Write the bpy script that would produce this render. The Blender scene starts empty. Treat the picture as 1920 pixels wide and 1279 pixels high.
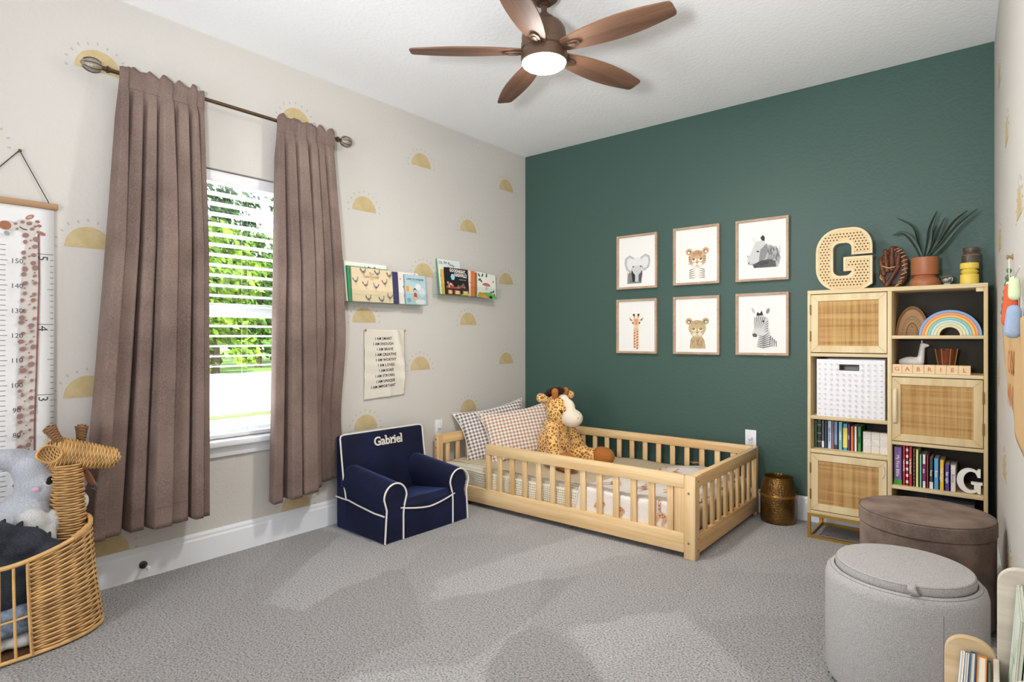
import bpy, bmesh, math, random
from math import sin, cos, pi, radians as R, sqrt
from mathutils import Matrix, Vector, noise
from mathutils.geometry import tessellate_polygon

scene = bpy.context.scene
COL = scene.collection

# ---------------------------------------------------------------- camera
YAW = R(39.34)
cam = bpy.data.cameras.new('camera')
cam.sensor_width = 36.0
cam.lens = 1098 / 1920 * 36
cam.shift_y = -6.5 / 1920
cam.clip_start = 0.05
cam_ob = bpy.data.objects.new('camera', cam)
cam_ob.location = (3.170, -4.052, 1.157)
cam_ob.rotation_euler = (pi / 2, 0, YAW)
COL.objects.link(cam_ob)
scene.camera = cam_ob

# ---------------------------------------------------------------- view, world, sun, area light
vs = scene.view_settings
vs.view_transform = 'Standard'
vs.look = 'None'
vs.gamma = 1.0
vs.use_curve_mapping = False
vs.exposure = 0.0

world = bpy.data.worlds.new('sky')
scene.world = world
world.use_nodes = True
wn = world.node_tree
wn.nodes['Background'].inputs['Color'].default_value = (0.86, 0.93, 1.0, 1)
wn.nodes['Background'].inputs['Strength'].default_value = 2.6

sun = bpy.data.lights.new('sun', 'SUN')
sun.energy = 8.0
sun.angle = R(1.0)
sun.color = (1.0, 0.96, 0.88)
sun_ob = bpy.data.objects.new('sun', sun)
sun_ob.rotation_euler = (0, R(38), R(-15))          # high sun from behind the house (+x)
COL.objects.link(sun_ob)

def area(name, loc, rot, sx, sy, power, col=(1, 1, 1)):
    l = bpy.data.lights.new(name, 'AREA')
    l.shape = 'RECTANGLE'
    l.size, l.size_y = sx, sy
    l.energy = power
    l.color = col
    o = bpy.data.objects.new(name, l)
    o.location = loc
    o.rotation_euler = rot
    COL.objects.link(o)
    return o
# fill added behind the camera; bedroom window daylight; an added spot brightening the ceiling
area('rear_fill_light', (1.55, -5.33, 1.15), (R(100), 0, 0), 0.9, 2.0, 36, (0.97, 0.98, 1.0))
fl = bpy.data.lights.new('ceiling_fill_spot', 'SPOT')
fl.energy = 320.0; fl.spot_size = R(118); fl.spot_blend = 1.0; fl.shadow_soft_size = 0.12; fl.color = (0.95, 0.98, 1.0)
fl_ob = bpy.data.objects.new('ceiling_fill_spot', fl)
fl_ob.location = (2.85, -4.3, 1.3)
fl_ob.rotation_euler = (Vector((1.95, -2.2, 2.74)) - Vector(fl_ob.location)).to_track_quat('-Z', 'Y').to_euler()
COL.objects.link(fl_ob)
area('window_light', (-0.45, -2.57, 1.25), (0, R(-108), 0), 1.3, 0.8, 34, (0.93, 0.97, 1.0))

# ---------------------------------------------------------------- colours and materials
def lin(c):
    c = c / 255.0
    return c / 12.92 if c <= 0.04045 else ((c + 0.055) / 1.055) ** 2.4
def rgb(r, g, b):
    return (lin(r), lin(g), lin(b), 1.0)

MATS = {}
def new_mat(name):
    m = bpy.data.materials.new(name)
    m.use_nodes = True
    nt = m.node_tree
    p = nt.nodes['Principled BSDF']
    return m, nt, p
def nd(nt, typ, **kw):
    n = nt.nodes.new(typ)
    for k, v in kw.items():
        if k in ('operation', 'blend_type', 'data_type', 'feature', 'distance', 'wave_type', 'bands_direction', 'noise_dimensions', 'voronoi_dimensions', 'attribute_name', 'wave_profile', 'rings_direction', 'use_clamp', 'layer_name'):
            setattr(n, k, v)
        else:
            n.inputs[k].default_value = v
    return n
def coords(nt, scale=(1, 1, 1), kind='Object', rot=(0, 0, 0), loc=(0, 0, 0)):
    tc = nt.nodes.new('ShaderNodeTexCoord')
    mp = nt.nodes.new('ShaderNodeMapping')
    mp.inputs['Scale'].default_value = scale
    mp.inputs['Rotation'].default_value = rot
    mp.inputs['Location'].default_value = loc
    nt.links.new(tc.outputs[kind], mp.inputs['Vector'])
    return mp.outputs[0]
def ramp(nt, fac, stops, interp='LINEAR'):
    r = nt.nodes.new('ShaderNodeValToRGB')
    r.color_ramp.interpolation = interp
    el = r.color_ramp.elements
    while len(el) < len(stops):
        el.new(0.5)
    for e, (p, c) in zip(el, stops):
        e.position = p
        e.color = c
    nt.links.new(fac, r.inputs[0])
    return r.outputs[0]
def bump(nt, p, height, strength=0.3, dist=0.01):
    b = nt.nodes.new('ShaderNodeBump')
    b.inputs['Strength'].default_value = strength
    b.inputs['Distance'].default_value = dist
    nt.links.new(height, b.inputs['Height'])
    nt.links.new(b.outputs[0], p.inputs['Normal'])
    return b

def plain(name, c, rough=0.6, metal=0.0, var=0.0, vscale=6, bmp=0.0, bscale=60, sheen=0.0, spec=0.5):
    """principled colour with a little noise in colour and relief"""
    if name in MATS: return MATS[name]
    m, nt, p = new_mat(name)
    c4 = rgb(*c)
    p.inputs['Base Color'].default_value = c4
    p.inputs['Roughness'].default_value = rough
    p.inputs['Metallic'].default_value = metal
    p.inputs['Specular IOR Level'].default_value = spec
    if sheen:
        p.inputs['Sheen Weight'].default_value = sheen
        p.inputs['Sheen Roughness'].default_value = 0.4
        p.inputs['Sheen Tint'].default_value = c4
    if var:
        v = coords(nt)
        n = nd(nt, 'ShaderNodeTexNoise', Scale=vscale, Detail=4.0)
        nt.links.new(v, n.inputs['Vector'])
        lo = tuple(x * (1 - var) for x in c4[:3]) + (1,)
        hi = tuple(min(1, x * (1 + var)) for x in c4[:3]) + (1,)
        nt.links.new(ramp(nt, n.outputs[0], [(0.3, lo), (0.7, hi)]), p.inputs['Base Color'])
    if bmp:
        v = coords(nt)
        n = nd(nt, 'ShaderNodeTexNoise', Scale=bscale, Detail=3.0)
        nt.links.new(v, n.inputs['Vector'])
        bump(nt, p, n.outputs[0], bmp, 0.01)
    MATS[name] = m
    return m

def wood(name, c1, c2, axis='X', fine=38, long=2.2, rough=0.5, bmp=0.08, knots=0.0):
    if name in MATS: return MATS[name]
    m, nt, p = new_mat(name)
    s = {'X': (long, fine, fine), 'Y': (fine, long, fine), 'Z': (fine, fine, long)}[axis]
    v = coords(nt, s)
    n = nd(nt, 'ShaderNodeTexNoise', Scale=1.0, Detail=6.0, Roughness=0.6, Distortion=0.6)
    nt.links.new(v, n.inputs['Vector'])
    s2 = {'X': (0.6, 9, 9), 'Y': (9, 0.6, 9), 'Z': (9, 9, 0.6)}[axis]
    v2 = coords(nt, s2)
    n2 = nd(nt, 'ShaderNodeTexNoise', Scale=1.0, Detail=2.0)
    nt.links.new(v2, n2.inputs['Vector'])
    mx = nd(nt, 'ShaderNodeMath', operation='ADD')
    nt.links.new(n.outputs[0], mx.inputs[0]); nt.links.new(n2.outputs[0], mx.inputs[1])
    hf = nd(nt, 'ShaderNodeMath', operation='MULTIPLY'); hf.inputs[1].default_value = 0.5
    nt.links.new(mx.outputs[0], hf.inputs[0])
    col = ramp(nt, hf.outputs[0], [(0.36, rgb(*c2)), (0.6, rgb(*c1))])
    if knots:
        vk = coords(nt, {'X': (2.2, 7, 7), 'Y': (7, 2.2, 7), 'Z': (7, 7, 2.2)}[axis])
        k = nd(nt, 'ShaderNodeTexVoronoi', Scale=1.0)
        nt.links.new(vk, k.inputs['Vector'])
        kc = ramp(nt, k.outputs['Distance'], [(0.0, (1, 1, 1, 1)), (knots, (0, 0, 0, 1))])
        mix = nd(nt, 'ShaderNodeMixRGB', blend_type='MIX')
        mix.inputs['Color2'].default_value = rgb(132, 78, 36)
        nt.links.new(kc, mix.inputs['Fac']); nt.links.new(col, mix.inputs['Color1'])
        col = mix.outputs[0]
    nt.links.new(col, p.inputs['Base Color'])
    p.inputs['Roughness'].default_value = rough
    bump(nt, p, n.outputs[0], bmp, 0.004)
    MATS[name] = m
    return m

def print_mat():
    """flat printed colour, read from the mesh's own colour attribute"""
    if 'print' in MATS: return MATS['print']
    m, nt, p = new_mat('print')
    a = nt.nodes.new('ShaderNodeAttribute'); a.attribute_name = 'Col'
    nt.links.new(a.outputs['Color'], p.inputs['Base Color'])
    p.inputs['Roughness'].default_value = 0.6
    MATS['print'] = m
    return m

# ---------------------------------------------------------------- objects
def props(o, label=None, cat=None, group=None, kind=None):
    if label: o['label'] = label
    if cat: o['category'] = cat
    if group: o['group'] = group
    if kind: o['kind'] = kind
    return o
def frame(o, ex, ey):
    ex, ey = Vector(ex).normalized(), Vector(ey).normalized()
    ez = ex.cross(ey)
    m = Matrix((ex, ey, ez)).transposed().to_4x4()
    m.translation = Vector(o)
    return m
def on_left(y, z, x=0.0):   # local u -> +y, v -> +z, w -> into the room
    return frame((x, y, z), (0, 1, 0), (0, 0, 1))
def on_back(x, z, y=0.0):
    return frame((x, y, z), (1, 0, 0), (0, 0, 1))
RW_K = 0.0335
def rw_x(y): return 3.18 - RW_K * y
def on_right(y, z, w=0.0):
    n = Vector((-1, -RW_K, 0)).normalized()
    return frame(Vector((rw_x(y), y, z)) + n * w, (RW_K, -1, 0), (0, 0, 1))
def at(x, y, z=0.0, rz=0.0):
    return Matrix.Translation((x, y, z)) @ Matrix.Rotation(rz, 4, 'Z')

def thing(name, label, cat, M, group=None):
    o = bpy.data.objects.new(name, None)
    o.empty_display_size = 0.05
    COL.objects.link(o)
    o.matrix_world = M
    return props(o, label, cat, group)
def copy_tree(o, M=None, label=None, parent=None):
    c = o.copy(); COL.objects.link(c)
    if parent is not None: c.parent = parent
    if M is not None: c.matrix_world = M
    if label: c['label'] = label
    for ch in list(o.children): copy_tree(ch, parent=c)
    return c

class B:
    """mesh builder"""
    def __init__(self): self.bm = bmesh.new()
    def _tag(self, before, M):
        vs_ = [v for v in self.bm.verts if v.index == -1 or v not in before]
        return vs_
    def box(self, x0, x1, y0, y1, z0, z1, bev=0.0, seg=2, M=None):
        t = bmesh.new()
        v = [t.verts.new((x, y, z)) for z in (z0, z1) for y in (y0, y1) for x in (x0, x1)]
        for f in ((0, 2, 3, 1), (4, 5, 7, 6), (0, 1, 5, 4), (2, 6, 7, 3), (0, 4, 6, 2), (1, 3, 7, 5)):
            t.faces.new([v[i] for i in f])
        if bev > 0:
            bmesh.ops.bevel(t, geom=list(t.edges), offset=bev, segments=seg, profile=0.5, affect='EDGES')
        return self.add(t, M)
    def add(self, t, M=None):
        if M is not None: t.transform(M)
        me = bpy.data.meshes.new('tmp')
        t.to_mesh(me); t.free()
        self.bm.from_mesh(me)
        bpy.data.meshes.remove(me)
        return self
    def lathe(self, prof, seg=32, M=None, cap=True):
        t = bmesh.new()
        rings = []
        for r, z in prof:
            if r <= 1e-6: rings.append([t.verts.new((0, 0, z))])
            else: rings.append([t.verts.new((r * cos(2 * pi * i / seg), r * sin(2 * pi * i / seg), z)) for i in range(seg)])
        for a, b in zip(rings, rings[1:]):
            for i in range(seg):
                j = (i + 1) % seg
                if len(a) == 1 and len(b) == 1: continue
                if len(a) == 1: t.faces.new((a[0], b[j], b[i]))
                elif len(b) == 1: t.faces.new((a[i], a[j], b[0]))
                else: t.faces.new((a[i], a[j], b[j], b[i]))
        if cap:
            if len(rings[0]) > 1: t.faces.new(rings[0][::-1])
            if len(rings[-1]) > 1: t.faces.new(rings[-1])
        bmesh.ops.recalc_face_normals(t, faces=t.faces)
        return self.add(t, M)
    def tube(self, pts, r, seg=8, closed=False, M=None, up=None):
        pts = [Vector(p) for p in pts]
        n = len(pts)
        rs = r if isinstance(r, (list, tuple)) else [r] * n
        t = bmesh.new()
        rings = []
        prev = None
        for i, p in enumerate(pts):
            if closed: d = pts[(i + 1) % n] - pts[i - 1]
            else: d = pts[min(i + 1, n - 1)] - pts[max(i - 1, 0)]
            if d.length < 1e-9: d = Vector((0, 0, 1))
            d.normalize()
            if prev is None:
                a = Vector(up) if up else (Vector((0, 0, 1)) if abs(d.z) < 0.9 else Vector((1, 0, 0)))
                s = d.cross(a).normalized()
            else:
                s = (prev - d * prev.dot(d))
                if s.length < 1e-6: s = d.orthogonal()
                s.normalize()
            prev = s
            b = d.cross(s)
            rings.append([t.verts.new(p + (s * cos(2 * pi * k / seg) + b * sin(2 * pi * k / seg)) * rs[i]) for k in range(seg)])
        m = n if closed else n - 1
        for i in range(m):
            a, b2 = rings[i], rings[(i + 1) % n]
            for k in range(seg):
                t.faces.new((a[k], a[(k + 1) % seg], b2[(k + 1) % seg], b2[k]))
        if not closed:
            t.faces.new(rings[0][::-1]); t.faces.new(rings[-1])
        bmesh.ops.recalc_face_normals(t, faces=t.faces)
        return self.add(t, M)
    def grid(self, f, nu, nv, M=None, closed_u=False):
        t = bmesh.new()
        g = [[t.verts.new(f(i / nu, j / nv)) for i in range(nu + (0 if closed_u else 1))] for j in range(nv + 1)]
        for j in range(nv):
            for i in range(nu):
                k = (i + 1) % nu if closed_u else i + 1
                t.faces.new((g[j][i], g[j][k], g[j + 1][k], g[j + 1][i]))
        return self.add(t, M)
    def prism(self, polys, z0, z1, M=None, bev=0.0):
        """polys: outer outline followed by holes, in xy; extruded z0..z1"""
        t = bmesh.new()
        if isinstance(polys[0][0], (int, float)): polys = [polys]
        flat = [Vector((p[0], p[1], 0)) for q in polys for p in q]
        tri = tessellate_polygon([[Vector((p[0], p[1], 0)) for p in q] for q in polys])
        lo = [t.verts.new((p.x, p.y, z0)) for p in flat]
        hi = [t.verts.new((p.x, p.y, z1)) for p in flat]
        for a in tri:
            try:
                t.faces.new([hi[i] for i in a]); t.faces.new([lo[i] for i in a[::-1]])
            except ValueError: pass
        k = 0
        for q in polys:
            n = len(q)
            for i in range(n):
                a, b = k + i, k + (i + 1) % n
                try: t.faces.new((lo[a], lo[b], hi[b], hi[a]))
                except ValueError: pass
            k += n
        bmesh.ops.recalc_face_normals(t, faces=t.faces)
        bmesh.ops.dissolve_limit(t, angle_limit=0.01, verts=t.verts, edges=t.edges)
        if bev > 0:
            es = [e for e in t.edges if len(e.link_faces) == 2 and e.calc_face_angle(0) > 1.2 and abs(e.verts[0].co.z - e.verts[1].co.z) < 1e-6]
            bmesh.ops.bevel(t, geom=es, offset=bev, segments=2, profile=0.5, affect='EDGES')
        return self.add(t, M)
    def ell(self, c, r, rot=None, u=20, v=12):
        t = bmesh.new()
        bmesh.ops.create_uvsphere(t, u_segments=u, v_segments=v, radius=1.0)
        M = Matrix.Translation(c) @ (rot.to_matrix().to_4x4() if rot is not None else Matrix()) @ Matrix.Diagonal((r[0], r[1], r[2], 1))
        return self.add(t, M)
    def text(self, s, size, ext=0.001, M=None, align='CENTER', off=0.0, squeeze=1.0, res=3, shear=0.0, space=1.0):
        cu = bpy.data.curves.new('txt', 'FONT')
        cu.body = s; cu.size = size; cu.extrude = ext; cu.align_x = align; cu.offset = off
        cu.resolution_u = res; cu.shear = shear; cu.space_character = space
        ob = bpy.data.objects.new('txt', cu)
        me = bpy.data.meshes.new_from_object(ob)
        t = bmesh.new(); t.from_mesh(me)
        bpy.data.objects.remove(ob); bpy.data.curves.remove(cu); bpy.data.meshes.remove(me)
        t.transform(Matrix.Diagonal((squeeze, 1, 1, 1)))
        return self.add(t, M)
    def mesh(self, name, smooth=True, angle=35):
        me = bpy.data.meshes.new(name)
        self.bm.to_mesh(me); self.bm.free()
        if smooth:
            me.polygons.foreach_set('use_smooth', [True] * len(me.polygons))
            me.set_sharp_from_angle(angle=R(angle))
        return me
    def part(self, name, mat, parent=None, label=None, smooth=True, angle=35, M=None, kind=None):
        me = self.mesh(name, smooth, angle)
        me.materials.append(mat)
        o = bpy.data.objects.new(name, me)
        COL.objects.link(o)
        if parent is not None: o.parent = parent
        elif M is not None: o.matrix_world = M
        return props(o, label=label, kind=kind)

def solidify(o, t, off=0.0):
    m = o.modifiers.new('thickness', 'SOLIDIFY'); m.thickness = t; m.offset = off
    return o
def subsurf(o, l=1):
    m = o.modifiers.new('smooth', 'SUBSURF'); m.levels = l; m.render_levels = l
    return o
def struct(name, b, mat, parent=None, smooth=False):
    o = b.part(name, mat, parent, smooth=smooth)
    if parent is None: o['kind'] = 'structure'
    return o

def blob(parts, voxel=0.012, smooth=6, strength=None):
    """one continuous soft surface from ellipsoids (c, r, rot) and capsules (p, q, r0, r1)"""
    b = B()
    for s in parts:
        if len(s) == 4 and not isinstance(s[2], (tuple, list)):
            p, q = Vector(s[0]), Vector(s[1])
            n = 6
            for i in range(n + 1):
                f = i / n
                r = s[2] * (1 - f) + s[3] * f
                b.ell(p.lerp(q, f), (r, r, r), u=14, v=9)
        else:
            b.ell(s[0], s[1], s[2] if len(s) > 2 else None)
    me = b.mesh('blob_tmp')
    o = bpy.data.objects.new('blob_tmp', me); COL.objects.link(o)
    m = o.modifiers.new('r', 'REMESH'); m.mode = 'VOXEL'; m.voxel_size = voxel
    m2 = o.modifiers.new('s', 'SMOOTH'); m2.factor = 0.5; m2.iterations = smooth
    dg = bpy.context.evaluated_depsgraph_get()
    out = bpy.data.meshes.new_from_object(o.evaluated_get(dg), depsgraph=dg)
    bpy.data.objects.remove(o); bpy.data.meshes.remove(me)
    r = B(); r.bm.from_mesh(out); bpy.data.meshes.remove(out)
    return r

class Flat:
    """flat print: coloured polygons laid over each other in the uv plane, one mesh with a colour attribute"""
    def __init__(self, w=0.0, step=0.00012):
        self.v, self.f, self.c, self.w, self.step = [], [], [], w, step
    def poly(self, pts, c):
        self.w += self.step
        n = len(self.v)
        tri = tessellate_polygon([[Vector((p[0], p[1], 0)) for p in pts]])
        self.v += [(p[0], p[1], self.w) for p in pts]
        for t in tri:
            a = [Vector((pts[i][0], pts[i][1], 0)) for i in t]
            t = t if (a[1] - a[0]).cross(a[2] - a[0]).z > 0 else t[::-1]
            self.f.append([n + i for i in t]); self.c.append(rgb(*c))
        return self
    def ell(self, x, y, rx, ry, c, a=0.0, n=18, a0=0, a1=360):
        ca, sa = cos(R(a)), sin(R(a))
        full = (a1 - a0) >= 360
        m = n if full else n + 1
        p = []
        for i in range(m):
            t = R(a0 + (a1 - a0) * i / n)
            u, v = rx * cos(t), ry * sin(t)
            p.append((x + u * ca - v * sa, y + u * sa + v * ca))
        return self.poly(p, c)
    def rect(self, x0, x1, y0, y1, c): return self.poly([(x0, y0), (x1, y0), (x1, y1), (x0, y1)], c)
    def line(self, pts, wd, c):
        L, Rr = [], []
        n = len(pts)
        for i, p in enumerate(pts):
            a, b = Vector(pts[max(i - 1, 0)]), Vector(pts[min(i + 1, n - 1)])
            d = (b - a); d = d.normalized() if d.length else Vector((1, 0))
            nn = Vector((-d.y, d.x)) * ((wd[i] if isinstance(wd, (list, tuple)) else wd) / 2)
            L.append((p[0] + nn.x, p[1] + nn.y)); Rr.append((p[0] - nn.x, p[1] - nn.y))
        for i in range(n - 1):
            self.poly([L[i], Rr[i], Rr[i + 1], L[i + 1]], c)
            self.w -= self.step
        self.w += self.step
        return self
    def text(self, s, size, x, y, c, align='CENTER', off=0.0, squeeze=1.0, rot=0.0, shear=0.0):
        self.w += self.step
        b = B(); b.text(s, size, 0, Matrix.Translation((x, y, self.w)) @ Matrix.Rotation(R(rot), 4, 'Z'), align, off, squeeze, 2, shear)
        b.bm.verts.index_update()
        n = len(self.v)
        self.v += [tuple(v.co) for v in b.bm.verts]
        for f in b.bm.faces:
            self.f.append([n + v.index for v in f.verts]); self.c.append(rgb(*c))
        b.bm.free()
        return self
    def part(self, name, parent, label=None, M=None):
        me = bpy.data.meshes.new(name)
        me.from_pydata(self.v, [], self.f)
        at_ = me.color_attributes.new('Col', 'FLOAT_COLOR', 'CORNER')
        arr = []
        for f, c in zip(self.f, self.c): arr += list(c) * len(f)
        at_.data.foreach_set('color', arr)
        me.materials.append(print_mat())
        o = bpy.data.objects.new(name, me)
        COL.objects.link(o); o.parent = parent
        if M is not None: o.matrix_local = M
        return props(o, label=label)
def rounded(x0, x1, y0, y1, r, n=6):
    p = []
    for cx, cy, a in ((x1 - r, y1 - r, 0), (x0 + r, y1 - r, 90), (x0 + r, y0 + r, 180), (x1 - r, y0 + r, 270)):
        for i in range(n + 1):
            t = R(a + 90 * i / n)
            p.append((cx + r * cos(t), cy + r * sin(t)))
    return p
# ================================================================ materials of the room
def wall_mat(name, c, bs=0.12):
    m, nt, p = new_mat(name)
    p.inputs['Base Color'].default_value = rgb(*c)
    p.inputs['Roughness'].default_value = 0.75
    p.inputs['Specular IOR Level'].default_value = 0.25
    v = coords(nt)
    n = nd(nt, 'ShaderNodeTexNoise', Scale=45.0, Detail=3.0, Roughness=0.55)
    nt.links.new(v, n.inputs['Vector'])
    bump(nt, p, ramp(nt, n.outputs[0], [(0.42, (0, 0, 0, 1)), (0.62, (1, 1, 1, 1))]), bs, 0.004)
    return m
M_CREAM = wall_mat('cream_wall_paint', (208, 203, 196))
M_GREEN = wall_mat('deep_green_wall_paint', (58, 86, 78), 0.1)
_p = M_GREEN.node_tree.nodes['Principled BSDF']; _p.inputs['Roughness'].default_value = 0.5; _p.inputs['Specular IOR Level'].default_value = 0.5
M_CEIL = wall_mat('knockdown_ceiling', (248, 249, 251), 0.14)
M_TRIM = plain('white_trim', (232, 234, 238), 0.4)

def carpet_mat():
    m, nt, p = new_mat('grey_cut_pile_carpet')
    v = coords(nt)
    # tufts
    n = nd(nt, 'ShaderNodeTexNoise', Scale=130.0, Detail=5.0, Roughness=0.75)
    nt.links.new(v, n.inputs['Vector'])
    n2 = nd(nt, 'ShaderNodeTexVoronoi', Scale=120.0)
    nt.links.new(v, n2.inputs['Vector'])
    speck = ramp(nt, n.outputs[0], [(0.36, rgb(96, 93, 92)), (0.47, rgb(186, 184, 183)), (0.62, rgb(222, 220, 219))])
    # nap of the pile: wedge-shaped strokes brushed from a few standing points
    w = nd(nt, 'ShaderNodeTexNoise', Scale=5.0, Detail=3.0)
    nt.links.new(v, w.inputs['Vector'])
    tot = None
    for (ox, oy), ka, kr, wt in (((2.5, -4.7), 5.2, 1.05, 0.6), ((0.9, -5.6), 8.0, 0.8, 0.4)):
        vv = coords(nt, loc=(-ox, -oy, 0))
        sp = nt.nodes.new('ShaderNodeSeparateXYZ'); nt.links.new(vv, sp.inputs[0])
        an = nd(nt, 'ShaderNodeMath', operation='ARCTAN2'); nt.links.new(sp.outputs[1], an.inputs[0]); nt.links.new(sp.outputs[0], an.inputs[1])
        am = nd(nt, 'ShaderNodeMath', operation='MULTIPLY_ADD'); am.inputs[1].default_value = ka; nt.links.new(an.outputs[0], am.inputs[0])
        nz = nd(nt, 'ShaderNodeMath', operation='MULTIPLY'); nz.inputs[1].default_value = 0.16; nt.links.new(w.outputs[0], nz.inputs[0]); nt.links.new(nz.outputs[0], am.inputs[2])
        ln = nd(nt, 'ShaderNodeVectorMath', operation='LENGTH'); nt.links.new(vv, ln.inputs[0])
        lm = nd(nt, 'ShaderNodeMath', operation='MULTIPLY_ADD'); lm.inputs[1].default_value = kr; nt.links.new(ln.outputs['Value'], lm.inputs[0])
        nz2 = nd(nt, 'ShaderNodeMath', operation='MULTIPLY'); nz2.inputs[1].default_value = 0.2; nt.links.new(w.outputs[0], nz2.inputs[0]); nt.links.new(nz2.outputs[0], lm.inputs[2])
        cb = nt.nodes.new('ShaderNodeCombineXYZ'); nt.links.new(am.outputs[0], cb.inputs[0]); nt.links.new(lm.outputs[0], cb.inputs[1])
        c = nd(nt, 'ShaderNodeTexVoronoi', feature='SMOOTH_F1', voronoi_dimensions='2D', Scale=1.0, Smoothness=0.1)
        nt.links.new(cb.outputs[0], c.inputs['Vector'])
        s = nt.nodes.new('ShaderNodeSeparateColor'); nt.links.new(c.outputs['Color'], s.inputs[0])
        m1 = nd(nt, 'ShaderNodeMath', operation='MULTIPLY'); m1.inputs[1].default_value = wt; nt.links.new(s.outputs[0], m1.inputs[0])
        if tot is None: tot = m1.outputs[0]
        else:
            a = nd(nt, 'ShaderNodeMath', operation='ADD'); nt.links.new(tot, a.inputs[0]); nt.links.new(m1.outputs[0], a.inputs[1]); tot = a.outputs[0]
    class hf: outputs = [tot]
    nap = ramp(nt, hf.outputs[0], [(0.22, (0.74, 0.73, 0.72, 1)), (0.48, (0.86, 0.855, 0.85, 1)), (0.74, (1.0, 1.0, 1.0, 1))])
    mix = nd(nt, 'ShaderNodeMixRGB', blend_type='MULTIPLY'); mix.inputs['Fac'].default_value = 1.0
    nt.links.new(speck, mix.inputs['Color1']); nt.links.new(nap, mix.inputs['Color2'])
    nt.links.new(mix.outputs[0], p.inputs['Base Color'])
    p.inputs['Roughness'].default_value = 0.95
    p.inputs['Specular IOR Level'].default_value = 0.1
    ad = nd(nt, 'ShaderNodeMath', operation='SUBTRACT')
    nt.links.new(n.outputs[0], ad.inputs[0]); nt.links.new(n2.outputs['Distance'], ad.inputs[1])
    bump(nt, p, ad.outputs[0], 0.9, 0.008)
    return m
M_CARPET = carpet_mat()

# ================================================================ room shell
YF = -5.2
b = B(); b.box(0, rw_x(YF), YF, 0, -0.1, 0); struct('floor', b, M_CARPET)
b = B(); b.box(-0.2, 3.6, YF - 0.2, 0.2, 2.74, 2.86); struct('ceiling', b, M_CEIL)
WY0, WY1, WZ0, WZ1 = -3.02, -2.12, 0.61, 2.05
b = B()
b.box(-0.16, 0, YF, WY0, 0, 2.74); b.box(-0.16, 0, WY1, 0, 0, 2.74)
b.box(-0.16, 0, WY0, WY1, 0, WZ0); b.box(-0.16, 0, WY0, WY1, WZ1, 2.74)
struct('wall_left', b, M_CREAM)
b = B(); b.box(-0.16, 3.4, 0, 0.14, 0, 2.74); struct('wall_back', b, M_GREEN)
b = B(); b.prism([(rw_x(0), 0), (rw_x(YF), YF), (rw_x(YF) + 0.12, YF), (rw_x(0) + 0.12, 0)], 0, 2.74); struct('wall_right', b, M_CREAM)
b = B(); b.box(-0.16, 1.1, YF - 0.12, YF, 0, 2.74); b.box(2.0, 3.55, YF - 0.12, YF, 0, 2.74); b.box(1.1, 2.0, YF - 0.12, YF, 2.08, 2.74)  # opening added to let fill light in from behind the camera
struct('wall_front', b, M_CREAM)

def baseboard(name, L, M):
    b = B()
    prof = [(0, 0), (0.016, 0), (0.016, 0.115), (0.011, 0.125), (0.011, 0.136), (0.004, 0.15), (0, 0.15)]
    b.prism(prof, 0, L, M)
    o = struct(name, b, M_TRIM)
    return o
# profile x -> out of wall, y -> up, extruded along the wall
baseboard('baseboard_left', -YF, frame((0.0, 0, 0), (1, 0, 0), (0, 0, 1)))            # z-> -y
baseboard('baseboard_back', 3.18, frame((0, 0, 0), (0, -1, 0), (0, 0, 1)) @ Matrix.Diagonal((1, 1, -1, 1)))
baseboard('baseboard_right', 5.1, frame((rw_x(0), -0.016, 0), (-1, -RW_K, 0), (0, 0, 1)) @ Matrix.Diagonal((1, 1, -1, 1)))

# ================================================================ window
win = thing('window_1', None, None, Matrix.Identity(4))
win['kind'] = 'structure'
M_VINYL = plain('white_vinyl', (236, 238, 242), 0.35)
def facing_fac(nt, lo, hi):
    """reflection share of a thin clear sheet, the same from both of its sides"""
    lw = nt.nodes.new('ShaderNodeLayerWeight'); lw.inputs['Blend'].default_value = 0.5
    pw = nd(nt, 'ShaderNodeMath', operation='POWER'); pw.inputs[1].default_value = 5.0
    nt.links.new(lw.outputs['Facing'], pw.inputs[0])
    ma = nd(nt, 'ShaderNodeMath', operation='MULTIPLY_ADD'); ma.inputs[1].default_value = hi; ma.inputs[2].default_value = lo
    nt.links.new(pw.outputs[0], ma.inputs[0])
    return ma.outputs[0]
def glass_mat():
    m = bpy.data.materials.new('window_glass'); m.use_nodes = True
    nt = m.node_tree; nt.nodes.clear()
    o = nt.nodes.new('ShaderNodeOutputMaterial')
    t = nt.nodes.new('ShaderNodeBsdfTransparent'); g = nt.nodes.new('ShaderNodeBsdfGlossy')
    g.inputs['Roughness'].default_value = 0.02
    t.inputs['Color'].default_value = (0.96, 0.98, 0.97, 1)
    f = facing_fac(nt, 0.03, 0.35)
    mx = nt.nodes.new('ShaderNodeMixShader')
    nt.links.new(f, mx.inputs[0]); nt.links.new(t.outputs[0], mx.inputs[1]); nt.links.new(g.outputs[0], mx.inputs[2])
    nt.links.new(mx.outputs[0], o.inputs[0])
    return m
M_GLASS = glass_mat()
b = B()
b.box(-0.15, -0.10, WY0, WY0 + 0.045, WZ0, WZ1); b.box(-0.15, -0.10, WY1 - 0.045, WY1, WZ0, WZ1)
b.box(-0.15, -0.10, WY0, WY1, WZ0, WZ0 + 0.045); b.box(-0.15, -0.10, WY0, WY1, WZ1 - 0.045, WZ1)
b.part('window_frame', M_VINYL, win, smooth=False)
b = B(); b.box(-0.145, -0.10, WY0 + 0.04, WY1 - 0.04, 1.275, 1.345, 0.004); b.part('meeting_rail', M_VINYL, win)
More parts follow.
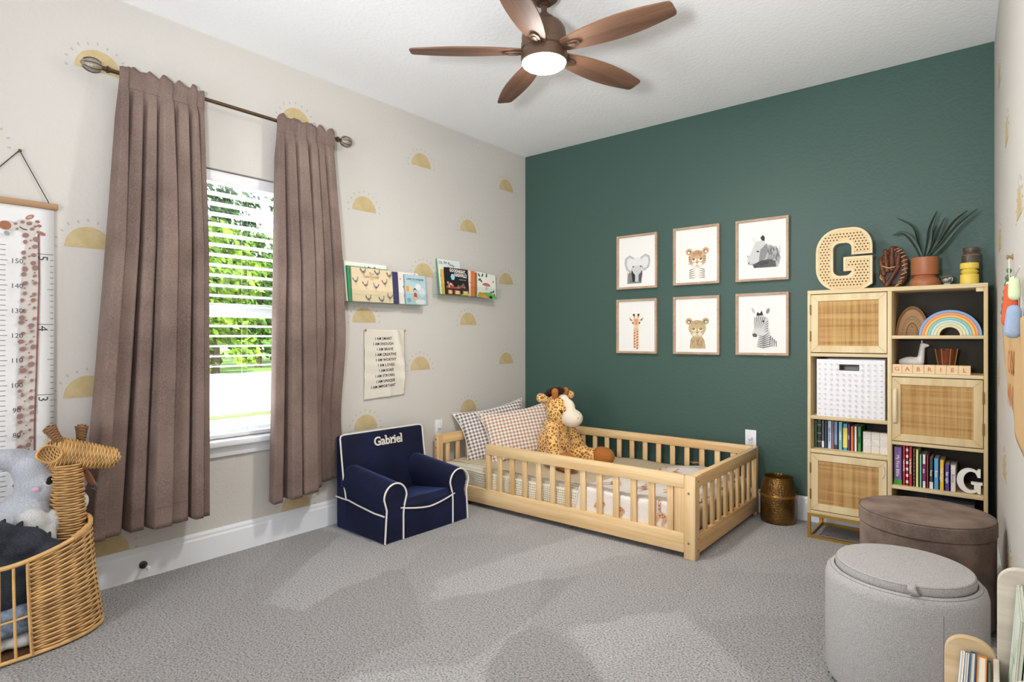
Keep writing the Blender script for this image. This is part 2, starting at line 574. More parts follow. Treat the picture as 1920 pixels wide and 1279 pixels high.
for z0, z1 in ((WZ0 + 0.045, 1.275), (1.345, WZ1 - 0.045)):
    b = B(); b.box(-0.128, -0.124, WY0 + 0.045, WY1 - 0.045, z0, z1); b.part('pane', M_GLASS, win, smooth=False)
b = B(); b.box(-0.10, 0.05, WY0 - 0.05, WY1 + 0.05, 0.582, 0.612, 0.006); b.part('window_sill', M_TRIM, win)
b = B(); b.box(0.0, 0.017, WY0 - 0.03, WY1 + 0.03, 0.525, 0.582, 0.004); b.part('apron', M_TRIM, win)

# blind
bl = thing('window_blind', 'white horizontal slat window blind lowered behind the two brown curtains', 'blind', at(-0.048, (WY0 + WY1) / 2, 0))
M_SLAT = plain('white_slat', (238, 238, 240), 0.45)
hw = (WY1 - WY0) / 2 - 0.008
b = B(); b.box(-0.03, 0.03, -hw, hw, 1.985, 2.045, 0.004); b.part('head_rail', M_SLAT, bl)
b = B(); b.box(-0.026, 0.026, -hw, hw, 0.617, 0.637, 0.004); b.part('bottom_rail', M_SLAT, bl)
b = B(); b.box(-0.030, 0.030, -hw, hw, -0.0015, 0.0015, 0.001, 1, Matrix.Rotation(R(-8), 4, 'Y'))
sl = b.part('slat', M_SLAT, bl)
zs = [0.675 + 0.0545 * i for i in range(24)]
for i, z in enumerate(zs):
    o = sl if i == 0 else sl.copy()
    if i: COL.objects.link(o)
    o.location.z = z
for dy in (-0.3, 0.095, 0.31):
    b = B()
    for dx in (-0.031, 0.031):
        b.tube([(dx, dy, 0.64), (dx, dy, 1.99)], 0.0008, 4)
    b.part('ladder_cord', plain('blind_cord', (215, 213, 210), 0.8), bl)

# ================================================================ outside
M_LAWN = plain('lawn_grass', (120, 150, 70), 0.9, var=0.35, vscale=5)
M_PAVE = plain('pale_concrete', (226, 222, 214), 0.85, var=0.05)
b = B(); b.box(-60, -0.3, -40, 50, -0.5, -0.2); struct('ground_lawn', b, M_LAWN)
b = B(); b.box(-6.6, -3.4, -30, 40, -0.25, -0.185); struct('ground_pavement', b, M_PAVE)
b = B(); b.box(-19, -7.2, -30, 45, -0.25, -0.18); struct('ground_street', b, M_PAVE)
def leaf_mat(name, c):
    m, nt, p = new_mat(name)
    g = nt.nodes.new('ShaderNodeObjectInfo')
    v = coords(nt)
    n = nd(nt, 'ShaderNodeTexNoise', Scale=3.0, Detail=2.0)
    nt.links.new(v, n.inputs['Vector'])
    nt.links.new(ramp(nt, n.outputs[0], [(0.35, rgb(*[x * 0.65 for x in c])), (0.65, rgb(*c))]), p.inputs['Base Color'])
    p.inputs['Roughness'].default_value = 0.6
    return m
LEAF = [leaf_mat('leaf_light', (150, 190, 60)), leaf_mat('leaf_mid', (112, 158, 56)), leaf_mat('leaf_dark', (70, 104, 56))]
M_BARK = plain('bark', (95, 80, 66), 0.9, var=0.2, vscale=12)
rnd = random.Random(5)
def tree(x, y, h, rx, kind, label, n=5200):
    t = thing('tree', label, 'tree', at(x, y, -0.2), 'trees beyond the window')
    b = B()
    pts = [(0, 0, 0), (0.05, 0.03, h * 0.3), (-0.05, 0.06, h * 0.62), (0.0, 0.0, h * 0.9)]
    b.tube(pts, [0.16, 0.12, 0.08, 0.03], 8)
    for k in range(6):
        a = k * 1.05; z = h * (0.25 + 0.09 * k)
        b.tube([(0, 0, z), (cos(a) * rx * 0.5, sin(a) * rx * 0.5, z + h * 0.14)], [0.06, 0.02], 6)
    b.part('trunk', M_BARK, t)
    verts, faces = [], []
    clumps = [(rnd.gauss(0, 0.42) * rx, rnd.gauss(0, 0.42) * rx, h * (0.12 + 0.86 * rnd.random())) for _ in range(46)]
    for i in range(n):
        c = clumps[i % len(clumps)]
        r = 0.28 * rx
        p = Vector((c[0] + rnd.gauss(0, r * 0.5), c[1] + rnd.gauss(0, r * 0.5), max(0.15, c[2] + rnd.gauss(0, r * 0.4))))
        d = Vector((rnd.gauss(0, 1), rnd.gauss(0, 1), rnd.gauss(0, 1))).normalized()
        s = d.orthogonal().normalized(); u = d.cross(s)
        L = 0.13 + 0.11 * rnd.random(); k = len(verts)
        verts += [p - u * L, p + s * L * 0.45, p + u * L, p - s * L * 0.45]
        faces.append((k, k + 1, k + 2, k + 3))
    me = bpy.data.meshes.new('foliage'); me.from_pydata([tuple(v) for v in verts], [], faces)
    me.materials.append(LEAF[kind])
    o = bpy.data.objects.new('foliage', me); COL.objects.link(o); o.parent = t; o['kind'] = 'stuff'
    return t
tree(-19.4, 5.9, 5.6, 1.35, 0, 'bright green leafy tree seen at the left of the window')
tree(-22.6, 9.2, 5.9, 1.4, 1, 'mid green leafy tree seen at the middle of the window')
tree(-27.6, 13.2, 5.2, 1.9, 2, 'dark green leafy tree seen at the right of the window')
tree(-27.8, 9.2, 9.4, 1.9, 2, 'tall sparse tree rising behind the bright green tree outside the window', 2400)
tree(-33.0, 13.4, 10.0, 2.2, 2, 'tall sparse tree at far right outside the window', 1900)
tree(-20.2, 0.6, 4.8, 1.7, 1, 'green leafy tree partly hidden by the left curtain outside')
# ================================================================ sun stickers
def decal_mat(name, c, c2):
    m, nt, p = new_mat(name)
    v = coords(nt)
    n = nd(nt, 'ShaderNodeTexNoise', Scale=14.0, Detail=4.0, Roughness=0.6)
    nt.links.new(v, n.inputs['Vector'])
    nt.links.new(ramp(nt, n.outputs[0], [(0.35, rgb(*c)), (0.68, rgb(*c2))]), p.inputs['Base Color'])
    p.inputs['Roughness'].default_value = 0.7
    return m
M_SUN = decal_mat('watercolour_ochre', (190, 167, 118), (207, 188, 146))
M_RAY = plain('grey_beige_ray', (186, 178, 164), 0.8)
def sun_sticker(M, label, r=0.092, tilt=0.0, rays=True):
    t = thing('sun_sticker', label, 'wall sticker', M @ Matrix.Rotation(R(tilt), 4, 'Z'), 'watercolour sun stickers')
    p = [(r * cos(pi * i / 28), r * 1.05 * sin(pi * i / 28)) for i in range(29)]
    b = B(); b.prism(p, 0.0004, 0.0014); b.part('half_disc', M_SUN, t, smooth=False)
    b = B()
    for k in range(11):
        a = pi * k / 10
        rr = r * (1.26 + (0.05 if k % 2 else 0))
        L = r * 0.13
        Mx = Matrix.Rotation(a, 4, 'Z') @ Matrix.Translation((rr, 0.004, 0.0004))
        b.prism([(0, -0.0028), (L, -0.0042), (L, 0.0042), (0, 0.0028)], 0, 0.001, Mx)
    b.part('rays', M_RAY, t, smooth=False, kind='stuff')
    return t
S = [(-3.176, 2.375, 'sun sticker behind the left finial of the curtain rod'),
     (-3.615, 1.945, 'sun sticker cut off at the left edge above the growth chart'),
     (-3.213, 1.562, 'sun sticker right of the growth chart top, beside the left curtain'),
     (-3.217, 0.888, 'sun sticker beside the lower part of the left curtain, above the wicker giraffe'),
     (-3.145, 0.152, 'sun sticker low on the wall between wicker basket and left curtain hem'),
     (-2.19, 2.41, 'sun sticker half hidden behind the top of the right curtain'),
     (-2.191, 0.151, 'sun sticker low on the wall under the hem of the right curtain'),
     (-1.706, 1.982, 'sun sticker right of the right curtain, above the left book ledge'),
     (-1.212, 2.383, 'highest sun sticker between right curtain and green wall'),
     (-0.263, 2.394, 'highest sun sticker next to the green wall corner'),
     (-0.724, 1.983, 'sun sticker directly above the right book ledge'),
     (-1.191, 1.596, 'sun sticker behind the right end of the left book ledge'),
     (-0.263, 1.606, 'sun sticker between right book ledge and green wall'),
     (-1.706, 1.256, 'sun sticker directly under the left book ledge'),
     (-0.724, 1.256, 'sun sticker directly under the right book ledge'),
     (-1.222, 0.925, 'sun sticker right of the cloth banner'),
     (-0.263, 0.935, 'sun sticker level with the cloth banner, beside the green wall'),
     (-0.724, 0.577, 'sun sticker just above the checked pillows'),
     (-1.694, 0.556, 'sun sticker just above the back of the navy armchair')]
for y, z, lb in S:
    sun_sticker(on_left(y, z), lb)
for y, z, lb in [(-0.505, 2.33, 'topmost sun sticker on the right wall beside the green wall'),
                 (-1.052, 1.92, 'second sun sticker from the top on the right wall'),
                 (-1.66, 1.53, 'sun sticker on the right wall above the felt cactus garland'),
                 (-0.551, 1.56, 'sun sticker on the right wall beside the yellow candle'),
                 (-0.458, 0.93, 'sun sticker on the right wall beside the bookcase door'),
                 (-0.914, 0.58, 'small visible sun sticker on the right wall above the brown ottoman'),
                 (-1.24, 0.27, 'sun sticker on the right wall just behind the slatted book rack')]:
    sun_sticker(on_right(y, z), lb)

# ================================================================ curtain rod and curtains
M_BRONZE = plain('antique_bronze', (92, 74, 54), 0.35, 0.8)
M_BRAID = plain('pewter_braid', (150, 140, 126), 0.5, 0.4, var=0.3, vscale=200)
RX, RZ = 0.095, 2.362
rod = thing('curtain_rod', 'thin bronze curtain rod with bulb finials above the window', 'curtain rod', at(RX, -2.57, RZ))
b = B(); b.tube([(0, -0.59, 0), (0, 0.59, 0)], 0.0095, 12); b.part('rod', M_BRONZE, rod)
def finial(s):
    b = B()
    Mx = Matrix.Translation((0, s * 0.59, 0)) @ Matrix.Rotation(R(-90 * s), 4, 'X')
    b.lathe([(0.0, -0.002), (0.013, 0), (0.013, 0.004), (0.016, 0.006), (0.016, 0.012), (0.011, 0.014), (0.010, 0.03), (0, 0.03)], 16, Mx)
    f = b.part('finial', M_BRONZE, rod)
    b = B()
    pr_ = [(0.0, 0.026)] + [(0.033 * sin(pi * (k + 0.8) / 10.3) ** 0.8, 0.026 + 0.085 * k / 9) for k in range(1, 9)] + [(0, 0.113)]
    b.lathe(pr_, 20, Mx); b.part('bulb', M_BRAID, f)
    b = B()
    for k in range(8):
        a = k * pi / 4
        b.tube([Mx @ Vector((r_ * 1.02 * cos(a), r_ * 1.02 * sin(a), z_)) for r_, z_ in pr_[1:-1]], 0.0016, 5)
    b.part('cage_wires', plain('dark_wire', (52, 46, 40), 0.4, 0.6), f)
finial(-1); finial(1)
for y in (-0.50, 0.55):
    b = B(); b.tube([(-RX + 0.004, y, -0.02), (-0.03, y, -0.02), (0, y, -0.012)], 0.006, 8); b.lathe([(0.022, 0), (0.022, 0.006), (0, 0.006)], 16, frame((-RX, y, -0.02), (0, 1, 0), (0, 0, 1))); b.part('bracket', M_BRONZE, rod)

def velvet():
    m, nt, p = new_mat('taupe_velvet')
    v = coords(nt)
    n = nd(nt, 'ShaderNodeTexNoise', Scale=240.0, Detail=2.0)
    nt.links.new(v, n.inputs['Vector'])
    n2 = nd(nt, 'ShaderNodeTexNoise', Scale=4.0, Detail=5.0)
    nt.links.new(v, n2.inputs['Vector'])
    a = nd(nt, 'ShaderNodeMath', operation='ADD'); nt.links.new(n.outputs[0], a.inputs[0]); nt.links.new(n2.outputs[0], a.inputs[1])
    h = nd(nt, 'ShaderNodeMath', operation='MULTIPLY'); h.inputs[1].default_value = 0.5; nt.links.new(a.outputs[0], h.inputs[0])
    nt.links.new(ramp(nt, h.outputs[0], [(0.35, rgb(98, 82, 76)), (0.65, rgb(142, 122, 113))]), p.inputs['Base Color'])
    p.inputs['Roughness'].default_value = 0.85
    p.inputs['Specular IOR Level'].default_value = 0.15
    p.inputs['Sheen Weight'].default_value = 0.12
    p.inputs['Sheen Tint'].default_value = rgb(190, 170, 160)
    bump(nt, p, n.outputs[0], 0.15, 0.003)
    return m
M_VELVET = velvet()
def curtain(label, yt0, yt1, yb0, yb1, zb, seed, nf, zb_var=0.0, squeeze=False):
    r = random.Random(seed)
    t = thing('curtain', label, 'curtain', at(0, (yt0 + yt1) / 2, 0), 'taupe velvet curtains')
    yc = (yt0 + yt1) / 2
    # fold centres, unevenly spaced
    w = [0.5 + 1.1 * r.random() for _ in range(nf)]
    tot = sum(w); edges = [0]
    for x in w: edges.append(edges[-1] + x / tot)
    depth = [0.55 + 0.55 * r.random() for _ in range(nf)]
    lean = [r.uniform(-0.022, 0.022) for _ in range(nf + 1)]
    ztop = RZ + 0.028
    def prof(u):
        for i in range(nf):
            if u <= edges[i + 1] or i == nf - 1:
                f = (u - edges[i]) / (edges[i + 1] - edges[i])
                return i, min(max(f, 0), 1)
    def f(u, v):
        i, q = prof(u)
        wid = (edges[i + 1] - edges[i]) * ((yt1 - yt0) * (1 - v) + (yb1 - yb0) * v)
        s = min(1.0, 1.45 * max(0.0, (0.5 - 0.5 * cos(2 * pi * q))) ** 0.8)
        s = s * (1 - 0.12 * s * s) / 0.88      # 0 in the valley, 1 on the crest
        a = 0.036 + 0.066 * min(1, v * 2.6)
        y = yt0 + (yt1 - yt0) * u
        yb = yb0 + (yb1 - yb0) * u
        k = v ** 1.15
        yy = y * (1 - k) + yb * k
        # crests overhang sideways: omega folds
        yy += -wid * (0.10 + 0.07 * depth[i]) * sin(2 * pi * q) * min(1, 0.25 + 3 * v)
        yy += lean[i] * v * s
        z = ztop - (ztop - zb) * v + zb_var * v * (u - 0.5)
        if v < 0.012: a *= 0.8
        pin = math.exp(-((v - 0.036) / 0.012) ** 2)
        x = 0.082 + a * depth[i] * s * (1 - 0.45 * pin)
        x = max(x, 0.107 - 0.055 * min(1, max(0, (v - 0.03)) * 6) * (1 - s)) 
        z += (0.010 * sin(5 * u * nf + seed) + 0.012 * s) * max(0, 1 - v * 30)
        x += 0.004 * noise.noise(Vector((u * 9, v * 6, seed)))
        z += -0.012 * s * v ** 6
        if squeeze:
            kq = min(1, max(0, (u - 0.5) / 0.25)); kz = min(1, max(0, (1.25 - z) / 0.65)); kq *= kz * kz * (3 - 2 * kz)
            x = x * (1 - kq) + (0.022 + (x - 0.05) * 0.36) * kq
        return (x, yy - yc, z)
    b = B(); b.grid(f, nf * 22, 90)
    # finer rows at the header
    o = b.part('cloth', M_VELVET, t, angle=80)
    solidify(o, 0.003)
    # stitched hem and header seams: thin ridges on the face
    for v0, nm in ((0.041, 'header_seam'), (0.955, 'hem_seam')):
        b = B()
        n = nf * 22
        b.tube([Vector(f(i / n, v0)) + Vector((0.0022, 0, 0)) for i in range(n + 1)], 0.0012, 4)
        b.part(nm, plain('taupe_thread', (112, 92, 84), 0.9), t)
    return t
curtain('wide taupe velvet curtain panel left of the window, hanging to the wicker giraffe', -3.125, -2.755, -3.265, -2.755, 0.285, 3, 7)
curtain('narrower taupe velvet curtain panel right of the window, above the navy armchair', -2.368, -2.0, -2.40, -1.915, 0.285, 11, 6, 0.06, True)

# door stop
ds = thing('door_stop', 'small dark spring door stop with white tip on the left baseboard', 'door stop', frame((0.016, -3.0, 0.066), (0, 1, 0), (0, 0, 1)))
b = B(); b.lathe([(0.018, 0), (0.018, 0.006), (0.008, 0.01), (0.006, 0.06), (0, 0.06)], 14); b.part('spring', plain('dark_nickel', (70, 68, 66), 0.35, 0.8), ds)
b = B(); b.lathe([(0.009, 0.058), (0.010, 0.07), (0.006, 0.078), (0, 0.078)], 14); b.part('rubber_tip', plain('white_rubber', (235, 235, 235), 0.6), ds)

def outlet(M, label):
    t = thing('wall_outlet', label, 'outlet', M)
    b = B(); b.box(-0.036, 0.036, -0.058, 0.058, 0, 0.006, 0.002); b.part('cover_plate', M_TRIM, t)
    b = B(); b.box(-0.017, 0.017, -0.034, 0.034, 0.006, 0.008, 0.001); b.part('receptacle', plain('white_plastic', (226, 226, 226), 0.35), t)
    b = B(); b.box(-0.012, 0.012, -0.004, 0.014, 0.008, 0.022, 0.003); b.part('plug_cap', plain('white_plastic', (226, 226, 226), 0.35), t)
outlet(on_left(-1.044, 0.49), 'white wall plate on the cream wall above the bed corner')
outlet(on_back(1.92, 0.48), 'white wall plate on the green wall beside the bed')

# ================================================================ growth chart
M_CANVAS = plain('white_canvas', (232, 231, 230), 0.85, bmp=0.1, bscale=400)
GC_Y = -3.515
gc = thing('growth_chart', 'hanging white growth chart printed with a tall giraffe and numbers', 'growth chart', on_left(GC_Y, 0.0))
HWc = 0.172
def chart_cloth(u, v):
    return ((u - 0.5) * 2 * HWc, 0.42 + v * 1.30, 0.010 + 0.003 * sin(v * 9) * sin(u * 3))
b = B(); b.grid(chart_cloth, 6, 40); o = b.part('canvas', M_CANVAS, gc); solidify(o, 0.001)
b = B(); b.box(-HWc - 0.012, HWc + 0.012, 1.712, 1.738, 0.003, 0.020, 0.003); b.part('hanger_bar', wood('oak_bar', (176, 138, 100), (140, 104, 72), 'X'), gc)
b = B(); b.tube([(-0.105, 1.735, 0.012), (0.055 - 0.0, 1.945, 0.006)], 0.0018, 6); b.tube([(0.055, 1.945, 0.006), (0.155, 1.735, 0.012)], 0.0018, 6)
b.part('hanging_cord', plain('black_cord', (40, 36, 34), 0.8), gc)
b = B(); b.lathe([(0.004, 0), (0.004, 0.012), (0.007, 0.014), (0, 0.016)], 10, Matrix.Translation((0.055, 1.942, 0))); b.part('nail', M_BRONZE, gc)
F = Flat(0.0145)
GB, SP = (206, 198, 191), (150, 112, 104)
def CP(y): return y - GC_Y     # wall y -> chart u
# neck (a long leaning band) and head
neck = [(CP(-3.412), 1.60), (CP(-3.437), 1.60), (CP(-3.452), 1.45), (CP(-3.462), 1.2), (CP(-3.470), 0.9), (CP(-3.478), 0.45), (CP(-3.415), 0.45), (CP(-3.413), 0.8), (CP(-3.405), 1.1), (CP(-3.398), 1.4), (CP(-3.398), 1.55)]
F.poly(neck, GB)
F.line([(CP(-3.398), 1.60), (CP(-3.396), 1.4), (CP(-3.403), 1.1), (CP(-3.411), 0.8), (CP(-3.413), 0.45)], 0.007, (134, 92, 88))
F.ell(CP(-3.437), 1.625, 0.042, 0.030, GB, -12)
F.ell(CP(-3.49), 1.622, 0.034, 0.020, GB)
F.ell(CP(-3.508), 1.622, 0.020, 0.019, (160, 104, 74))
F.ell(CP(-3.428), 1.668, 0.016, 0.008, (168, 116, 92), 35); F.ell(CP(-3.428), 1.668, 0.009, 0.004, (206, 160, 140), 35)
F.ell(CP(-3.390), 1.604, 0.017, 0.007, (160, 108, 84), -20)
for yy, zz in ((-3.402, 1.652), (-3.396, 1.635)):
    F.line([(CP(yy - 0.012), zz - 0.014), (CP(yy), zz)], 0.005, GB); F.ell(CP(yy), zz, 0.008, 0.006, (150, 100, 84))
F.line([(CP(-3.462), 1.622), (CP(-3.45), 1.614), (CP(-3.437), 1.612)], 0.004, (60, 50, 60))
rr = random.Random(2)
for yy, zz, s in ((-3.452, 1.643, 0.008), (-3.43, 1.64, 0.010), (-3.42, 1.618, 0.008), (-3.475, 1.633, 0.006), (-3.41, 1.63, 0.006), (-3.47, 1.612, 0.005)):
    F.ell(CP(yy), zz, s, s * 0.8, SP, 20)
z = 1.585
while z > 0.47:
    for k in range(2):
        s = rr.uniform(0.006, 0.0125)
        yc_ = -3.427 - 0.020 * (1.6 - z) 
        F.ell(CP(yc_ + (-0.018 if k else 0.016) + rr.uniform(-0.006, 0.006)), z + rr.uniform(-0.01, 0.01), s, s * 0.85, SP, rr.uniform(0, 90))
    F.ell(CP(yc_ + rr.uniform(-0.025, 0.02)), z - 0.016, 0.0035, 0.0035, SP)
    z -= 0.034
F.ell(CP(-3.505), 1.588, 0.009, 0.011, (150, 160, 160), 30)
# centimetre scale down the left of the print, feet down the right
INK = (44, 42, 48)
z0, z1, c0, c1 = 1.476, 0.855, 150, 90
for c in range(46, 163):
    zz = z0 + (c - c0) * (z0 - z1) / (c0 - c1)
    if c > 156: break
    L = 0.026 if c % 10 == 0 else (0.026 if c % 5 == 0 else 0.020)
    if c % 10 and c % 2: continue
    F.rect(CP(-3.53), CP(-3.53) + L, zz - 0.0011, zz + 0.0011, INK)
    if c % 10 == 0:
        F.text(str(c), 0.028, CP(-3.474) , zz - 0.010, INK)
for ft, zf in ((5, 1.513), (4, 1.213), (3, 0.913), (2, 0.613)):
    F.rect(CP(-3.408), CP(-3.352), zf - 0.0012, zf + 0.0012, INK)
    F.text(str(ft), 0.048, CP(-3.404), zf - 0.006, INK, rot=-90, align='LEFT')
    for i in range(1, 12):
        zz = zf - 0.300 + 0.300 * i / 12
        F.rect(CP(-3.352) - (0.022 if i == 6 else 0.012), CP(-3.352), zz - 0.0011, zz + 0.0011, INK)
for i in range(1, 5):
    zz = 1.513 + 0.025 * i
F.part('print', gc)

# ================================================================ cloth banner
M_MUSLIN = plain('cream_muslin', (222, 214, 200), 0.9, bmp=0.15, bscale=500)
bn = thing('cloth_banner', 'cream cloth banner of handwritten affirmations pinned to the wall', 'banner', on_left(-1.545, 0.0))
BH = 0.168
def ban(u, v):
    x = (u - 0.5) * 2 * BH
    z = 0.752 + v * 0.458 + (0.012 * (u - 0.2) if v < 0.1 else 0)
    w = 0.010
    for zc in (0.27, 0.48, 0.68):           # sharp fold creases
        w += 0.005 * max(0, 1 - abs(v - zc) / 0.11)
    d = (1 - u) + (1 - v) * 0.35 - 0.22    # a slack drape from the upper right pin
    w += 0.010 * math.exp(-(d / 0.07) ** 2)
    w += 0.006 * math.exp(-((u - 0.62) / 0.06) ** 2) * (1 - v)
    return (x, z, w)
b = B(); b.grid(ban, 40, 60); o = b.part('cloth', M_MUSLIN, bn, angle=80); solidify(o, 0.0008)
lines = ['I AM SMART', 'I AM ENOUGH', 'I AM BRAVE', 'I AM CREATIVE', 'I AM WORTHY', 'I AM LOVED', 'I AM KIND', 'I AM STRONG', 'I AM UNIQUE', 'I AM IMPORTANT']
xs = [0.0, 0.0, 0.012, 0.018, 0.022, 0.022, 0.024, 0.012, 0.016, 0.0]
b = B()
for i, (s, dx) in enumerate(zip(lines, xs)):
    b.text(s, 0.0255, 0.0002, Matrix.Translation((dx - 0.014, 1.142 - 0.0355 * i, 0)) @ Matrix.Rotation(R(1.0 if i < 6 else 2.5), 4, 'Z'), off=0.0005, squeeze=0.92, space=1.12)
for v in b.bm.verts:
    u_, v_ = v.co.x / (2 * BH) + 0.5, (v.co.y - 0.752) / 0.458
    v.co.z += ban(min(max(u_, 0), 1), min(max(v_, 0), 1))[2] + 0.0016
b.part('lettering', plain('black_ink', (34, 31, 30), 0.8), bn, smooth=False)
for x in (-BH + 0.004, BH - 0.004):
    b = B(); b.lathe([(0.002, 0), (0.002, 0.016), (0.007, 0.018), (0.007, 0.022), (0.004, 0.025), (0, 0.025)], 12, Matrix.Translation((x, 1.205, 0)))
    b.part('push_pin', plain('copper_pin', (176, 122, 84), 0.4, 0.5), bn)
# ================================================================ floor bed
PX = wood('pine_along_x', (236, 206, 158), (212, 170, 114), 'X', 30, 1.6, 0.42, 0.05, 0.05)
PY = wood('pine_along_y', (232, 198, 146), (204, 158, 100), 'Y', 30, 1.6, 0.42, 0.05, 0.05)
PZ = wood('pine_along_z', (235, 203, 154), (210, 167, 112), 'Z', 30, 1.6, 0.42, 0.05)
M_SCREW = plain('steel_bolt', (150, 140, 120), 0.35, 0.8)
BX0, BX1, BY0, BY1 = 0.045, 1.985, -1.115, -0.055
bed = thing('floor_bed', 'low pine floor bed with slatted guard rails in the room corner', 'bed', at(BX0, BY0, 0))
LX, LY = BX1 - BX0, BY1 - BY0
PT = 0.032                                    # plank thickness
def bx(name, mat, *a, bev=0.004, **k):
    b = B(); b.box(*a, bev); return b.part(name, mat, bed, **k)
# front
bx('post', PZ, LX - 0.062, LX, 0, 0.034, 0, 0.435)
bx('post', PZ, 0.484, 0.520, 0.003, 0.031, 0.13, 0.369)
bx('guard_rail', PX, 0.482, LX - 0.062, 0.002, 0.032, 0.368, 0.437)
bx('side_plank', PX, 0.0, LX - 0.062, 0.002, 0.032, 0.03, 0.132)
for x in (0.589, 0.645, 0.75, 0.856, 0.967, 1.074, 1.184, 1.294, 1.407, 1.515, 1.626, 1.735, 1.843)[1:]:
    bx('slat', PZ, x - BX0 - 0.018, x - BX0 + 0.018, 0.010, 0.026, 0.12, 0.375, bev=0.002)
bx('end_stile', PZ, LX - 0.062 - 0.055, LX - 0.0625, 0.006, 0.028, 0.12, 0.375, bev=0.002)
# right end
bx('post', PZ, LX - PT, LX, 0.0345, 0.062, 0, 0.437)
bx('post', PZ, LX - PT, LX, LY - 0.045, LY, 0, 0.445)
bx('guard_rail', PY, LX - PT, LX + 0.002, 0.062, LY - 0.045, 0.372, 0.441)
bx('end_plank', PY, LX - PT, LX + 0.002, 0.062, LY - 0.045, 0.028, 0.122)
for i in range(8):
    y = 0.062 + 0.115 + (LY - 0.045 - 0.062 - 0.115) * i / 8
    bx('slat', PZ, LX - 0.024, LX - 0.008, y - 0.017, y + 0.017, 0.11, 0.38, bev=0.002)
# back
bx('guard_rail', PX, 0.02, LX - 0.034, LY - PT, LY, 0.385, 0.445)
bx('side_plank', PX, 0.02, LX - 0.034, LY - PT, LY, 0.03, 0.132)
for i in range(17):
    x = 0.646 + 0.1075 * (i - 5)
    bx('slat', PZ, x - BX0 - 0.018, x - BX0 + 0.018, LY - 0.024, LY - 0.008, 0.12, 0.39, bev=0.002)
# left end (head)
bx('post', PZ, 0, PT, -0.012, 0.045, 0.0, 0.455)
bx('post', PZ, 0, PT, LY - 0.05, LY, 0.0, 0.455)
bx('guard_rail', PY, 0.002, PT, 0.045, LY - 0.05, 0.385, 0.452)
bx('end_plank', PY, 0.002, PT, 0.045, LY - 0.05, 0.03, 0.132)
for i in range(9):
    y = 0.105 + (LY - 0.05 - 0.10) * i / 8.5
    bx('slat', PZ, 0.008, 0.024, y - 0.017, y + 0.017, 0.12, 0.39, bev=0.002)
b = B()
for z in (0.345, 0.085):
    b.lathe([(0.0065, 0), (0.0065, 0.002), (0.003, 0.0025), (0, 0.001)], 14, frame((LX - 0.035, 0.0005, z), (1, 0, 0), (0, 0, 1)))
for z in (0.405, 0.105, 0.045):
    b.lathe([(0.006, 0), (0.006, 0.002), (0, 0.002)], 14, frame((LX - 0.0005, 0.045, z), (0, 1, 0), (0, 0, 1)))
for z in (0.42, 0.36):
    b.lathe([(0.006, 0), (0.006, 0.002), (0, 0.002)], 14, frame((0.016, -0.0115, z), (1, 0, 0), (0, 0, 1)))
b.part('bolt', M_SCREW, bed)
b = B(); b.box(0.03, LX - 0.03, 0.034, LY - 0.034, 0.07, 0.095); b.part('slat_base', PX, bed, smooth=False)

# mattress with a beige fitted sheet
M_SHEET = plain('beige_sheet', (196, 180, 150), 0.9, bmp=0.2, bscale=14)
mt = thing('mattress', 'mattress with beige fitted sheet inside the pine floor bed', 'mattress', at(0.085, -1.058, 0.097))
MW, MD, MH = 1.86, 0.963, 0.148
b = B(); b.box(0, MW, 0, MD, 0, MH, 0.035, 4); b.part('fitted_sheet', M_SHEET, mt)

# waffle-knit blanket hanging down the front side of the mattress
def waffle(name, c, c2, sx=75, sz=75, st=0.6):
    m, nt, p = new_mat(name)
    tc = nt.nodes.new('ShaderNodeTexCoord')
    sp = nt.nodes.new('ShaderNodeSeparateXYZ'); nt.links.new(tc.outputs['UV'], sp.inputs[0])
    outs = []
    for ax, s in ((0, sx), (1, sz)):
        mu = nd(nt, 'ShaderNodeMath', operation='MULTIPLY'); mu.inputs[1].default_value = s * 2 * pi
        nt.links.new(sp.outputs[ax], mu.inputs[0])
        si = nd(nt, 'ShaderNodeMath', operation='SINE'); nt.links.new(mu.outputs[0], si.inputs[0])
        outs.append(si.outputs[0])
    mx = nd(nt, 'ShaderNodeMath', operation='MAXIMUM'); nt.links.new(outs[0], mx.inputs[0]); nt.links.new(outs[1], mx.inputs[1])
    f = nd(nt, 'ShaderNodeMapRange'); f.inputs['From Min'].default_value = -1; nt.links.new(mx.outputs[0], f.inputs[0])
    nt.links.new(ramp(nt, f.outputs[0], [(0.2, rgb(*c2)), (0.62, rgb(*c))]), p.inputs['Base Color'])
    p.inputs['Roughness'].default_value = 0.95
    bump(nt, p, f.outputs[0], st, 0.006)
    return m
M_WAFFLE = waffle('cream_waffle_knit', (224, 216, 194), (166, 156, 138), 84, 96)
def uv_from(o, fn):
    me = o.data
    l = me.uv_layers.new(name='uv')
    for lp in me.loops:
        l.data[lp.index].uv = fn(me.vertices[lp.vertex_index].co)
wb = thing('waffle_blanket', 'cream waffle-knit blanket hanging down the front side of the mattress', 'blanket', at(0.085, -1.058, 0.245))
def wbf(u, v):
    x = -0.006 + 1.845 * u
    s = v * 0.36                                   # arc length over the edge
    wav = 0.010 * sin(u * 34) + 0.006 * sin(u * 71 + 1)
    if s < 0.20: y, z = 0.20 - s + 0.03, 0.0035 + 0.002 * sin(u * 20 + s * 30)
    elif s < 0.255:
        a = (s - 0.20) / 0.055 * pi / 2
        y, z = 0.03 - 0.0365 * sin(a), 0.0035 - 0.0365 * (1 - cos(a))
    else: y, z = -0.0065, -0.033 - (s - 0.255)
    if s > 0.23: 
        k = min(1, (s - 0.23) / 0.08)
        y -= k * max(0, 0.008 + wav * 0.6) 
    y = max(y, -0.025)
    return (x, y, z)
b = B(); b.grid(wbf, 150, 44)
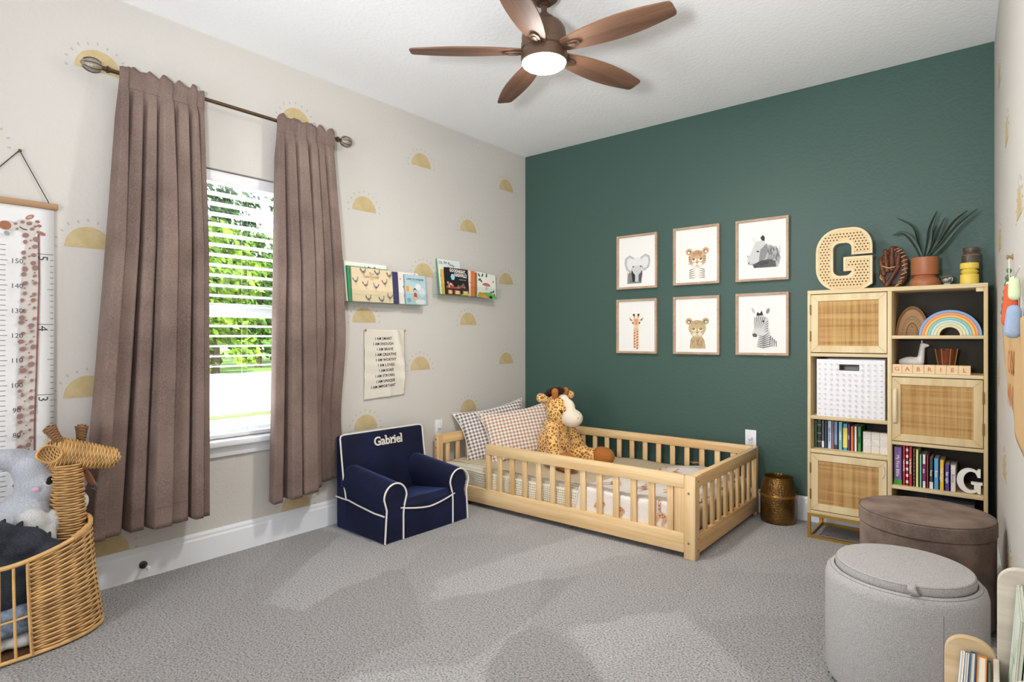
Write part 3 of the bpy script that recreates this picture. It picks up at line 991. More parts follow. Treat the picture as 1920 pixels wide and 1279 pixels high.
o = b.part('knit_cloth', M_WAFFLE, wb, angle=80); solidify(o, 0.003)
uv_from(o, lambda c: (c.x / 1.2 , (c.y - c.z) / 1.2))
# smooth beige top sheet turned back over the blanket
b = B(); b.grid(lambda u, v: (0.0 + 1.4 * u, 0.062 + 0.89 * v - 0.003 + 0.012 * sin(u * 9), 0.0085 + 0.003 * sin(u * 21 + v * 8) * sin(v * 5)), 70, 24)
ts = thing('bed_sheet', 'smooth beige sheet spread over the top of the mattress', 'sheet', at(0.085, -1.058, 0.245))
o = b.part('cloth', M_SHEET, ts, angle=80); solidify(o, 0.003)

# muslin blanket with giraffe print at the foot
M_MUS2 = plain('white_muslin', (228, 218, 208), 0.9, bmp=0.3, bscale=60)
mb = thing('giraffe_print_blanket', 'white muslin blanket printed with giraffes at the foot of the bed', 'blanket', at(1.32, -1.058, 0.245))
def mbf(u, v):
    # skewed cloth: u across the bed (front to back), v along x to the foot
    s = u * 1.25 - 0.17
    x0 = -0.10 + 0.26 * u
    x = x0 + (0.600 - x0) * v
    if s < 0: y, z = -0.0235 - 0.0025 * sin(v * 14), 0.004 + s * 1.0
    elif s < 0.05:
        a = (s / 0.05) * pi / 2; y, z = -0.0235 + 0.05 * (1 - cos(a)) , 0.004 + 0.013 * sin(a)
    else: y, z = 0.0265 + (s - 0.05) * 0.88, 0.017
    z += 0.006 * sin(v * 9 + u * 5) + 0.005 * sin(u * 17 + v * 4) + 0.006
    if v > 0.86 and s > 0.04:                                   # dips down at the foot
        k = (v - 0.86) / 0.14
        z -= 0.10 * k ** 1.6 * (0.5 + 0.5 * sin(u * 9 + 1.2)) + 0.02 * k
        x -= 0.06 * k * k
        x = min(x, 0.574)
    # thick roll near the front and the back corner
    z += 0.022 * math.exp(-((u - 0.85) / 0.10) ** 2) * min(1, v * 3)
    return (x, y, z)
b = B(); b.grid(mbf, 70, 50); o = b.part('cloth', M_MUS2, mb, angle=80); solidify(o, 0.004)
def flat_on(F, f, name, parent, lift=0.0032):
    """lay a flat print, drawn in (u, v) in 0..1, on a cloth given by f(u, v)"""
    v2 = []
    for (x, y, w) in F.v:
        x, y = min(max(x, 0.002), 0.998), min(max(y, 0.002), 0.998)
        p = Vector(f(x, y)); e = 0.002
        du = Vector(f(min(x + e, 1), y)) - Vector(f(max(x - e, 0), y)); dv = Vector(f(x, min(y + e, 1))) - Vector(f(x, max(y - e, 0)))
        n = du.cross(dv)
        n = n.normalized() if n.length > 1e-12 else Vector((0, 0, 1))
        if n.z < -0.1 or (abs(n.z) <= 0.1 and n.y > 0): n = -n
        v2.append(tuple(p + n * (lift + w)))
    F.v = v2
    o = F.part(name, parent); o['kind'] = 'stuff'
    return o
F = Flat(0, 0.0002)
TAN, DK, BL = (214, 160, 116), (120, 70, 56), (150, 166, 190)
def mini_giraffe(F, u, v, s, a):
    ca, sa = cos(a), sin(a)
    def P(x, y): return (u + s * (x * ca - y * sa) * 0.8, v + s * (x * sa + y * ca) * 1.5)
    def el(x, y, rx, ry, c):
        F.poly([P(x + rx * cos(t * pi / 6), y + ry * sin(t * pi / 6)) for t in range(12)], c)
    def ln(pts, w, c):
        for (x0, y0), (x1, y1) in zip(pts, pts[1:]):
            d = Vector((x1 - x0, y1 - y0)).normalized(); n = Vector((-d.y, d.x)) * w
            F.poly([P(x0 + n.x, y0 + n.y), P(x0 - n.x, y0 - n.y), P(x1 - n.x, y1 - n.y), P(x1 + n.x, y1 + n.y)], c)
    el(0, 0, 0.26, 0.13, TAN)
    for x in (-0.2, -0.12, 0.12, 0.2): ln([(x, -0.05), (x, -0.42)], 0.03, TAN)
    ln([(0.18, 0.03), (0.36, 0.46)], 0.055, TAN)
    el(0.42, 0.5, 0.11, 0.06, TAN)
    for x, y in ((-0.12, 0.03), (0.02, 0.05), (0.1, -0.04), (-0.05, -0.05), (0.25, 0.2), (0.31, 0.35)): el(x, y, 0.04, 0.03, DK)
rr = random.Random(8)
for i in range(5):
    for j in range(3):
        mini_giraffe(F, 0.10 + 0.19 * i + rr.uniform(-0.03, 0.03), 0.2 + 0.28 * j + rr.uniform(-0.05, 0.05), 0.12, rr.choice([0.2, -1.2, 1.4, 2.6]))
for i in range(14):
    F.ell(rr.uniform(0.03, 0.97), rr.uniform(0.08, 0.95), 0.007, 0.011, DK)
flat_on(F, mbf, 'giraffe_print', mb)

# grey waffle drape behind the end slats
M_WAFFLE2 = waffle('grey_waffle_knit', (200, 194, 182), (104, 92, 80), 70, 76)
eb = thing('foot_blanket', 'folded grey waffle-knit blanket behind the end slats at the foot of the bed', 'blanket', at(1.9, -1.03, 0.10))
def ebf(u, v):
    return (0.012 + 0.020 * (0.5 + 0.5 * sin(u * 46)) * v + 0.004, 0.02 + 0.88 * u, 0.150 - 0.150 * v - 0.01 * sin(u * 21))
b = B(); b.grid(ebf, 120, 16); o = b.part('knit_cloth', M_WAFFLE2, eb, angle=80); solidify(o, 0.006)
uv_from(o, lambda c: (c.y / 1.2, c.z / 1.2))

# checked pillows
def check_mat(name, c, s):
    m, nt, p = new_mat(name)
    tc = nt.nodes.new('ShaderNodeTexCoord')
    sp = nt.nodes.new('ShaderNodeSeparateXYZ'); nt.links.new(tc.outputs['UV'], sp.inputs[0])
    o = []
    for ax in (0, 1):
        mu = nd(nt, 'ShaderNodeMath', operation='MULTIPLY'); mu.inputs[1].default_value = s
        fr = nd(nt, 'ShaderNodeMath', operation='FRACT')
        gt = nd(nt, 'ShaderNodeMath', operation='GREATER_THAN'); gt.inputs[1].default_value = 0.5
        nt.links.new(sp.outputs[ax], mu.inputs[0]); nt.links.new(mu.outputs[0], fr.inputs[0]); nt.links.new(fr.outputs[0], gt.inputs[0])
        o.append(gt.outputs[0])
    a = nd(nt, 'ShaderNodeMath', operation='ADD'); nt.links.new(o[0], a.inputs[0]); nt.links.new(o[1], a.inputs[1])
    h = nd(nt, 'ShaderNodeMath', operation='MULTIPLY'); h.inputs[1].default_value = 0.5; nt.links.new(a.outputs[0], h.inputs[0])
    w = rgb(232, 226, 218); d = rgb(*c)
    mid = tuple((x + y) / 2 for x, y in zip(w, d))
    nt.links.new(ramp(nt, h.outputs[0], [(0.0, w), (0.34, mid), (0.67, d)], 'CONSTANT'), p.inputs['Base Color'])
    p.inputs['Roughness'].default_value = 0.9
    return m
def pillow(label, M, w, h, t, mat):
    T = thing('pillow', label, 'pillow', M, 'checked pillows')
    b = B()
    for sgn in (1, -1):
        def f(u, v):
            x, y = (u - 0.5) * 2, (v - 0.5) * 2
            e = max(0, (1 - abs(x) ** 2.4)) * max(0, (1 - abs(y) ** 2.4))
            pin = 1 - 0.17 * (1 - abs(x) ** 2) * abs(y) ** 3
            pin2 = 1 - 0.17 * (1 - abs(y) ** 2) * abs(x) ** 3
            z = sgn * t * e ** 0.42 + 0.006 * noise.noise(Vector((x * 2, y * 2, sgn)))* e
            return (x * w / 2 * pin2, y * h / 2 * pin, z)
        b.grid(f, 36, 36)
    bmesh.ops.remove_doubles(b.bm, verts=b.bm.verts, dist=0.0004)
    bmesh.ops.recalc_face_normals(b.bm, faces=b.bm.faces)
    o = b.part('cover', mat, T, angle=80)
    uv_from(o, lambda c: (c.x, c.y))
    b = B(); n = 40
    pts = []
    for k in range(4 * n):
        s_, q = divmod(k, n); q = q / n * 2 - 1
        x, y = ((q, -1), (1, q), (-q, 1), (-1, -q))[s_]
        pin = 1 - 0.17 * (1 - abs(x) ** 2) * abs(y) ** 3; pin2 = 1 - 0.17 * (1 - abs(y) ** 2) * abs(x) ** 3
        pts.append((x * w / 2 * pin2, y * h / 2 * pin, 0))
    b.tube(pts, 0.003, 6, closed=True); b.part('piped_edge', mat, T)
    return T
CH1 = check_mat('navy_brown_check', (112, 96, 100), 38)
CH2 = check_mat('tan_check', (172, 128, 96), 38)
def lean(x, y, z, tilt, yaw, roll=0):
    """pillow standing on an edge: local y up, local z facing; tilt back, yaw about z"""
    return Matrix.Translation((x, y, z)) @ Matrix.Rotation(yaw, 4, 'Z') @ Matrix.Rotation(R(90) - tilt, 4, 'X') @ Matrix.Rotation(roll, 4, 'Z')
pillow('checked pillow leaning on the head rail, behind the other pillow', lean(0.225, -0.66, 0.440, R(24), R(62), R(9)), 0.60, 0.42, 0.055, CH1)
pillow('tan checked pillow in front, against the giraffe plush', lean(0.425, -0.61, 0.440, R(30), R(50), R(9)), 0.58, 0.43, 0.06, CH2)

# ================================================================ giraffe plush (sits on the bed, looks to +x)
def spots(name, base, spot, sc, thr):
    m, nt, p = new_mat(name)
    v = coords(nt)
    n = nd(nt, 'ShaderNodeTexNoise', Scale=9.0, Detail=2.0); nt.links.new(v, n.inputs['Vector'])
    s = nd(nt, 'ShaderNodeVectorMath', operation='SCALE'); s.inputs['Scale'].default_value = 0.05; nt.links.new(n.outputs['Color'], s.inputs[0])
    a = nd(nt, 'ShaderNodeVectorMath', operation='ADD'); nt.links.new(v, a.inputs[0]); nt.links.new(s.outputs[0], a.inputs[1])
    k = nd(nt, 'ShaderNodeTexVoronoi', feature='DISTANCE_TO_EDGE', Scale=sc); nt.links.new(a.outputs[0], k.inputs['Vector'])
    nt.links.new(ramp(nt, k.outputs['Distance'], [(thr, rgb(*base)), (thr + 0.04, rgb(*spot))]), p.inputs['Base Color'])
    p.inputs['Roughness'].default_value = 0.95
    p.inputs['Sheen Weight'].default_value = 0.3
    f = nd(nt, 'ShaderNodeTexNoise', Scale=220.0, Detail=2.0); nt.links.new(v, f.inputs['Vector'])
    bump(nt, p, f.outputs[0], 0.5, 0.006)
    return m
M_GIR = spots('giraffe_plush_spots', (232, 192, 116), (156, 88, 40), 44, 0.115)
M_MUZ = plain('cream_plush', (226, 214, 192), 0.95, bmp=0.3, bscale=250, sheen=0.3)
M_HOOF = plain('brown_plush', (170, 104, 44), 0.95, var=0.12, bmp=0.3, bscale=250, sheen=0.3)
M_MANE = plain('dark_mane', (58, 34, 22), 0.95, bmp=0.4, bscale=200)
gp = thing('giraffe_plush', 'large spotted giraffe soft toy sitting on the bed beside the pillows', 'soft toy', at(0.765, -0.62, 0.262, R(-8)) @ Matrix.Scale(1.0, 4))
# local: faces +x, sits at the origin
body = [((-0.02, 0, 0.13), (0.130, 0.125, 0.145)), ((0.0, 0, 0.25), (0.095, 0.095, 0.10)),
        ((0.06, -0.105, 0.24), (0.105, -0.13, 0.09), 0.05, 0.052), ((0.03, 0.10, 0.24), (0.12, 0.15, 0.08), 0.048, 0.048),
        ((0.06, -0.10, 0.062), (0.20, -0.135, 0.062), 0.066, 0.058), ((0.06, 0.10, 0.062), (0.245, 0.16, 0.062), 0.066, 0.056)]
b = blob(body, 0.011, 8); b.part('body', M_GIR, gp, angle=80)
b = blob([((0.035, 0, 0.375), (0.105, 0.100, 0.108)), ((0.0, 0, 0.40), (0.085, 0.085, 0.085))], 0.009, 6); b.part('head', M_GIR, gp, angle=80)
b = blob([((0.148, 0, 0.335), (0.082, 0.072, 0.064)), ((0.108, 0, 0.405), (0.062, 0.040, 0.062)), ((0.07, 0, 0.46), (0.046, 0.032, 0.036))], 0.008, 6); b.part('muzzle', M_MUZ, gp, angle=80)
for s in (-1, 1):
    b = blob([((0.105, s * 0.135, 0.075), (0.115, s * 0.14, 0.05), 0.054, 0.052)] if s < 0 else [((0.13, 0.16, 0.07), (0.14, 0.165, 0.052), 0.05, 0.05)], 0.009, 4)
    b.part('hand_hoof', M_HOOF, gp, angle=80)
    b = blob([((0.215, s * 0.14, 0.062), (0.255, s * 0.15, 0.062), 0.066, 0.060)] if s < 0 else [((0.27, 0.17, 0.066), (0.305, 0.18, 0.066), 0.068, 0.062)], 0.009, 4)
    b.part('foot_hoof', M_HOOF, gp, angle=80)
    b = blob([((0.0, s * 0.095, 0.455), (-0.005, s * 0.15, 0.475), 0.024, 0.034)], 0.007, 4); b.part('ear', M_GIR, gp, angle=80)
    b = blob([((0.03, s * 0.045, 0.475), (0.04, s * 0.055, 0.515), 0.022, 0.026)], 0.007, 3); b.part('horn', M_HOOF, gp, angle=80)
    b = B(); b.ell((0.118, s * 0.074, 0.385), (0.010, 0.008, 0.012)); b.part('eye', plain('glossy_black', (16, 14, 14), 0.1), gp)
    b = B(); b.ell((0.226, s * 0.024, 0.345), (0.004, 0.004, 0.003), u=10, v=6); b.part('nostril', plain('thread_grey', (128, 120, 110), 0.9), gp)
# mane: many short tufts, one part
b = B(); rr = random.Random(4)
for k in range(420):
    t = rr.random()
    a = -0.35 + 1.75 * t
    c = Vector((0.012 - 0.098 * sin(a), rr.gauss(0, 0.020), 0.40 + 0.098 * cos(a)))
    d = Vector((-sin(a) + rr.gauss(0, 0.3), rr.gauss(0, 0.35), cos(a) + rr.gauss(0, 0.3))).normalized()
    b.tube([c, c + d * 0.022, c + d * 0.043 + Vector((0.004, 0, 0.002))], [0.0035, 0.003, 0.0006], 4)
b.part('mane', M_MANE, gp, kind='stuff')

# ================================================================ navy armchair
def navy():
    m, nt, p = new_mat('navy_velour')
    v = coords(nt)
    n = nd(nt, 'ShaderNodeTexNoise', Scale=5.0, Detail=4.0); nt.links.new(v, n.inputs['Vector'])
    nt.links.new(ramp(nt, n.outputs[0], [(0.35, rgb(17, 19, 40)), (0.7, rgb(25, 29, 60))]), p.inputs['Base Color'])
    p.inputs['Roughness'].default_value = 0.8; p.inputs['Specular IOR Level'].default_value = 0.2
    p.inputs['Sheen Weight'].default_value = 1.0; p.inputs['Sheen Roughness'].default_value = 0.35
    p.inputs['Sheen Tint'].default_value = rgb(100, 122, 190)
    f = nd(nt, 'ShaderNodeTexNoise', Scale=9.0, Detail=5.0); nt.links.new(v, f.inputs['Vector'])
    bump(nt, p, f.outputs[0], 0.25, 0.02)
    return m
M_NAVY = navy()
M_PIPE = plain('white_piping', (226, 222, 212), 0.8)
# local: x across, front = -y, z up
AW, AD = 0.332, 0.245
ch = thing('kids_armchair', 'small navy velour armchair with white piping and a stitched name on its back', 'armchair', at(0.322, -1.652, 0, R(90 - 1.5)))
def arm_out(n=14, cx=0.0, w=0.082, top=0.335, neck=0.058, s=-1, inset=0.0):
    """keyhole outline of the arm front: narrow base, bulging rounded top; (x, z)"""
    p = [(-neck, 0.0), (-neck, 0.15), (-neck - 0.004, 0.19)]
    for k in range(n + 1):
        a = pi - pi * k / n
        p.append((w * cos(a), top - w + w * sin(a)))
    p += [(neck + 0.004, 0.19), (neck, 0.15), (neck, 0.0)]
    p[0] = (-0.076 + inset, 0.0); p[1] = (-0.068 + inset, 0.13)
    return p if s < 0 else [(-x, z) for x, z in p[::-1]]
def soften(b, name, mat, bev=0.022, lv=1, **k):
    o = b.part(name, mat, ch, angle=60, **k)
    m = o.modifiers.new('round', 'BEVEL'); m.width = bev; m.segments = 3; m.limit_method = 'ANGLE'; m.angle_limit = R(50)
    return o
XF = frame((0, 0, 0), (1, 0, 0), (0, 0, 1))         # xz-outline, extruded toward -y (front)
for s in (-1, 1):
    p = [(x + s * (AW - 0.082), z) for x, z in arm_out(s=s)]
    b = B(); b.prism(p, -0.18, AD, XF)
    # arm swells and rises a little toward the back
    for v in b.bm.verts:
        k = min(1, max(0, (v.co.y + AD) / 0.40))
        if v.co.z > 0.18: v.co.z += 0.045 * k * (v.co.z - 0.18) / 0.155
        if v.co.z > 0.18 and (v.co.x - s * (AW - 0.082)) * s > 0.02: v.co.x -= s * 0.012 * (1 - k)
    soften(b, 'arm', M_NAVY, 0.016)
    q = [(x + s * (AW - 0.082), z) for x, z in arm_out(w=0.079, top=0.332, neck=0.0565, s=s, inset=0.003)]
    b = B(); b.tube([(x, -AD - 0.0015, max(z, 0.004)) for x, z in q], 0.0052, 8); b.part('piping', M_PIPE, ch)
    # side piping: skirt seam from the arm front back to the rear, then up the back edge
    b = B(); xo = s * (AW - 0.082 + 0.068)
    b.tube([(xo - s * 0.000, -AD + 0.012, 0.155), (xo + s * 0.004, -AD + 0.10, 0.158), (xo + s * 0.003, 0.0, 0.172), (s * (AW - 0.012), 0.115, 0.186), (s * (AW - 0.006), 0.16, 0.188), (s * (AW - 0.006), 0.236, 0.19)], 0.0048, 8); b.part('piping', M_PIPE, ch)
# back: slab leaning a little, wider than the seat
b = B()
prof = [(0.238, 0.0), (0.240, 0.30), (0.246, 0.545), (0.242, 0.556), (0.206, 0.560), (0.196, 0.550), (0.172, 0.36), (0.135, 0.20), (0.10, 0.0)]
b.prism(prof, -AW + 0.010, AW - 0.010, frame((0, 0, 0), (0, 1, 0), (0, 0, 1)))
soften(b, 'backrest', M_NAVY, 0.018)
b = B()
top = [(-AW + 0.010, 0.134, 0.19), (-AW + 0.008, 0.158, 0.30), (-AW + 0.010, 0.180, 0.42), (-AW + 0.010, 0.197, 0.540), (-AW + 0.018, 0.203, 0.556), (-AW + 0.04, 0.206, 0.5615)]
b.tube(top + [(-x, y, z) for x, y, z in top[::-1]], 0.0050, 8); b.part('piping', M_PIPE, ch)
# seat block with a cushioned top that dips to the back
b = B()
def seat(u, v):
    x = (u - 0.5) * 2 * (AW - 0.125)
    y = -AD + 0.012 + v * 0.40
    z = 0.205 - 0.05 * v + 0.018 * (1 - (2 * u - 1) ** 2) * (1 - v) + 0.018 * abs(2 * u - 1) ** 3
    if v < 0.06: z -= 0.02 * (1 - v / 0.06) ** 2
    return (x, y, z)
b.grid(seat, 24, 24)
b.part('seat_cushion', M_NAVY, ch, angle=80)
b = B()
def apron(u, v):
    x = (u - 0.5) * 2 * (AW - 0.120)
    zt = 0.150 + 0.035 * abs(2 * u - 1) ** 1.5
    return (x, -AD + 0.006 - 0.010 * (1 - (2 * u - 1) ** 2) * (0.4 + 0.6 * v), zt * v)
b.grid(apron, 20, 8)
b.grid(lambda u, v: tuple(Vector(apron(u, 1)).lerp(Vector(seat(u, 0)), v) + Vector((0, -0.012 * sin(v * pi), 0.004 * sin(v * pi)))), 20, 6)
b.part('seat_front', M_NAVY, ch, angle=80)
b = B(); b.tube([Vector(apron(i / 20, 1)) + Vector((0, -0.003, 0)) for i in range(21)], 0.0050, 8); b.part('piping', M_PIPE, ch)
b = B(); b.box(-AW + 0.03, AW - 0.03, -AD + 0.03, 0.24, 0, 0.13); b.part('base', M_NAVY, ch)
# stitched name: bold letters with slab serifs
b = B()
T = frame((0.03, 0.1845, 0.468), (1, 0, 0), (0, 0.126, 1))
b.text('Gabriel', 0.078, 0.0018, T, off=0.0016, squeeze=0.98)
xw = [v.co.x for v in b.bm.verts]; xm, xM = min(xw), max(xw)
for fx in ((0.335, 0.0), (0.555, 0.0), (0.66, 0.0), (0.945, 0.0)): pass
def serif(x0, x1, z, h=0.0055): b.box(x0, x1, z, z + h, -0.0018, 0.0018, M=T)
W_ = xM - xm; X0 = xm - 0.03
for x0, x1, z in ((0.375, 0.435, 0.052), (0.555, 0.605, -0.0005), (0.555, 0.60, 0.036), (0.66, 0.735, -0.0005), (0.655, 0.70, 0.036), (0.93, 1.005, -0.0005), (0.925, 0.97, 0.052), (0.32, 0.36, -0.0005), (0.225, 0.262, 0.032)):
    serif(X0 + x0 * W_, X0 + x1 * W_, z)
b.part('stitched_name', plain('cream_thread', (228, 222, 206), 0.8), ch, smooth=False)
# ================================================================ books
M_PAGE = plain('page_edges', (232, 226, 212), 0.85, bmp=0.1, bscale=300)
def cover_mat(c):
    return plain('cover_%02x%02x%02x' % c, c, 0.45)
def book(label, M, w, h, t, c, spine=None, front=None, group=None, rad=0.0025):
    """local: spine at x=0 facing -x... stands in xz; x width, z height, y thickness (front cover faces -y)"""
    T = thing('book', label, 'book', M, group)
    cm = cover_mat(c)
    b = B()
    e = 0.0022
    b.box(0, w, 0, e, 0, h); b.box(0, w, t - e, t, 0, h); b.box(0, e, 0, t, 0, h)
    b.part('cover', cm, T, smooth=False)
    b = B(); b.box(e, w - 0.003, e, t - e, 0.003, h - 0.003); b.part('pages', M_PAGE, T, smooth=False)
    if front:                                   # print on the front cover: u -> x, v -> z
        F = Flat(0.0); front(F, w, h); F.part('cover_print', T, M=frame((0, -0.0003, 0), (1, 0, 0), (0, 0, 1)))
    if spine:                                   # print on the spine: u -> up the spine, v across
        F = Flat(0.0); spine(F, h, t); F.part('spine_print', T, M=frame((-0.0003, 0, 0), (0, -1, 0), (0, 0, 1)))
    return T

# ================================================================ clear acrylic ledges with books
def acrylic():
    m = bpy.data.materials.new('clear_acrylic'); m.use_nodes = True
    nt = m.node_tree; nt.nodes.clear()
    o = nt.nodes.new('ShaderNodeOutputMaterial'); t = nt.nodes.new('ShaderNodeBsdfTransparent'); g = nt.nodes.new('ShaderNodeBsdfGlossy')
    g.inputs['Roughness'].default_value = 0.05; t.inputs['Color'].default_value = (0.965, 0.98, 0.975, 1)
    f = facing_fac(nt, 0.02, 0.4)
    mx = nt.nodes.new('ShaderNodeMixShader')
    nt.links.new(f, mx.inputs[0]); nt.links.new(t.outputs[0], mx.inputs[1]); nt.links.new(g.outputs[0], mx.inputs[2])
    nt.links.new(mx.outputs[0], o.inputs[0]); return m
M_ACR = acrylic()
def ledge(yc, z, L, label):
    t = thing('acrylic_book_ledge', label, 'shelf', on_left(yc, z), 'clear acrylic book ledges')
    b = B(); b.box(-L / 2, L / 2, -0.03, 0.16, 0.0005, 0.0045, 0.001); b.part('back_plate', M_ACR, t)
    b = B(); b.box(-L / 2, L / 2, -0.0045, 0.0, 0.0045, 0.092, 0.001); b.part('shelf_plate', M_ACR, t)
    b = B(); b.box(-L / 2, L / 2, 0.0, 0.075, 0.088, 0.092, 0.001); b.part('front_lip', M_ACR, t)
    b = B()
    for x in (-L * 0.4, L * 0.4): b.lathe([(0.006, 0.0045), (0.006, 0.006), (0, 0.0065)], 12, Matrix.Translation((x, 0.12, 0)))
    b.part('screw', M_SCREW, t)
    return t
ledge(-1.56, 1.385, 0.655, 'clear acrylic book ledge nearer the window, holding the rooster book')
ledge(-0.77, 1.475, 0.675, 'clear acrylic book ledge nearer the green wall, holding the black book')
def stand(y, z, x, ang=8):
    """book facing the room on the left wall: its width runs along +y, leaning back"""
    return frame((x, y, z), (0, 1, 0), (0, 0, 1)) @ Matrix.Rotation(R(-ang), 4, 'X') @ frame((0, 0, 0), (1, 0, 0), (0, 0, -1)).inverted() @ Matrix.Identity(4)
def stand(y, z, x, ang=8, roll=0):
    # columns: local x -> +y world, local y (thickness, from front cover backwards) -> -x, local z -> up; then lean
    m = Matrix(((0, -1, 0, x), (1, 0, 0, y), (0, 0, 1, z), (0, 0, 0, 1)))
    return m @ Matrix.Rotation(R(-ang), 4, 'X') @ Matrix.Rotation(R(roll), 4, 'Y')
CREAMC = (226, 204, 168)
def rooster(F, x, y, s, flip=1):
    def P(a, b): return (x + flip * a * s, y + b * s)
    F.poly([P(-0.9, 0.9), P(-0.55, 0.25), P(-0.3, 0.1), P(-0.55, -0.1), P(-1.0, 0.5)], (74, 74, 78))
    F.poly([P(-0.6, 0.2), P(-0.2, 0.1), P(0.3, 0.35), P(0.5, 0.9), P(0.75, 0.9), P(0.7, 0.2), P(0.35, -0.35), P(-0.15, -0.45), P(-0.5, -0.2)], (146, 140, 140))
    F.poly([P(-0.4, 0.05), P(0.2, 0.1), P(0.15, -0.2), P(-0.3, -0.25)], (84, 84, 90))
    F.poly([P(0.5, 0.9), P(0.45, 1.12), P(0.62, 1.02), P(0.7, 1.15), P(0.76, 0.9)], (188, 92, 70))
    F.poly([P(0.74, 0.88), P(0.95, 0.8), P(0.74, 0.76)], (206, 160, 90))
    for dx in (-0.1, 0.15): F.line([P(dx, -0.4), P(dx + 0.02, -0.9), P(dx + 0.18, -0.95)], 0.06 * s, (150, 130, 110))
def fr_rooster(F, w, h):
    F.rect(0.001, w - 0.001, 0.001, h - 0.001, CREAMC)
    for x, y, fl in ((0.10, 0.60, 1), (0.33, 0.50, 1), (0.57, 0.46, -1), (0.80, 0.60, 1), (0.38, 0.08, 1), (0.70, 0.06, 1), (0.90, 0.16, -1), (0.62, 0.88, 1), (0.28, 0.90, 1), (0.92, 0.85, 1)):
        rooster(F, x * w, y * h * 0.97 + 0.003, 0.026, fl)
    F.line([(0.01, h * 0.20), (w - 0.01, h * 0.20)], 0.0012, (186, 160, 130))
    F.text('The', 0.024, w * 0.46, h * 0.80, (140, 104, 80)); F.text('Little Rooster', 0.024, w * 0.46, h * 0.71, (140, 104, 80), squeeze=0.9)
    F.text('a story', 0.010, w * 0.46, h * 0.655, (150, 120, 96))
def fr_gir(F, w, h):
    F.rect(0, w, 0, h, (236, 234, 226)); F.line([(0.004, h - 0.004), (w - 0.004, h - 0.004)], 0.002, (120, 120, 112))
    F.text('A Giraffe', 0.040, w * 0.60, h - 0.055, (40, 38, 38), off=0.001, squeeze=0.72)
    F.ell(w * 0.5, h * 0.4, w * 0.2, h * 0.2, (226, 180, 96))
def fr_dots(F, w, h):
    F.rect(0, w, 0, h, (238, 226, 214))
    r = random.Random(3)
    for i in range(26):
        F.ell(r.uniform(0.01, w - 0.01), r.uniform(0.01, h - 0.01), 0.008, 0.007, r.choice([(214, 110, 90), (150, 170, 210), (130, 180, 130), (226, 160, 170)]), 20, 10)
def fr_love(F, w, h):
    F.rect(0, w, 0, h, (168, 200, 212)); F.rect(w * 0.03, w * 0.97, h * 0.03, h * 0.97, (176, 204, 210))
    F.text('LOVE YOU FOREVER', 0.019, w * 0.5, h * 0.82, (48, 60, 84), off=0.0006, squeeze=0.88)
    F.text('A STORY FOR THE YOUNG', 0.008, w * 0.5, h * 0.765, (70, 80, 100))
    F.ell(w * 0.62, h * 0.60, w * 0.14, h * 0.11, (224, 226, 224)); F.ell(w * 0.80, h * 0.42, w * 0.14, h * 0.16, (206, 214, 214))
    F.rect(w * 0.06, w * 0.30, h * 0.42, h * 0.62, (232, 158, 70)); F.rect(w * 0.18, w * 0.30, h * 0.42, h * 0.62, (240, 196, 140))
    F.ell(w * 0.46, h * 0.48, w * 0.075, h * 0.075, (70, 48, 40)); F.ell(w * 0.465, h * 0.455, w * 0.060, h * 0.055, (226, 184, 156))
    F.poly([(w * 0.38, h * 0.24), (w * 0.56, h * 0.24), (w * 0.52, h * 0.40), (w * 0.41, h * 0.40)], (200, 72, 68))
    F.ell(w * 0.44, h * 0.20, w * 0.13, h * 0.06, (228, 190, 150)); F.ell(w * 0.70, h * 0.10, w * 0.25, h * 0.09, (226, 228, 226))
    F.ell(w * 0.16, h * 0.14, w * 0.10, h * 0.08, (140, 166, 180))
def fr_places(F, w, h):
    F.rect(0, w, 0, h, (226, 232, 226))
    for s, dx, dy, ro in (('Oh, the', 0.24, 0.87, 6), ('Places', 0.58, 0.83, -14), ("You'll Go", 0.62, 0.70, -10)):
        F.text(s, 0.032, w * dx, h * dy, (70, 76, 84), off=0.0006, rot=ro, squeeze=0.85)
    for i in range(16): F.ell(w * (0.1 + 0.06 * (i % 4)), h * (0.1 + 0.14 * (i // 4)), 0.010, 0.012, [(230, 190, 90), (210, 140, 170), (130, 180, 210), (150, 190, 120)][i % 4])
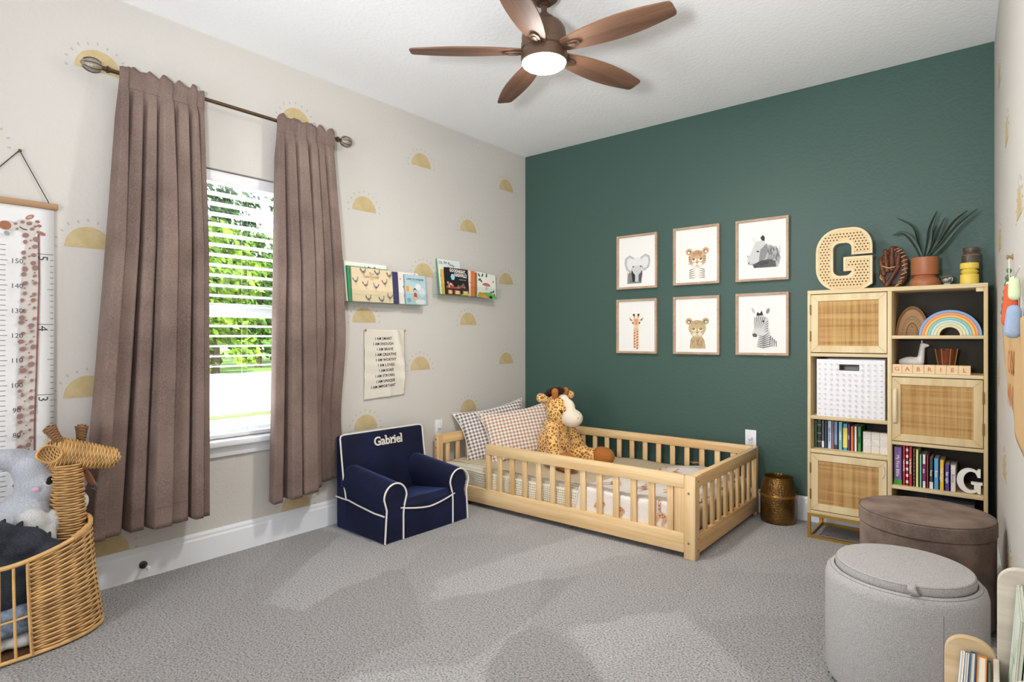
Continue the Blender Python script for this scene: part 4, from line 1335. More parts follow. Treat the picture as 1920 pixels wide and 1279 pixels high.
def fr_night(F, w, h):
    F.rect(0, w, 0, h, (24, 20, 28))
    F.text('GOODNIGHT,', 0.034, w * 0.55, h * 0.84, (236, 228, 214), off=0.0014, squeeze=0.78, rot=-2)
    F.text('NASHVILLE', 0.034, w * 0.66, h * 0.69, (236, 228, 214), off=0.0014, squeeze=0.78, rot=-2)
    F.text('a bedtime story', 0.013, w * 0.74, h * 0.57, (226, 216, 206), squeeze=0.9)
    F.ell(w * 0.32, h * 0.66, w * 0.085, w * 0.095, (150, 200, 232)); F.ell(w * 0.32, h * 0.66, w * 0.06, w * 0.066, (178, 216, 238)); F.line([(w * 0.30, h * 0.62), (w * 0.34, h * 0.70)], 0.004, (90, 110, 150))
    F.rect(0.002, w - 0.002, h * 0.20, h * 0.26, (60, 34, 44)); F.rect(w * 0.02, w * 0.55, h * 0.23, h * 0.30, (196, 60, 52))
    r = random.Random(6)
    for i in range(16):
        x, y = r.uniform(0.06, 0.94) * w, r.uniform(0.28, 0.44) * h
        F.ell(x, y, 0.008, 0.012, r.choice([(196, 110, 90), (150, 60, 80), (230, 200, 170), (100, 120, 90)]), r.uniform(0, 90), 10)
    F.rect(w * 0.02, w * 0.98, h * 0.18, h * 0.205, (20, 16, 18))
    for x0, x1 in ((0.07, 0.27), (0.35, 0.6), (0.70, 0.96)):
        F.rect(w * x0, w * x1, h * 0.02, h * 0.17, (200, 120, 66)); F.rect(w * (x0 + 0.05), w * (x1 - 0.05), h * 0.02, h * 0.15, (236, 206, 160))
    F.poly([(w * 0.58, 0), (w, 0), (w, h * 0.09), (w * 0.75, h * 0.06)], (190, 206, 60))
def fr_leaf(F, w, h):
    F.rect(0, w, 0, h, (238, 236, 226))
    for x, y, a in ((0.1, 0.88, -50), (0.28, 0.9, 60), (0.12, 0.70, 30), (0.2, 0.66, -40), (0.50, 0.92, 80), (0.72, 0.24, 60), (0.85, 0.30, 50), (0.76, 0.14, -70), (0.92, 0.16, -60)):
        F.ell(w * x, h * y, 0.017, 0.008, (44, 92, 58), a, 12)
    F.ell(w * 0.06, h * 0.87, 0.008, 0.008, (206, 110, 130)); F.ell(w * 0.86, h * 0.72, 0.010, 0.010, (230, 180, 80)); F.ell(w * 0.86, h * 0.72, 0.004, 0.004, (90, 70, 40))
    F.ell(w * 0.48, h * 0.50, w * 0.22, h * 0.11, (206, 92, 78), 0, 16, 0, 180); F.ell(w * 0.48, h * 0.48, w * 0.15, h * 0.055, (150, 166, 176), 0, 16, 0, 180)
    F.line([(w * 0.48, h * 0.5), (w * 0.50, h * 0.32)], 0.005, (80, 80, 84)); F.ell(w * 0.44, h * 0.38, 0.010, 0.016, (232, 210, 190))
    F.poly([(0, 0), (w, 0), (w, h * 0.14), (w * 0.6, h * 0.24), (w * 0.25, h * 0.2), (0, h * 0.10)], (116, 184, 96))
    F.ell(w * 0.14, h * 0.12, 0.026, 0.016, (236, 140, 52)); F.ell(w * 0.34, h * 0.05, 0.034, 0.014, (240, 160, 50)); F.ell(w * 0.70, h * 0.06, 0.020, 0.012, (36, 44, 40))
L1Z = 1.3852
G1, G2 = 'books on the left acrylic ledge', 'books on the right acrylic ledge'
book('white picture book with hand-lettered title behind the rooster book', stand(-1.882, L1Z, 0.058, 7), 0.335, 0.262, 0.010, (236, 234, 226), front=fr_gir, group=G1)
book('thin tan picture book at the back of the left ledge', stand(-1.886, L1Z, 0.047, 7), 0.30, 0.262, 0.008, (206, 184, 140), group=G1)
book('green-spined picture book just behind the rooster book', stand(-1.874, L1Z, 0.0715, 6), 0.32, 0.226, 0.011, (60, 150, 104), group=G1)
book('cream picture book covered with roosters on the left ledge', stand(-1.856, L1Z, 0.0825, 5), 0.325, 0.218, 0.009, CREAMC, front=fr_rooster, group=G1)
book('dark blue book spine right of the rooster book', stand(-1.528, L1Z, 0.078, 5), 0.05, 0.215, 0.014, (58, 58, 96), group=G1)
book('pale book with coloured dots behind the blue book on the left ledge', stand(-1.475, L1Z, 0.068, 6), 0.19, 0.222, 0.010, (238, 226, 214), front=fr_dots, group=G1)
book('light blue picture book at the right end of the left ledge', stand(-1.425, L1Z, 0.0825, 5), 0.190, 0.206, 0.009, (160, 196, 212), front=fr_love, group=G1)
L2Z = 1.4752
book('green and white picture book at the back left of the right ledge', stand(-1.075, L2Z, 0.055, 8), 0.235, 0.265, 0.014, (92, 170, 120), front=fr_places, group=G2)
book('thin yellow-spined book beside the black book on the right ledge', stand(-1.060, L2Z, 0.070, 7), 0.20, 0.185, 0.011, (234, 196, 90), group=G2)
book('black square picture book with white title on the right ledge', stand(-1.045, L2Z, 0.083, 5), 0.245, 0.200, 0.010, (26, 22, 28), front=fr_night, group=G2)
book('cream book with dotted cover right of the black book', stand(-0.815, L2Z, 0.072, 6), 0.19, 0.198, 0.010, (236, 206, 170), front=fr_dots, group=G2)
book('orange-spined book leaning on the right ledge', stand(-0.772, L2Z, 0.084, 5, 5), 0.032, 0.198, 0.012, (222, 124, 60), group=G2)
book('brown book spine squeezed beside the orange book', stand(-0.738, L2Z, 0.081, 5, 5), 0.026, 0.190, 0.012, (150, 110, 80), group=G2)
book('white picture book with leaves and umbrella at the right end', stand(-0.705, L2Z, 0.083, 6, 4), 0.215, 0.198, 0.009, (238, 236, 226), front=fr_leaf, group=G2)

# ================================================================ framed animal prints
M_FRAME = wood('light_oak_frame', (192, 164, 138), (166, 136, 110), 'Z', 60, 4, 0.5, 0.05)
M_PAPER = plain('print_paper', (240, 238, 233), 0.5)
def print_glass():
    m, nt, p = new_mat('picture_glazing')
    nt.nodes.remove(p)
    t = nt.nodes.new('ShaderNodeBsdfTransparent'); g = nt.nodes.new('ShaderNodeBsdfGlossy'); g.inputs['Roughness'].default_value = 0.03
    mx = nt.nodes.new('ShaderNodeMixShader'); f = facing_fac(nt, 0.015, 0.3)
    nt.links.new(f, mx.inputs[0]); nt.links.new(t.outputs[0], mx.inputs[1]); nt.links.new(g.outputs[0], mx.inputs[2])
    nt.links.new(mx.outputs[0], nt.nodes['Material Output'].inputs[0]); return m
M_PGL = print_glass()
FW, FH, FB = 0.168, 0.206, 0.016
def picture(x, z, what, draw):
    t = thing('framed_print', what, 'picture', on_back(x, z), 'framed baby animal prints')
    b = B(); b.prism([[(-FW, -FH), (FW, -FH), (FW, FH), (-FW, FH)], [(-FW + FB, -FH + FB), (-FW + FB, FH - FB), (FW - FB, FH - FB), (FW - FB, -FH + FB)]], 0.002, 0.030, bev=0.002)
    b.part('frame', M_FRAME, t, smooth=False)
    b = B(); b.box(-FW + FB - 0.002, FW - FB + 0.002, -FH + FB - 0.002, FH - FB + 0.002, 0.004, 0.016); b.part('paper', M_PAPER, t, smooth=False)
    F = Flat(0.0161); draw(F); F.part('animal_print', t)
    b = B(); b.box(-FW + FB, FW - FB, -FH + FB, FH - FB, 0.0245, 0.0260); b.part('glazing', M_PGL, t, smooth=False)
G0, G1_, G2_, G3, BK = (226, 226, 224), (186, 186, 186), (138, 138, 140), (84, 84, 86), (34, 32, 34)
def streaks(F, r, x0, x1, y0, y1, n, cols, L=0.03, w=0.002, ang=90, sp=25):
    for _ in range(n):
        x, y = r.uniform(x0, x1), r.uniform(y0, y1); a = R(ang + r.uniform(-sp, sp))
        F.line([(x, y), (x + cos(a) * L * 0.5, y + sin(a) * L * 0.5), (x + cos(a) * L, y + sin(a) * L)], [w, w * 0.9, w * 0.2], r.choice(cols))
        F.w -= F.step * 0.7
def d_elephant(F):
    r = random.Random(1)
    F.poly([(-0.082, -0.165), (-0.078, -0.10), (-0.05, -0.07), (0.04, -0.07), (0.038, -0.165)], G2_)
    streaks(F, r, -0.076, 0.034, -0.163, -0.09, 60, [G3, BK, G2_], 0.03)
    F.poly([(-0.02, 0.03), (-0.06, 0.052), (-0.098, 0.03), (-0.104, -0.01), (-0.09, -0.06), (-0.05, -0.082), (-0.03, -0.06)], G1_)
    F.poly([(0.03, 0.03), (0.07, 0.055), (0.105, 0.038), (0.112, 0.0), (0.10, -0.05), (0.06, -0.075), (0.04, -0.05)], G1_)
    F.poly([(-0.03, 0.02), (-0.062, 0.034), (-0.082, 0.015), (-0.084, -0.02), (-0.07, -0.055), (-0.045, -0.065)], G0)
    F.poly([(0.042, 0.02), (0.072, 0.037), (0.092, 0.025), (0.096, -0.01), (0.085, -0.042), (0.055, -0.058)], G0)
    F.ell(0.003, -0.018, 0.048, 0.050, G0)
    F.poly([(-0.04, -0.03), (-0.03, -0.085), (-0.012, -0.10), (-0.014, -0.145), (0.0, -0.158), (0.014, -0.145), (0.016, -0.10), (0.034, -0.08), (0.046, -0.03)], (206, 206, 204))
    F.poly([(-0.042, -0.06), (-0.028, -0.085), (-0.016, -0.10), (-0.016, -0.15), (-0.034, -0.155), (-0.042, -0.10)], BK)
    F.poly([(0.046, -0.06), (0.036, -0.085), (0.018, -0.10), (0.018, -0.15), (0.036, -0.155), (0.046, -0.10)], G3)
    for y in (-0.07, -0.085, -0.10, -0.115, -0.13): F.line([(-0.012, y), (0.0, y - 0.004), (0.014, y)], 0.0012, G2_)
    for x in (-0.028, 0.034): F.ell(x, -0.038, 0.0065, 0.0055, BK); F.ell(x + 0.001, -0.036, 0.0015, 0.0015, G0)
def cat(F, base, lt, dk, stripes, x0=0.008, y0=-0.02):
    for s in (-1, 1):
        F.ell(x0 + s * 0.060, y0 + 0.048, 0.026, 0.024, base, 20 * s); F.ell(x0 + s * 0.060, y0 + 0.045, 0.015, 0.014, dk, 20 * s); F.ell(x0 + s * 0.062, y0 + 0.043, 0.009, 0.009, lt)
    F.poly([(x0 - 0.055, y0 - 0.145), (x0 - 0.05, y0 - 0.085), (x0 - 0.03, y0 - 0.055), (x0 + 0.03, y0 - 0.055), (x0 + 0.052, y0 - 0.085), (x0 + 0.062, y0 - 0.145)], lt if stripes else base)
    F.ell(x0, y0, 0.064, 0.058, base); F.ell(x0, y0 - 0.03, 0.05, 0.034, base)
    F.ell(x0 - 0.022, y0 - 0.012, 0.017, 0.014, lt); F.ell(x0 + 0.022, y0 - 0.012, 0.017, 0.014, lt)
    F.ell(x0 - 0.014, y0 - 0.044, 0.022, 0.015, lt); F.ell(x0 + 0.014, y0 - 0.044, 0.022, 0.015, lt)
    for s in (-1, 1):
        F.ell(x0 + s * 0.026, y0 - 0.006, 0.0095, 0.0075, BK); F.ell(x0 + s * 0.026, y0 - 0.006, 0.006, 0.005, (120, 110, 70) if not stripes else (60, 60, 56)); F.ell(x0 + s * 0.026, y0 - 0.004, 0.002, 0.002, G0)
    F.poly([(x0 - 0.011, y0 - 0.028), (x0 + 0.011, y0 - 0.028), (x0, y0 - 0.040)], (168, 104, 92)); F.line([(x0, y0 - 0.04), (x0, y0 - 0.048), (x0 - 0.012, y0 - 0.054)], 0.0018, BK); F.line([(x0, y0 - 0.048), (x0 + 0.012, y0 - 0.054)], 0.0018, BK)
def d_tiger(F):
    cat(F, (214, 170, 126), (240, 232, 222), (110, 84, 70), True)
    x0, y0 = 0.008, -0.02
    for k in range(-3, 4): F.line([(x0 + k * 0.011, y0 + 0.052 - abs(k) * 0.004), (x0 + k * 0.008, y0 + 0.022 - abs(k) * 0.004)], [0.004, 0.0014], (70, 46, 36))
    for s in (-1, 1):
        for j in range(4): F.line([(x0 + s * 0.062, y0 + 0.012 - j * 0.016), (x0 + s * 0.040, y0 + 0.006 - j * 0.015)], [0.0045, 0.001], BK)
        for j in range(5): F.line([(x0 + s * 0.056, y0 - 0.085 - j * 0.013), (x0 + s * 0.014, y0 - 0.070 - j * 0.017)], [0.0048, 0.001], BK)
def d_lion(F):
    cat(F, (196, 172, 128), (228, 214, 184), (96, 80, 60), False)
    r = random.Random(5); x0, y0 = 0.008, -0.02
    streaks(F, r, x0 - 0.045, x0 + 0.045, y0 + 0.02, y0 + 0.042, 36, [(140, 116, 78), (170, 144, 100)], 0.014, 0.0016)
    streaks(F, r, x0 - 0.05, x0 + 0.04, y0 - 0.142, y0 - 0.085, 60, [(176, 134, 90), (206, 182, 140), (150, 110, 70)], 0.024, 0.0022)
def d_giraffe(F):
    C1, C2, D = (236, 206, 172), (196, 122, 72), (58, 44, 40)
    F.poly([(-0.028, -0.165), (-0.026, -0.02), (0.020, -0.02), (0.022, -0.165)], (240, 222, 200))
    r = random.Random(9)
    for i in range(7):
        for s in (0, 1):
            x, y = -0.016 + 0.022 * s, -0.03 - 0.021 * i - 0.010 * s
            F.poly([(x - 0.009, y - 0.007), (x + 0.002, y - 0.009), (x + 0.010, y + 0.002), (x + 0.002, y + 0.009), (x - 0.008, y + 0.005)], C2)
    for s in (-1, 1):
        F.poly([(s * 0.024 - 0.003, 0.045), (s * 0.060 - 0.003, 0.072), (s * 0.056 - 0.003, 0.045), (s * 0.03 - 0.003, 0.03)], C1); F.poly([(s * 0.034 - 0.003, 0.045), (s * 0.055 - 0.003, 0.062), (s * 0.046 - 0.003, 0.043)], D)
        F.line([(s * 0.013 - 0.003, 0.05), (s * 0.018 - 0.003, 0.082)], 0.010, C2); F.ell(s * 0.019 - 0.003, 0.086, 0.010, 0.008, D)
    F.poly([(-0.032, 0.05), (-0.02, 0.066), (0.014, 0.066), (0.026, 0.05), (0.018, 0.0), (0.016, -0.025), (0.008, -0.036), (-0.014, -0.036), (-0.022, -0.025), (-0.024, 0.0)], C1)
    F.poly([(-0.02, 0.055), (0.014, 0.055), (0.008, 0.01), (-0.014, 0.01)], (220, 160, 112))
    for s in (-1, 1): F.ell(s * 0.027 - 0.003, 0.024, 0.006, 0.0065, BK)
    F.ell(-0.010, -0.02, 0.003, 0.002, D); F.ell(0.004, -0.02, 0.003, 0.002, D); F.line([(-0.016, -0.030), (-0.003, -0.027), (0.010, -0.030)], 0.0014, D)
def d_rhino(F):
    r = random.Random(2)
    F.poly([(-0.01, -0.12), (0.10, -0.12), (0.118, -0.06), (0.10, 0.0), (0.05, 0.03), (0.0, 0.02)], G1_)
    F.poly([(-0.072, -0.02), (-0.055, 0.02), (-0.04, 0.055), (0.0, 0.062), (0.035, 0.035), (0.04, -0.03), (0.0, -0.075), (-0.05, -0.10), (-0.085, -0.095), (-0.095, -0.07), (-0.088, -0.045)], (206, 206, 204))
    F.poly([(-0.05, 0.05), (-0.066, 0.075), (-0.055, 0.09), (-0.038, 0.078), (-0.03, 0.055)], G0)
    F.poly([(0.0, 0.06), (-0.01, 0.08), (0.004, 0.096), (0.018, 0.085), (0.018, 0.055)], BK)
    F.poly([(-0.01, 0.0), (0.03, 0.04), (0.042, -0.01), (0.02, -0.06), (-0.02, -0.085)], G2_)
    F.poly([(-0.06, -0.095), (0.0, -0.07), (0.04, -0.065), (0.085, -0.08), (0.09, -0.118), (-0.05, -0.118)], G3)
    streaks(F, r, 0.04, 0.112, -0.10, 0.0, 70, [G3, G2_, BK], 0.03, 0.002, 100)
    streaks(F, r, -0.05, 0.03, -0.117, -0.08, 40, [BK, G3], 0.02, 0.0024, 20)
    F.poly([(-0.088, -0.05), (-0.098, -0.03), (-0.08, -0.035)], G1_); F.ell(-0.082, -0.082, 0.005, 0.004, BK); F.ell(-0.024, -0.01, 0.009, 0.005, BK, -10)
    F.line([(-0.09, -0.09), (-0.07, -0.095), (-0.05, -0.088)], 0.0016, BK)
def d_zebra(F):
    F.poly([(-0.035, -0.15), (-0.02, -0.09), (0.01, -0.055), (0.06, -0.075), (0.085, -0.11), (0.10, -0.15)], G0)
    F.poly([(-0.03, -0.15), (-0.015, -0.06), (0.03, 0.01), (0.045, -0.03), (0.06, -0.09), (0.04, -0.15)], (216, 216, 214))
    F.poly([(-0.05, 0.03), (-0.035, 0.055), (0.01, 0.06), (0.04, 0.04), (0.045, -0.01), (0.03, -0.04), (0.0, -0.055), (-0.03, -0.085), (-0.055, -0.085), (-0.062, -0.065), (-0.05, -0.03)], (212, 212, 210))
    F.poly([(-0.044, -0.06), (-0.03, -0.07), (-0.032, -0.086), (-0.055, -0.086), (-0.062, -0.066)], G3)
    F.ell(-0.055, 0.09, 0.011, 0.026, G0, 25); F.ell(-0.055, 0.09, 0.006, 0.018, G1_, 25); F.ell(0.038, 0.085, 0.016, 0.026, G0, -20); F.ell(0.038, 0.085, 0.010, 0.018, G2_, -20)
    F.poly([(-0.035, 0.055), (-0.03, 0.08), (-0.012, 0.07), (0.0, 0.09), (0.008, 0.058)], BK)
    F.ell(0.010, 0.018, 0.007, 0.006, BK)
    for k in range(6): F.line([(-0.045 + k * 0.013, 0.052 - abs(k - 2) * 0.003), (-0.048 + k * 0.009, -0.03)], [0.0045, 0.001], (70, 70, 74) if k < 4 else BK)
    for k in range(5): F.line([(0.04, 0.02 - k * 0.016), (0.012, 0.0 - k * 0.012)], [0.005, 0.001], G3)
    for k in range(7): F.line([(-0.02 - k * 0.0015, -0.075 - k * 0.012), (0.01, -0.084 - k * 0.012), (0.045 + k * 0.003, -0.058 - k * 0.014)], [0.002, 0.0055, 0.002], BK)
    for k in range(4): F.line([(0.055 + k * 0.011, -0.08 - k * 0.010), (0.05 + k * 0.014, -0.148)], [0.005, 0.002], BK)
X3, Z2 = (1.087, 1.549, 1.995), (1.737, 1.246)
picture(X3[0], 1.733, 'framed elephant print, upper left of the six animal pictures', d_elephant)
picture(X3[1], 1.739, 'framed tiger cub print, upper middle of the six animal pictures', d_tiger)
picture(X3[2], 1.737, 'framed rhinoceros print, upper right of the six animal pictures', d_rhino)
picture(X3[0] - 0.002, 1.243, 'framed giraffe print, lower left of the six animal pictures', d_giraffe)
picture(X3[1], 1.244, 'framed lion cub print, lower middle of the six animal pictures', d_lion)
picture(X3[2], 1.246, 'framed zebra print, lower right of the six animal pictures', d_zebra)
# ================================================================ bookcase
MZ = wood('mango_z', (226, 206, 164), (204, 176, 126), 'Z', 22, 1.6, 0.5, 0.05)
MX = wood('mango_x', (226, 206, 164), (204, 176, 126), 'X', 22, 1.6, 0.5, 0.05)
M_GOLD = plain('brushed_gold', (176, 140, 66), 0.35, 0.85)
M_BACK = plain('dark_back_panel', (62, 56, 48), 0.7, var=0.1)
KX0, KX1, KM = 2.342, 3.155, 2.745
KY0, KY1 = -0.339, -0.022
KB, KT = 0.142, 1.428
bc = thing('bookcase', 'tall light wood bookcase with cane doors on a gold metal base', 'bookcase', at(KX0, KY0, 0))
W, D = KX1 - KX0, KY1 - KY0
mx_ = KM - KX0
def kb(name, mat, *a, bev=0.002, **k):
    b = B(); b.box(*a, bev); return b.part(name, mat, bc, **k)
T = 0.017
kb('top_panel', MX, 0, W, 0, D, KT - 0.022, KT)
kb('bottom_panel', MX, T, W - T, 0, D, KB, KB + 0.02)
kb('side_panel', MZ, 0, T, 0, D, KB, KT - 0.022)
kb('side_panel', MZ, W - T, W, 0, D, KB, KT - 0.022)
kb('divider', MZ, mx_ - 0.010, mx_ + 0.010, 0, D, KB + 0.02, KT - 0.022)
kb('back_panel', M_BACK, T, mx_ - 0.010, D - 0.008, D, KB + 0.02, KT - 0.022)
kb('back_panel', M_BACK, mx_ + 0.010, W - T, D - 0.008, D, KB + 0.02, KT - 0.022)
LXa, LXb = T, mx_ - 0.010
RXa, RXb = mx_ + 0.010, W - T
for z in (1.048, 0.688, 0.494): kb('shelf', MX, LXa, LXb, 0.002, D - 0.008, z, z + 0.020)
for z in (1.150, 0.950, 0.586, 0.350): kb('shelf', MX, RXa, RXb, 0.002, D - 0.008, z, z + 0.018)
kb('corner_block', MX, RXb - 0.03, RXb, 0.006, 0.03, KT - 0.042, KT - 0.022)
# gold base: two rings and four legs
b = B()
g = 0.016
for z0 in (0.0, KB - g):
    b.box(0, W, 0, g, z0, z0 + g); b.box(0, W, D - g, D, z0, z0 + g); b.box(0, g, g, D - g, z0, z0 + g); b.box(W - g, W, g, D - g, z0, z0 + g)
b.part('metal_base', M_GOLD, bc, smooth=False)
for x in (0, W - g):
    for y in (0, D - g):
        b = B(); b.box(x, x + g, y, y + g, g, KB - g); b.part('leg', M_GOLD, bc, smooth=False)
def cane_mat():
    m, nt, p = new_mat('woven_cane')
    v = coords(nt)
    sp = nt.nodes.new('ShaderNodeSeparateXYZ'); nt.links.new(v, sp.inputs[0])
    hs = []
    for ax in (0, 2):
        mu = nd(nt, 'ShaderNodeMath', operation='MULTIPLY'); mu.inputs[1].default_value = 2 * pi / 0.0062; nt.links.new(sp.outputs[ax], mu.inputs[0])
        s = nd(nt, 'ShaderNodeMath', operation='SINE'); nt.links.new(mu.outputs[0], s.inputs[0]); hs.append(s.outputs[0])
    mxn = nd(nt, 'ShaderNodeMath', operation='MAXIMUM'); nt.links.new(hs[0], mxn.inputs[0]); nt.links.new(hs[1], mxn.inputs[1])
    # strand-to-strand colour differences, both ways
    vx = coords(nt, (60, 1, 1.5)); vz = coords(nt, (1.5, 1, 60))
    na = nd(nt, 'ShaderNodeTexNoise', Scale=1.0, Detail=3.0); nt.links.new(vx, na.inputs['Vector'])
    nb = nd(nt, 'ShaderNodeTexNoise', Scale=1.0, Detail=3.0); nt.links.new(vz, nb.inputs['Vector'])
    ad = nd(nt, 'ShaderNodeMath', operation='ADD'); nt.links.new(na.outputs[0], ad.inputs[0]); nt.links.new(nb.outputs[0], ad.inputs[1])
    hf = nd(nt, 'ShaderNodeMath', operation='MULTIPLY'); hf.inputs[1].default_value = 0.5; nt.links.new(ad.outputs[0], hf.inputs[0])
    c = ramp(nt, hf.outputs[0], [(0.38, rgb(178, 132, 74)), (0.5, rgb(212, 168, 104)), (0.62, rgb(226, 190, 132))])
    g_ = ramp(nt, mxn.outputs[0], [(0.0, (0.42, 0.34, 0.24, 1)), (0.45, (1, 1, 1, 1))])
    mi = nd(nt, 'ShaderNodeMixRGB', blend_type='MULTIPLY'); mi.inputs['Fac'].default_value = 0.9
    nt.links.new(c, mi.inputs['Color1']); nt.links.new(g_, mi.inputs['Color2'])
    nt.links.new(mi.outputs[0], p.inputs['Base Color']); p.inputs['Roughness'].default_value = 0.6
    bump(nt, p, mxn.outputs[0], 0.4, 0.003); return m
M_CANE = cane_mat()
M_BRASS = plain('aged_brass_hinge', (150, 124, 78), 0.4, 0.7)
def cane_door(x0, x1, z0, z1, hinge, s=0.038):
    M = frame((0, 0.0, 0), (1, 0, 0), (0, 0, 1))
    b = B(); b.prism([[(x0, z0), (x1, z0), (x1, z1), (x0, z1)], [(x0 + s, z0 + s), (x0 + s, z1 - s), (x1 - s, z1 - s), (x1 - s, z0 + s)]], -0.014, 0.004, M, 0.0015)
    d = b.part('door', MZ, bc, smooth=False)
    b = B(); b.box(x0 + s - 0.004, x1 - s + 0.004, 0.003, 0.008, z0 + s - 0.004, z1 - s + 0.004); b.part('cane_panel', M_CANE, d, smooth=False)
    b = B()                                     # mitred joints of the frame
    for cx, cz, sx, sz in ((x0, z0, 1, 1), (x1, z0, -1, 1), (x0, z1, 1, -1), (x1, z1, -1, -1)):
        b.tube([(cx + sx * 0.002, -0.0042, cz + sz * 0.002), (cx + sx * s, -0.0042, cz + sz * s)], 0.0006, 4)
    b.part('mitre_joint', plain('joint_brown', (150, 118, 72), 0.8), d)
    hx = x0 - 0.001 if hinge < 0 else x1 + 0.001
    for zz in (z0 + (z1 - z0) * 0.28, z0 + (z1 - z0) * 0.74):
        b = B(); b.tube([(hx, -0.006, zz - 0.027), (hx, -0.006, zz + 0.027)], 0.0042, 8)
        for k in (-0.0275, 0.0275): b.ell((hx, -0.006, zz + k), (0.004, 0.004, 0.003), u=8, v=6)
        b.part('hinge', M_BRASS, d)
    return d
cane_door(LXa + 0.002, LXb - 0.002, 1.072, 1.402, -1)
d2 = cane_door(LXa + 0.002, LXb - 0.002, 0.166, 0.490, -1)
d3 = cane_door(RXa + 0.002, RXb - 0.002, 0.608, 0.946, 1)
# pale leather pull loops
M_LEATH = plain('pale_leather', (226, 210, 176), 0.6)
b = B()
hx = RXa + 0.016
b.grid(lambda u, v: (hx + (v - 0.5) * 0.018, -0.005 - 0.020 * sin(pi * u) ** 0.6, 0.70 + 0.185 * u), 24, 2)
o = b.part('pull_strap', M_LEATH, d3); solidify(o, 0.003)
b = B()
b.grid(lambda u, v: (LXb - 0.022 + 0.012 * sin(pi * u), -0.006 - 0.012 * sin(pi * u), 0.395 + 0.075 * u + (v - 0.5) * 0.004), 16, 2)
o = b.part('pull_strap', M_LEATH, d2); solidify(o, 0.003)

# white storage box with dots
bxn = thing('storage_box', 'white fabric storage box with grey dots and a cut-out handle', 'box', at(2.390, -0.332, 0.7085))
M_BOX = plain('white_fabric_box', (236, 234, 236), 0.8, bmp=0.1, bscale=300)
BW, BDp, BHt = 0.333, 0.29, 0.325
hx0, hx1, hz0, hz1 = 0.118, 0.208, 0.268, 0.294
b = B()
b.prism([[(0, 0), (BW, 0), (BW, BHt), (0, BHt)], [(hx0, hz0), (hx0, hz1), (hx1, hz1), (hx1, hz0)]], -0.004, 0.0, frame((0, 0, 0), (1, 0, 0), (0, 0, 1)))
b.box(0, BW, BDp - 0.004, BDp, 0, BHt); b.box(0, 0.004, 0.004, BDp - 0.004, 0, BHt); b.box(BW - 0.004, BW, 0.004, BDp - 0.004, 0, BHt); b.box(0.004, BW - 0.004, 0.004, BDp - 0.004, 0, 0.004)
b.part('box_body', M_BOX, bxn, smooth=False)
F = Flat(0.0004)
for i in range(11):
    for j in range(11):
        x, z = 0.014 + i * 0.0305, 0.012 + j * 0.0285
        if hx0 - 0.012 < x < hx1 + 0.012 and hz0 - 0.012 < z < hz1 + 0.012: continue
        F.ell(x, z, 0.0064, 0.0056, (204, 204, 210), 0, 8)
F.part('dot_print', bxn, M=frame((0, 0, 0), (1, 0, 0), (0, 0, 1)))
b = B(); b.prism([[(hx0 - 0.004, hz0 - 0.004), (hx1 + 0.004, hz0 - 0.004), (hx1 + 0.004, hz1 + 0.004), (hx0 - 0.004, hz1 + 0.004)], [(hx0, hz0), (hx0, hz1), (hx1, hz1), (hx1, hz0)]], 0.0, 0.0015, frame((0, 0, 0), (1, 0, 0), (0, 0, 1)))
b.part('handle_hole_rim', plain('black_plastic', (30, 29, 30), 0.5), bxn, smooth=False)

# books on the shelves: spine faces the room (-y)
def spine_out(x, y, z, roll=0):
    # book local: x width (depth into shelf) -> +y, y thickness -> +x ... mirrored so the front cover is on the left
    m = Matrix(((0, 1, 0, x), (1, 0, 0, y), (0, 0, 1, z), (0, 0, 0, 1)))
    # (handedness is kept by using thickness -> -x from the right edge)
    m = Matrix(((0, -1, 0, x), (1, 0, 0, y), (0, 0, 1, z), (0, 0, 0, 1)))
    return m @ Matrix.Rotation(R(roll), 4, 'X')
def shelf_book(label, x0, x1, y, z, h, c, group, txt=None, tc=(240, 236, 228), bands=(), d=0.15, ts=0.5, roll=0):
    t = x1 - x0 - 0.0006
    def sp(F, hh, tt):                          # here u runs across (-y local), v up
        for (f0, f1, bc_) in bands: F.rect(-tt + 0.0008, -0.0008, f0 * hh, f1 * hh, bc_)
        if txt:
            size = min(tt * 0.75, 0.9 * hh / (0.62 * max(1, len(txt))))
            F.text(txt, size, -tt / 2 - size * 0.34, hh * ts, tc, rot=-90, off=0.0003)
    return book(label, spine_out(x1, y, z, roll), d, h, t, c, spine=sp, group=group)
GL = 'books on the left side of the bookcase'
zL = 0.5142
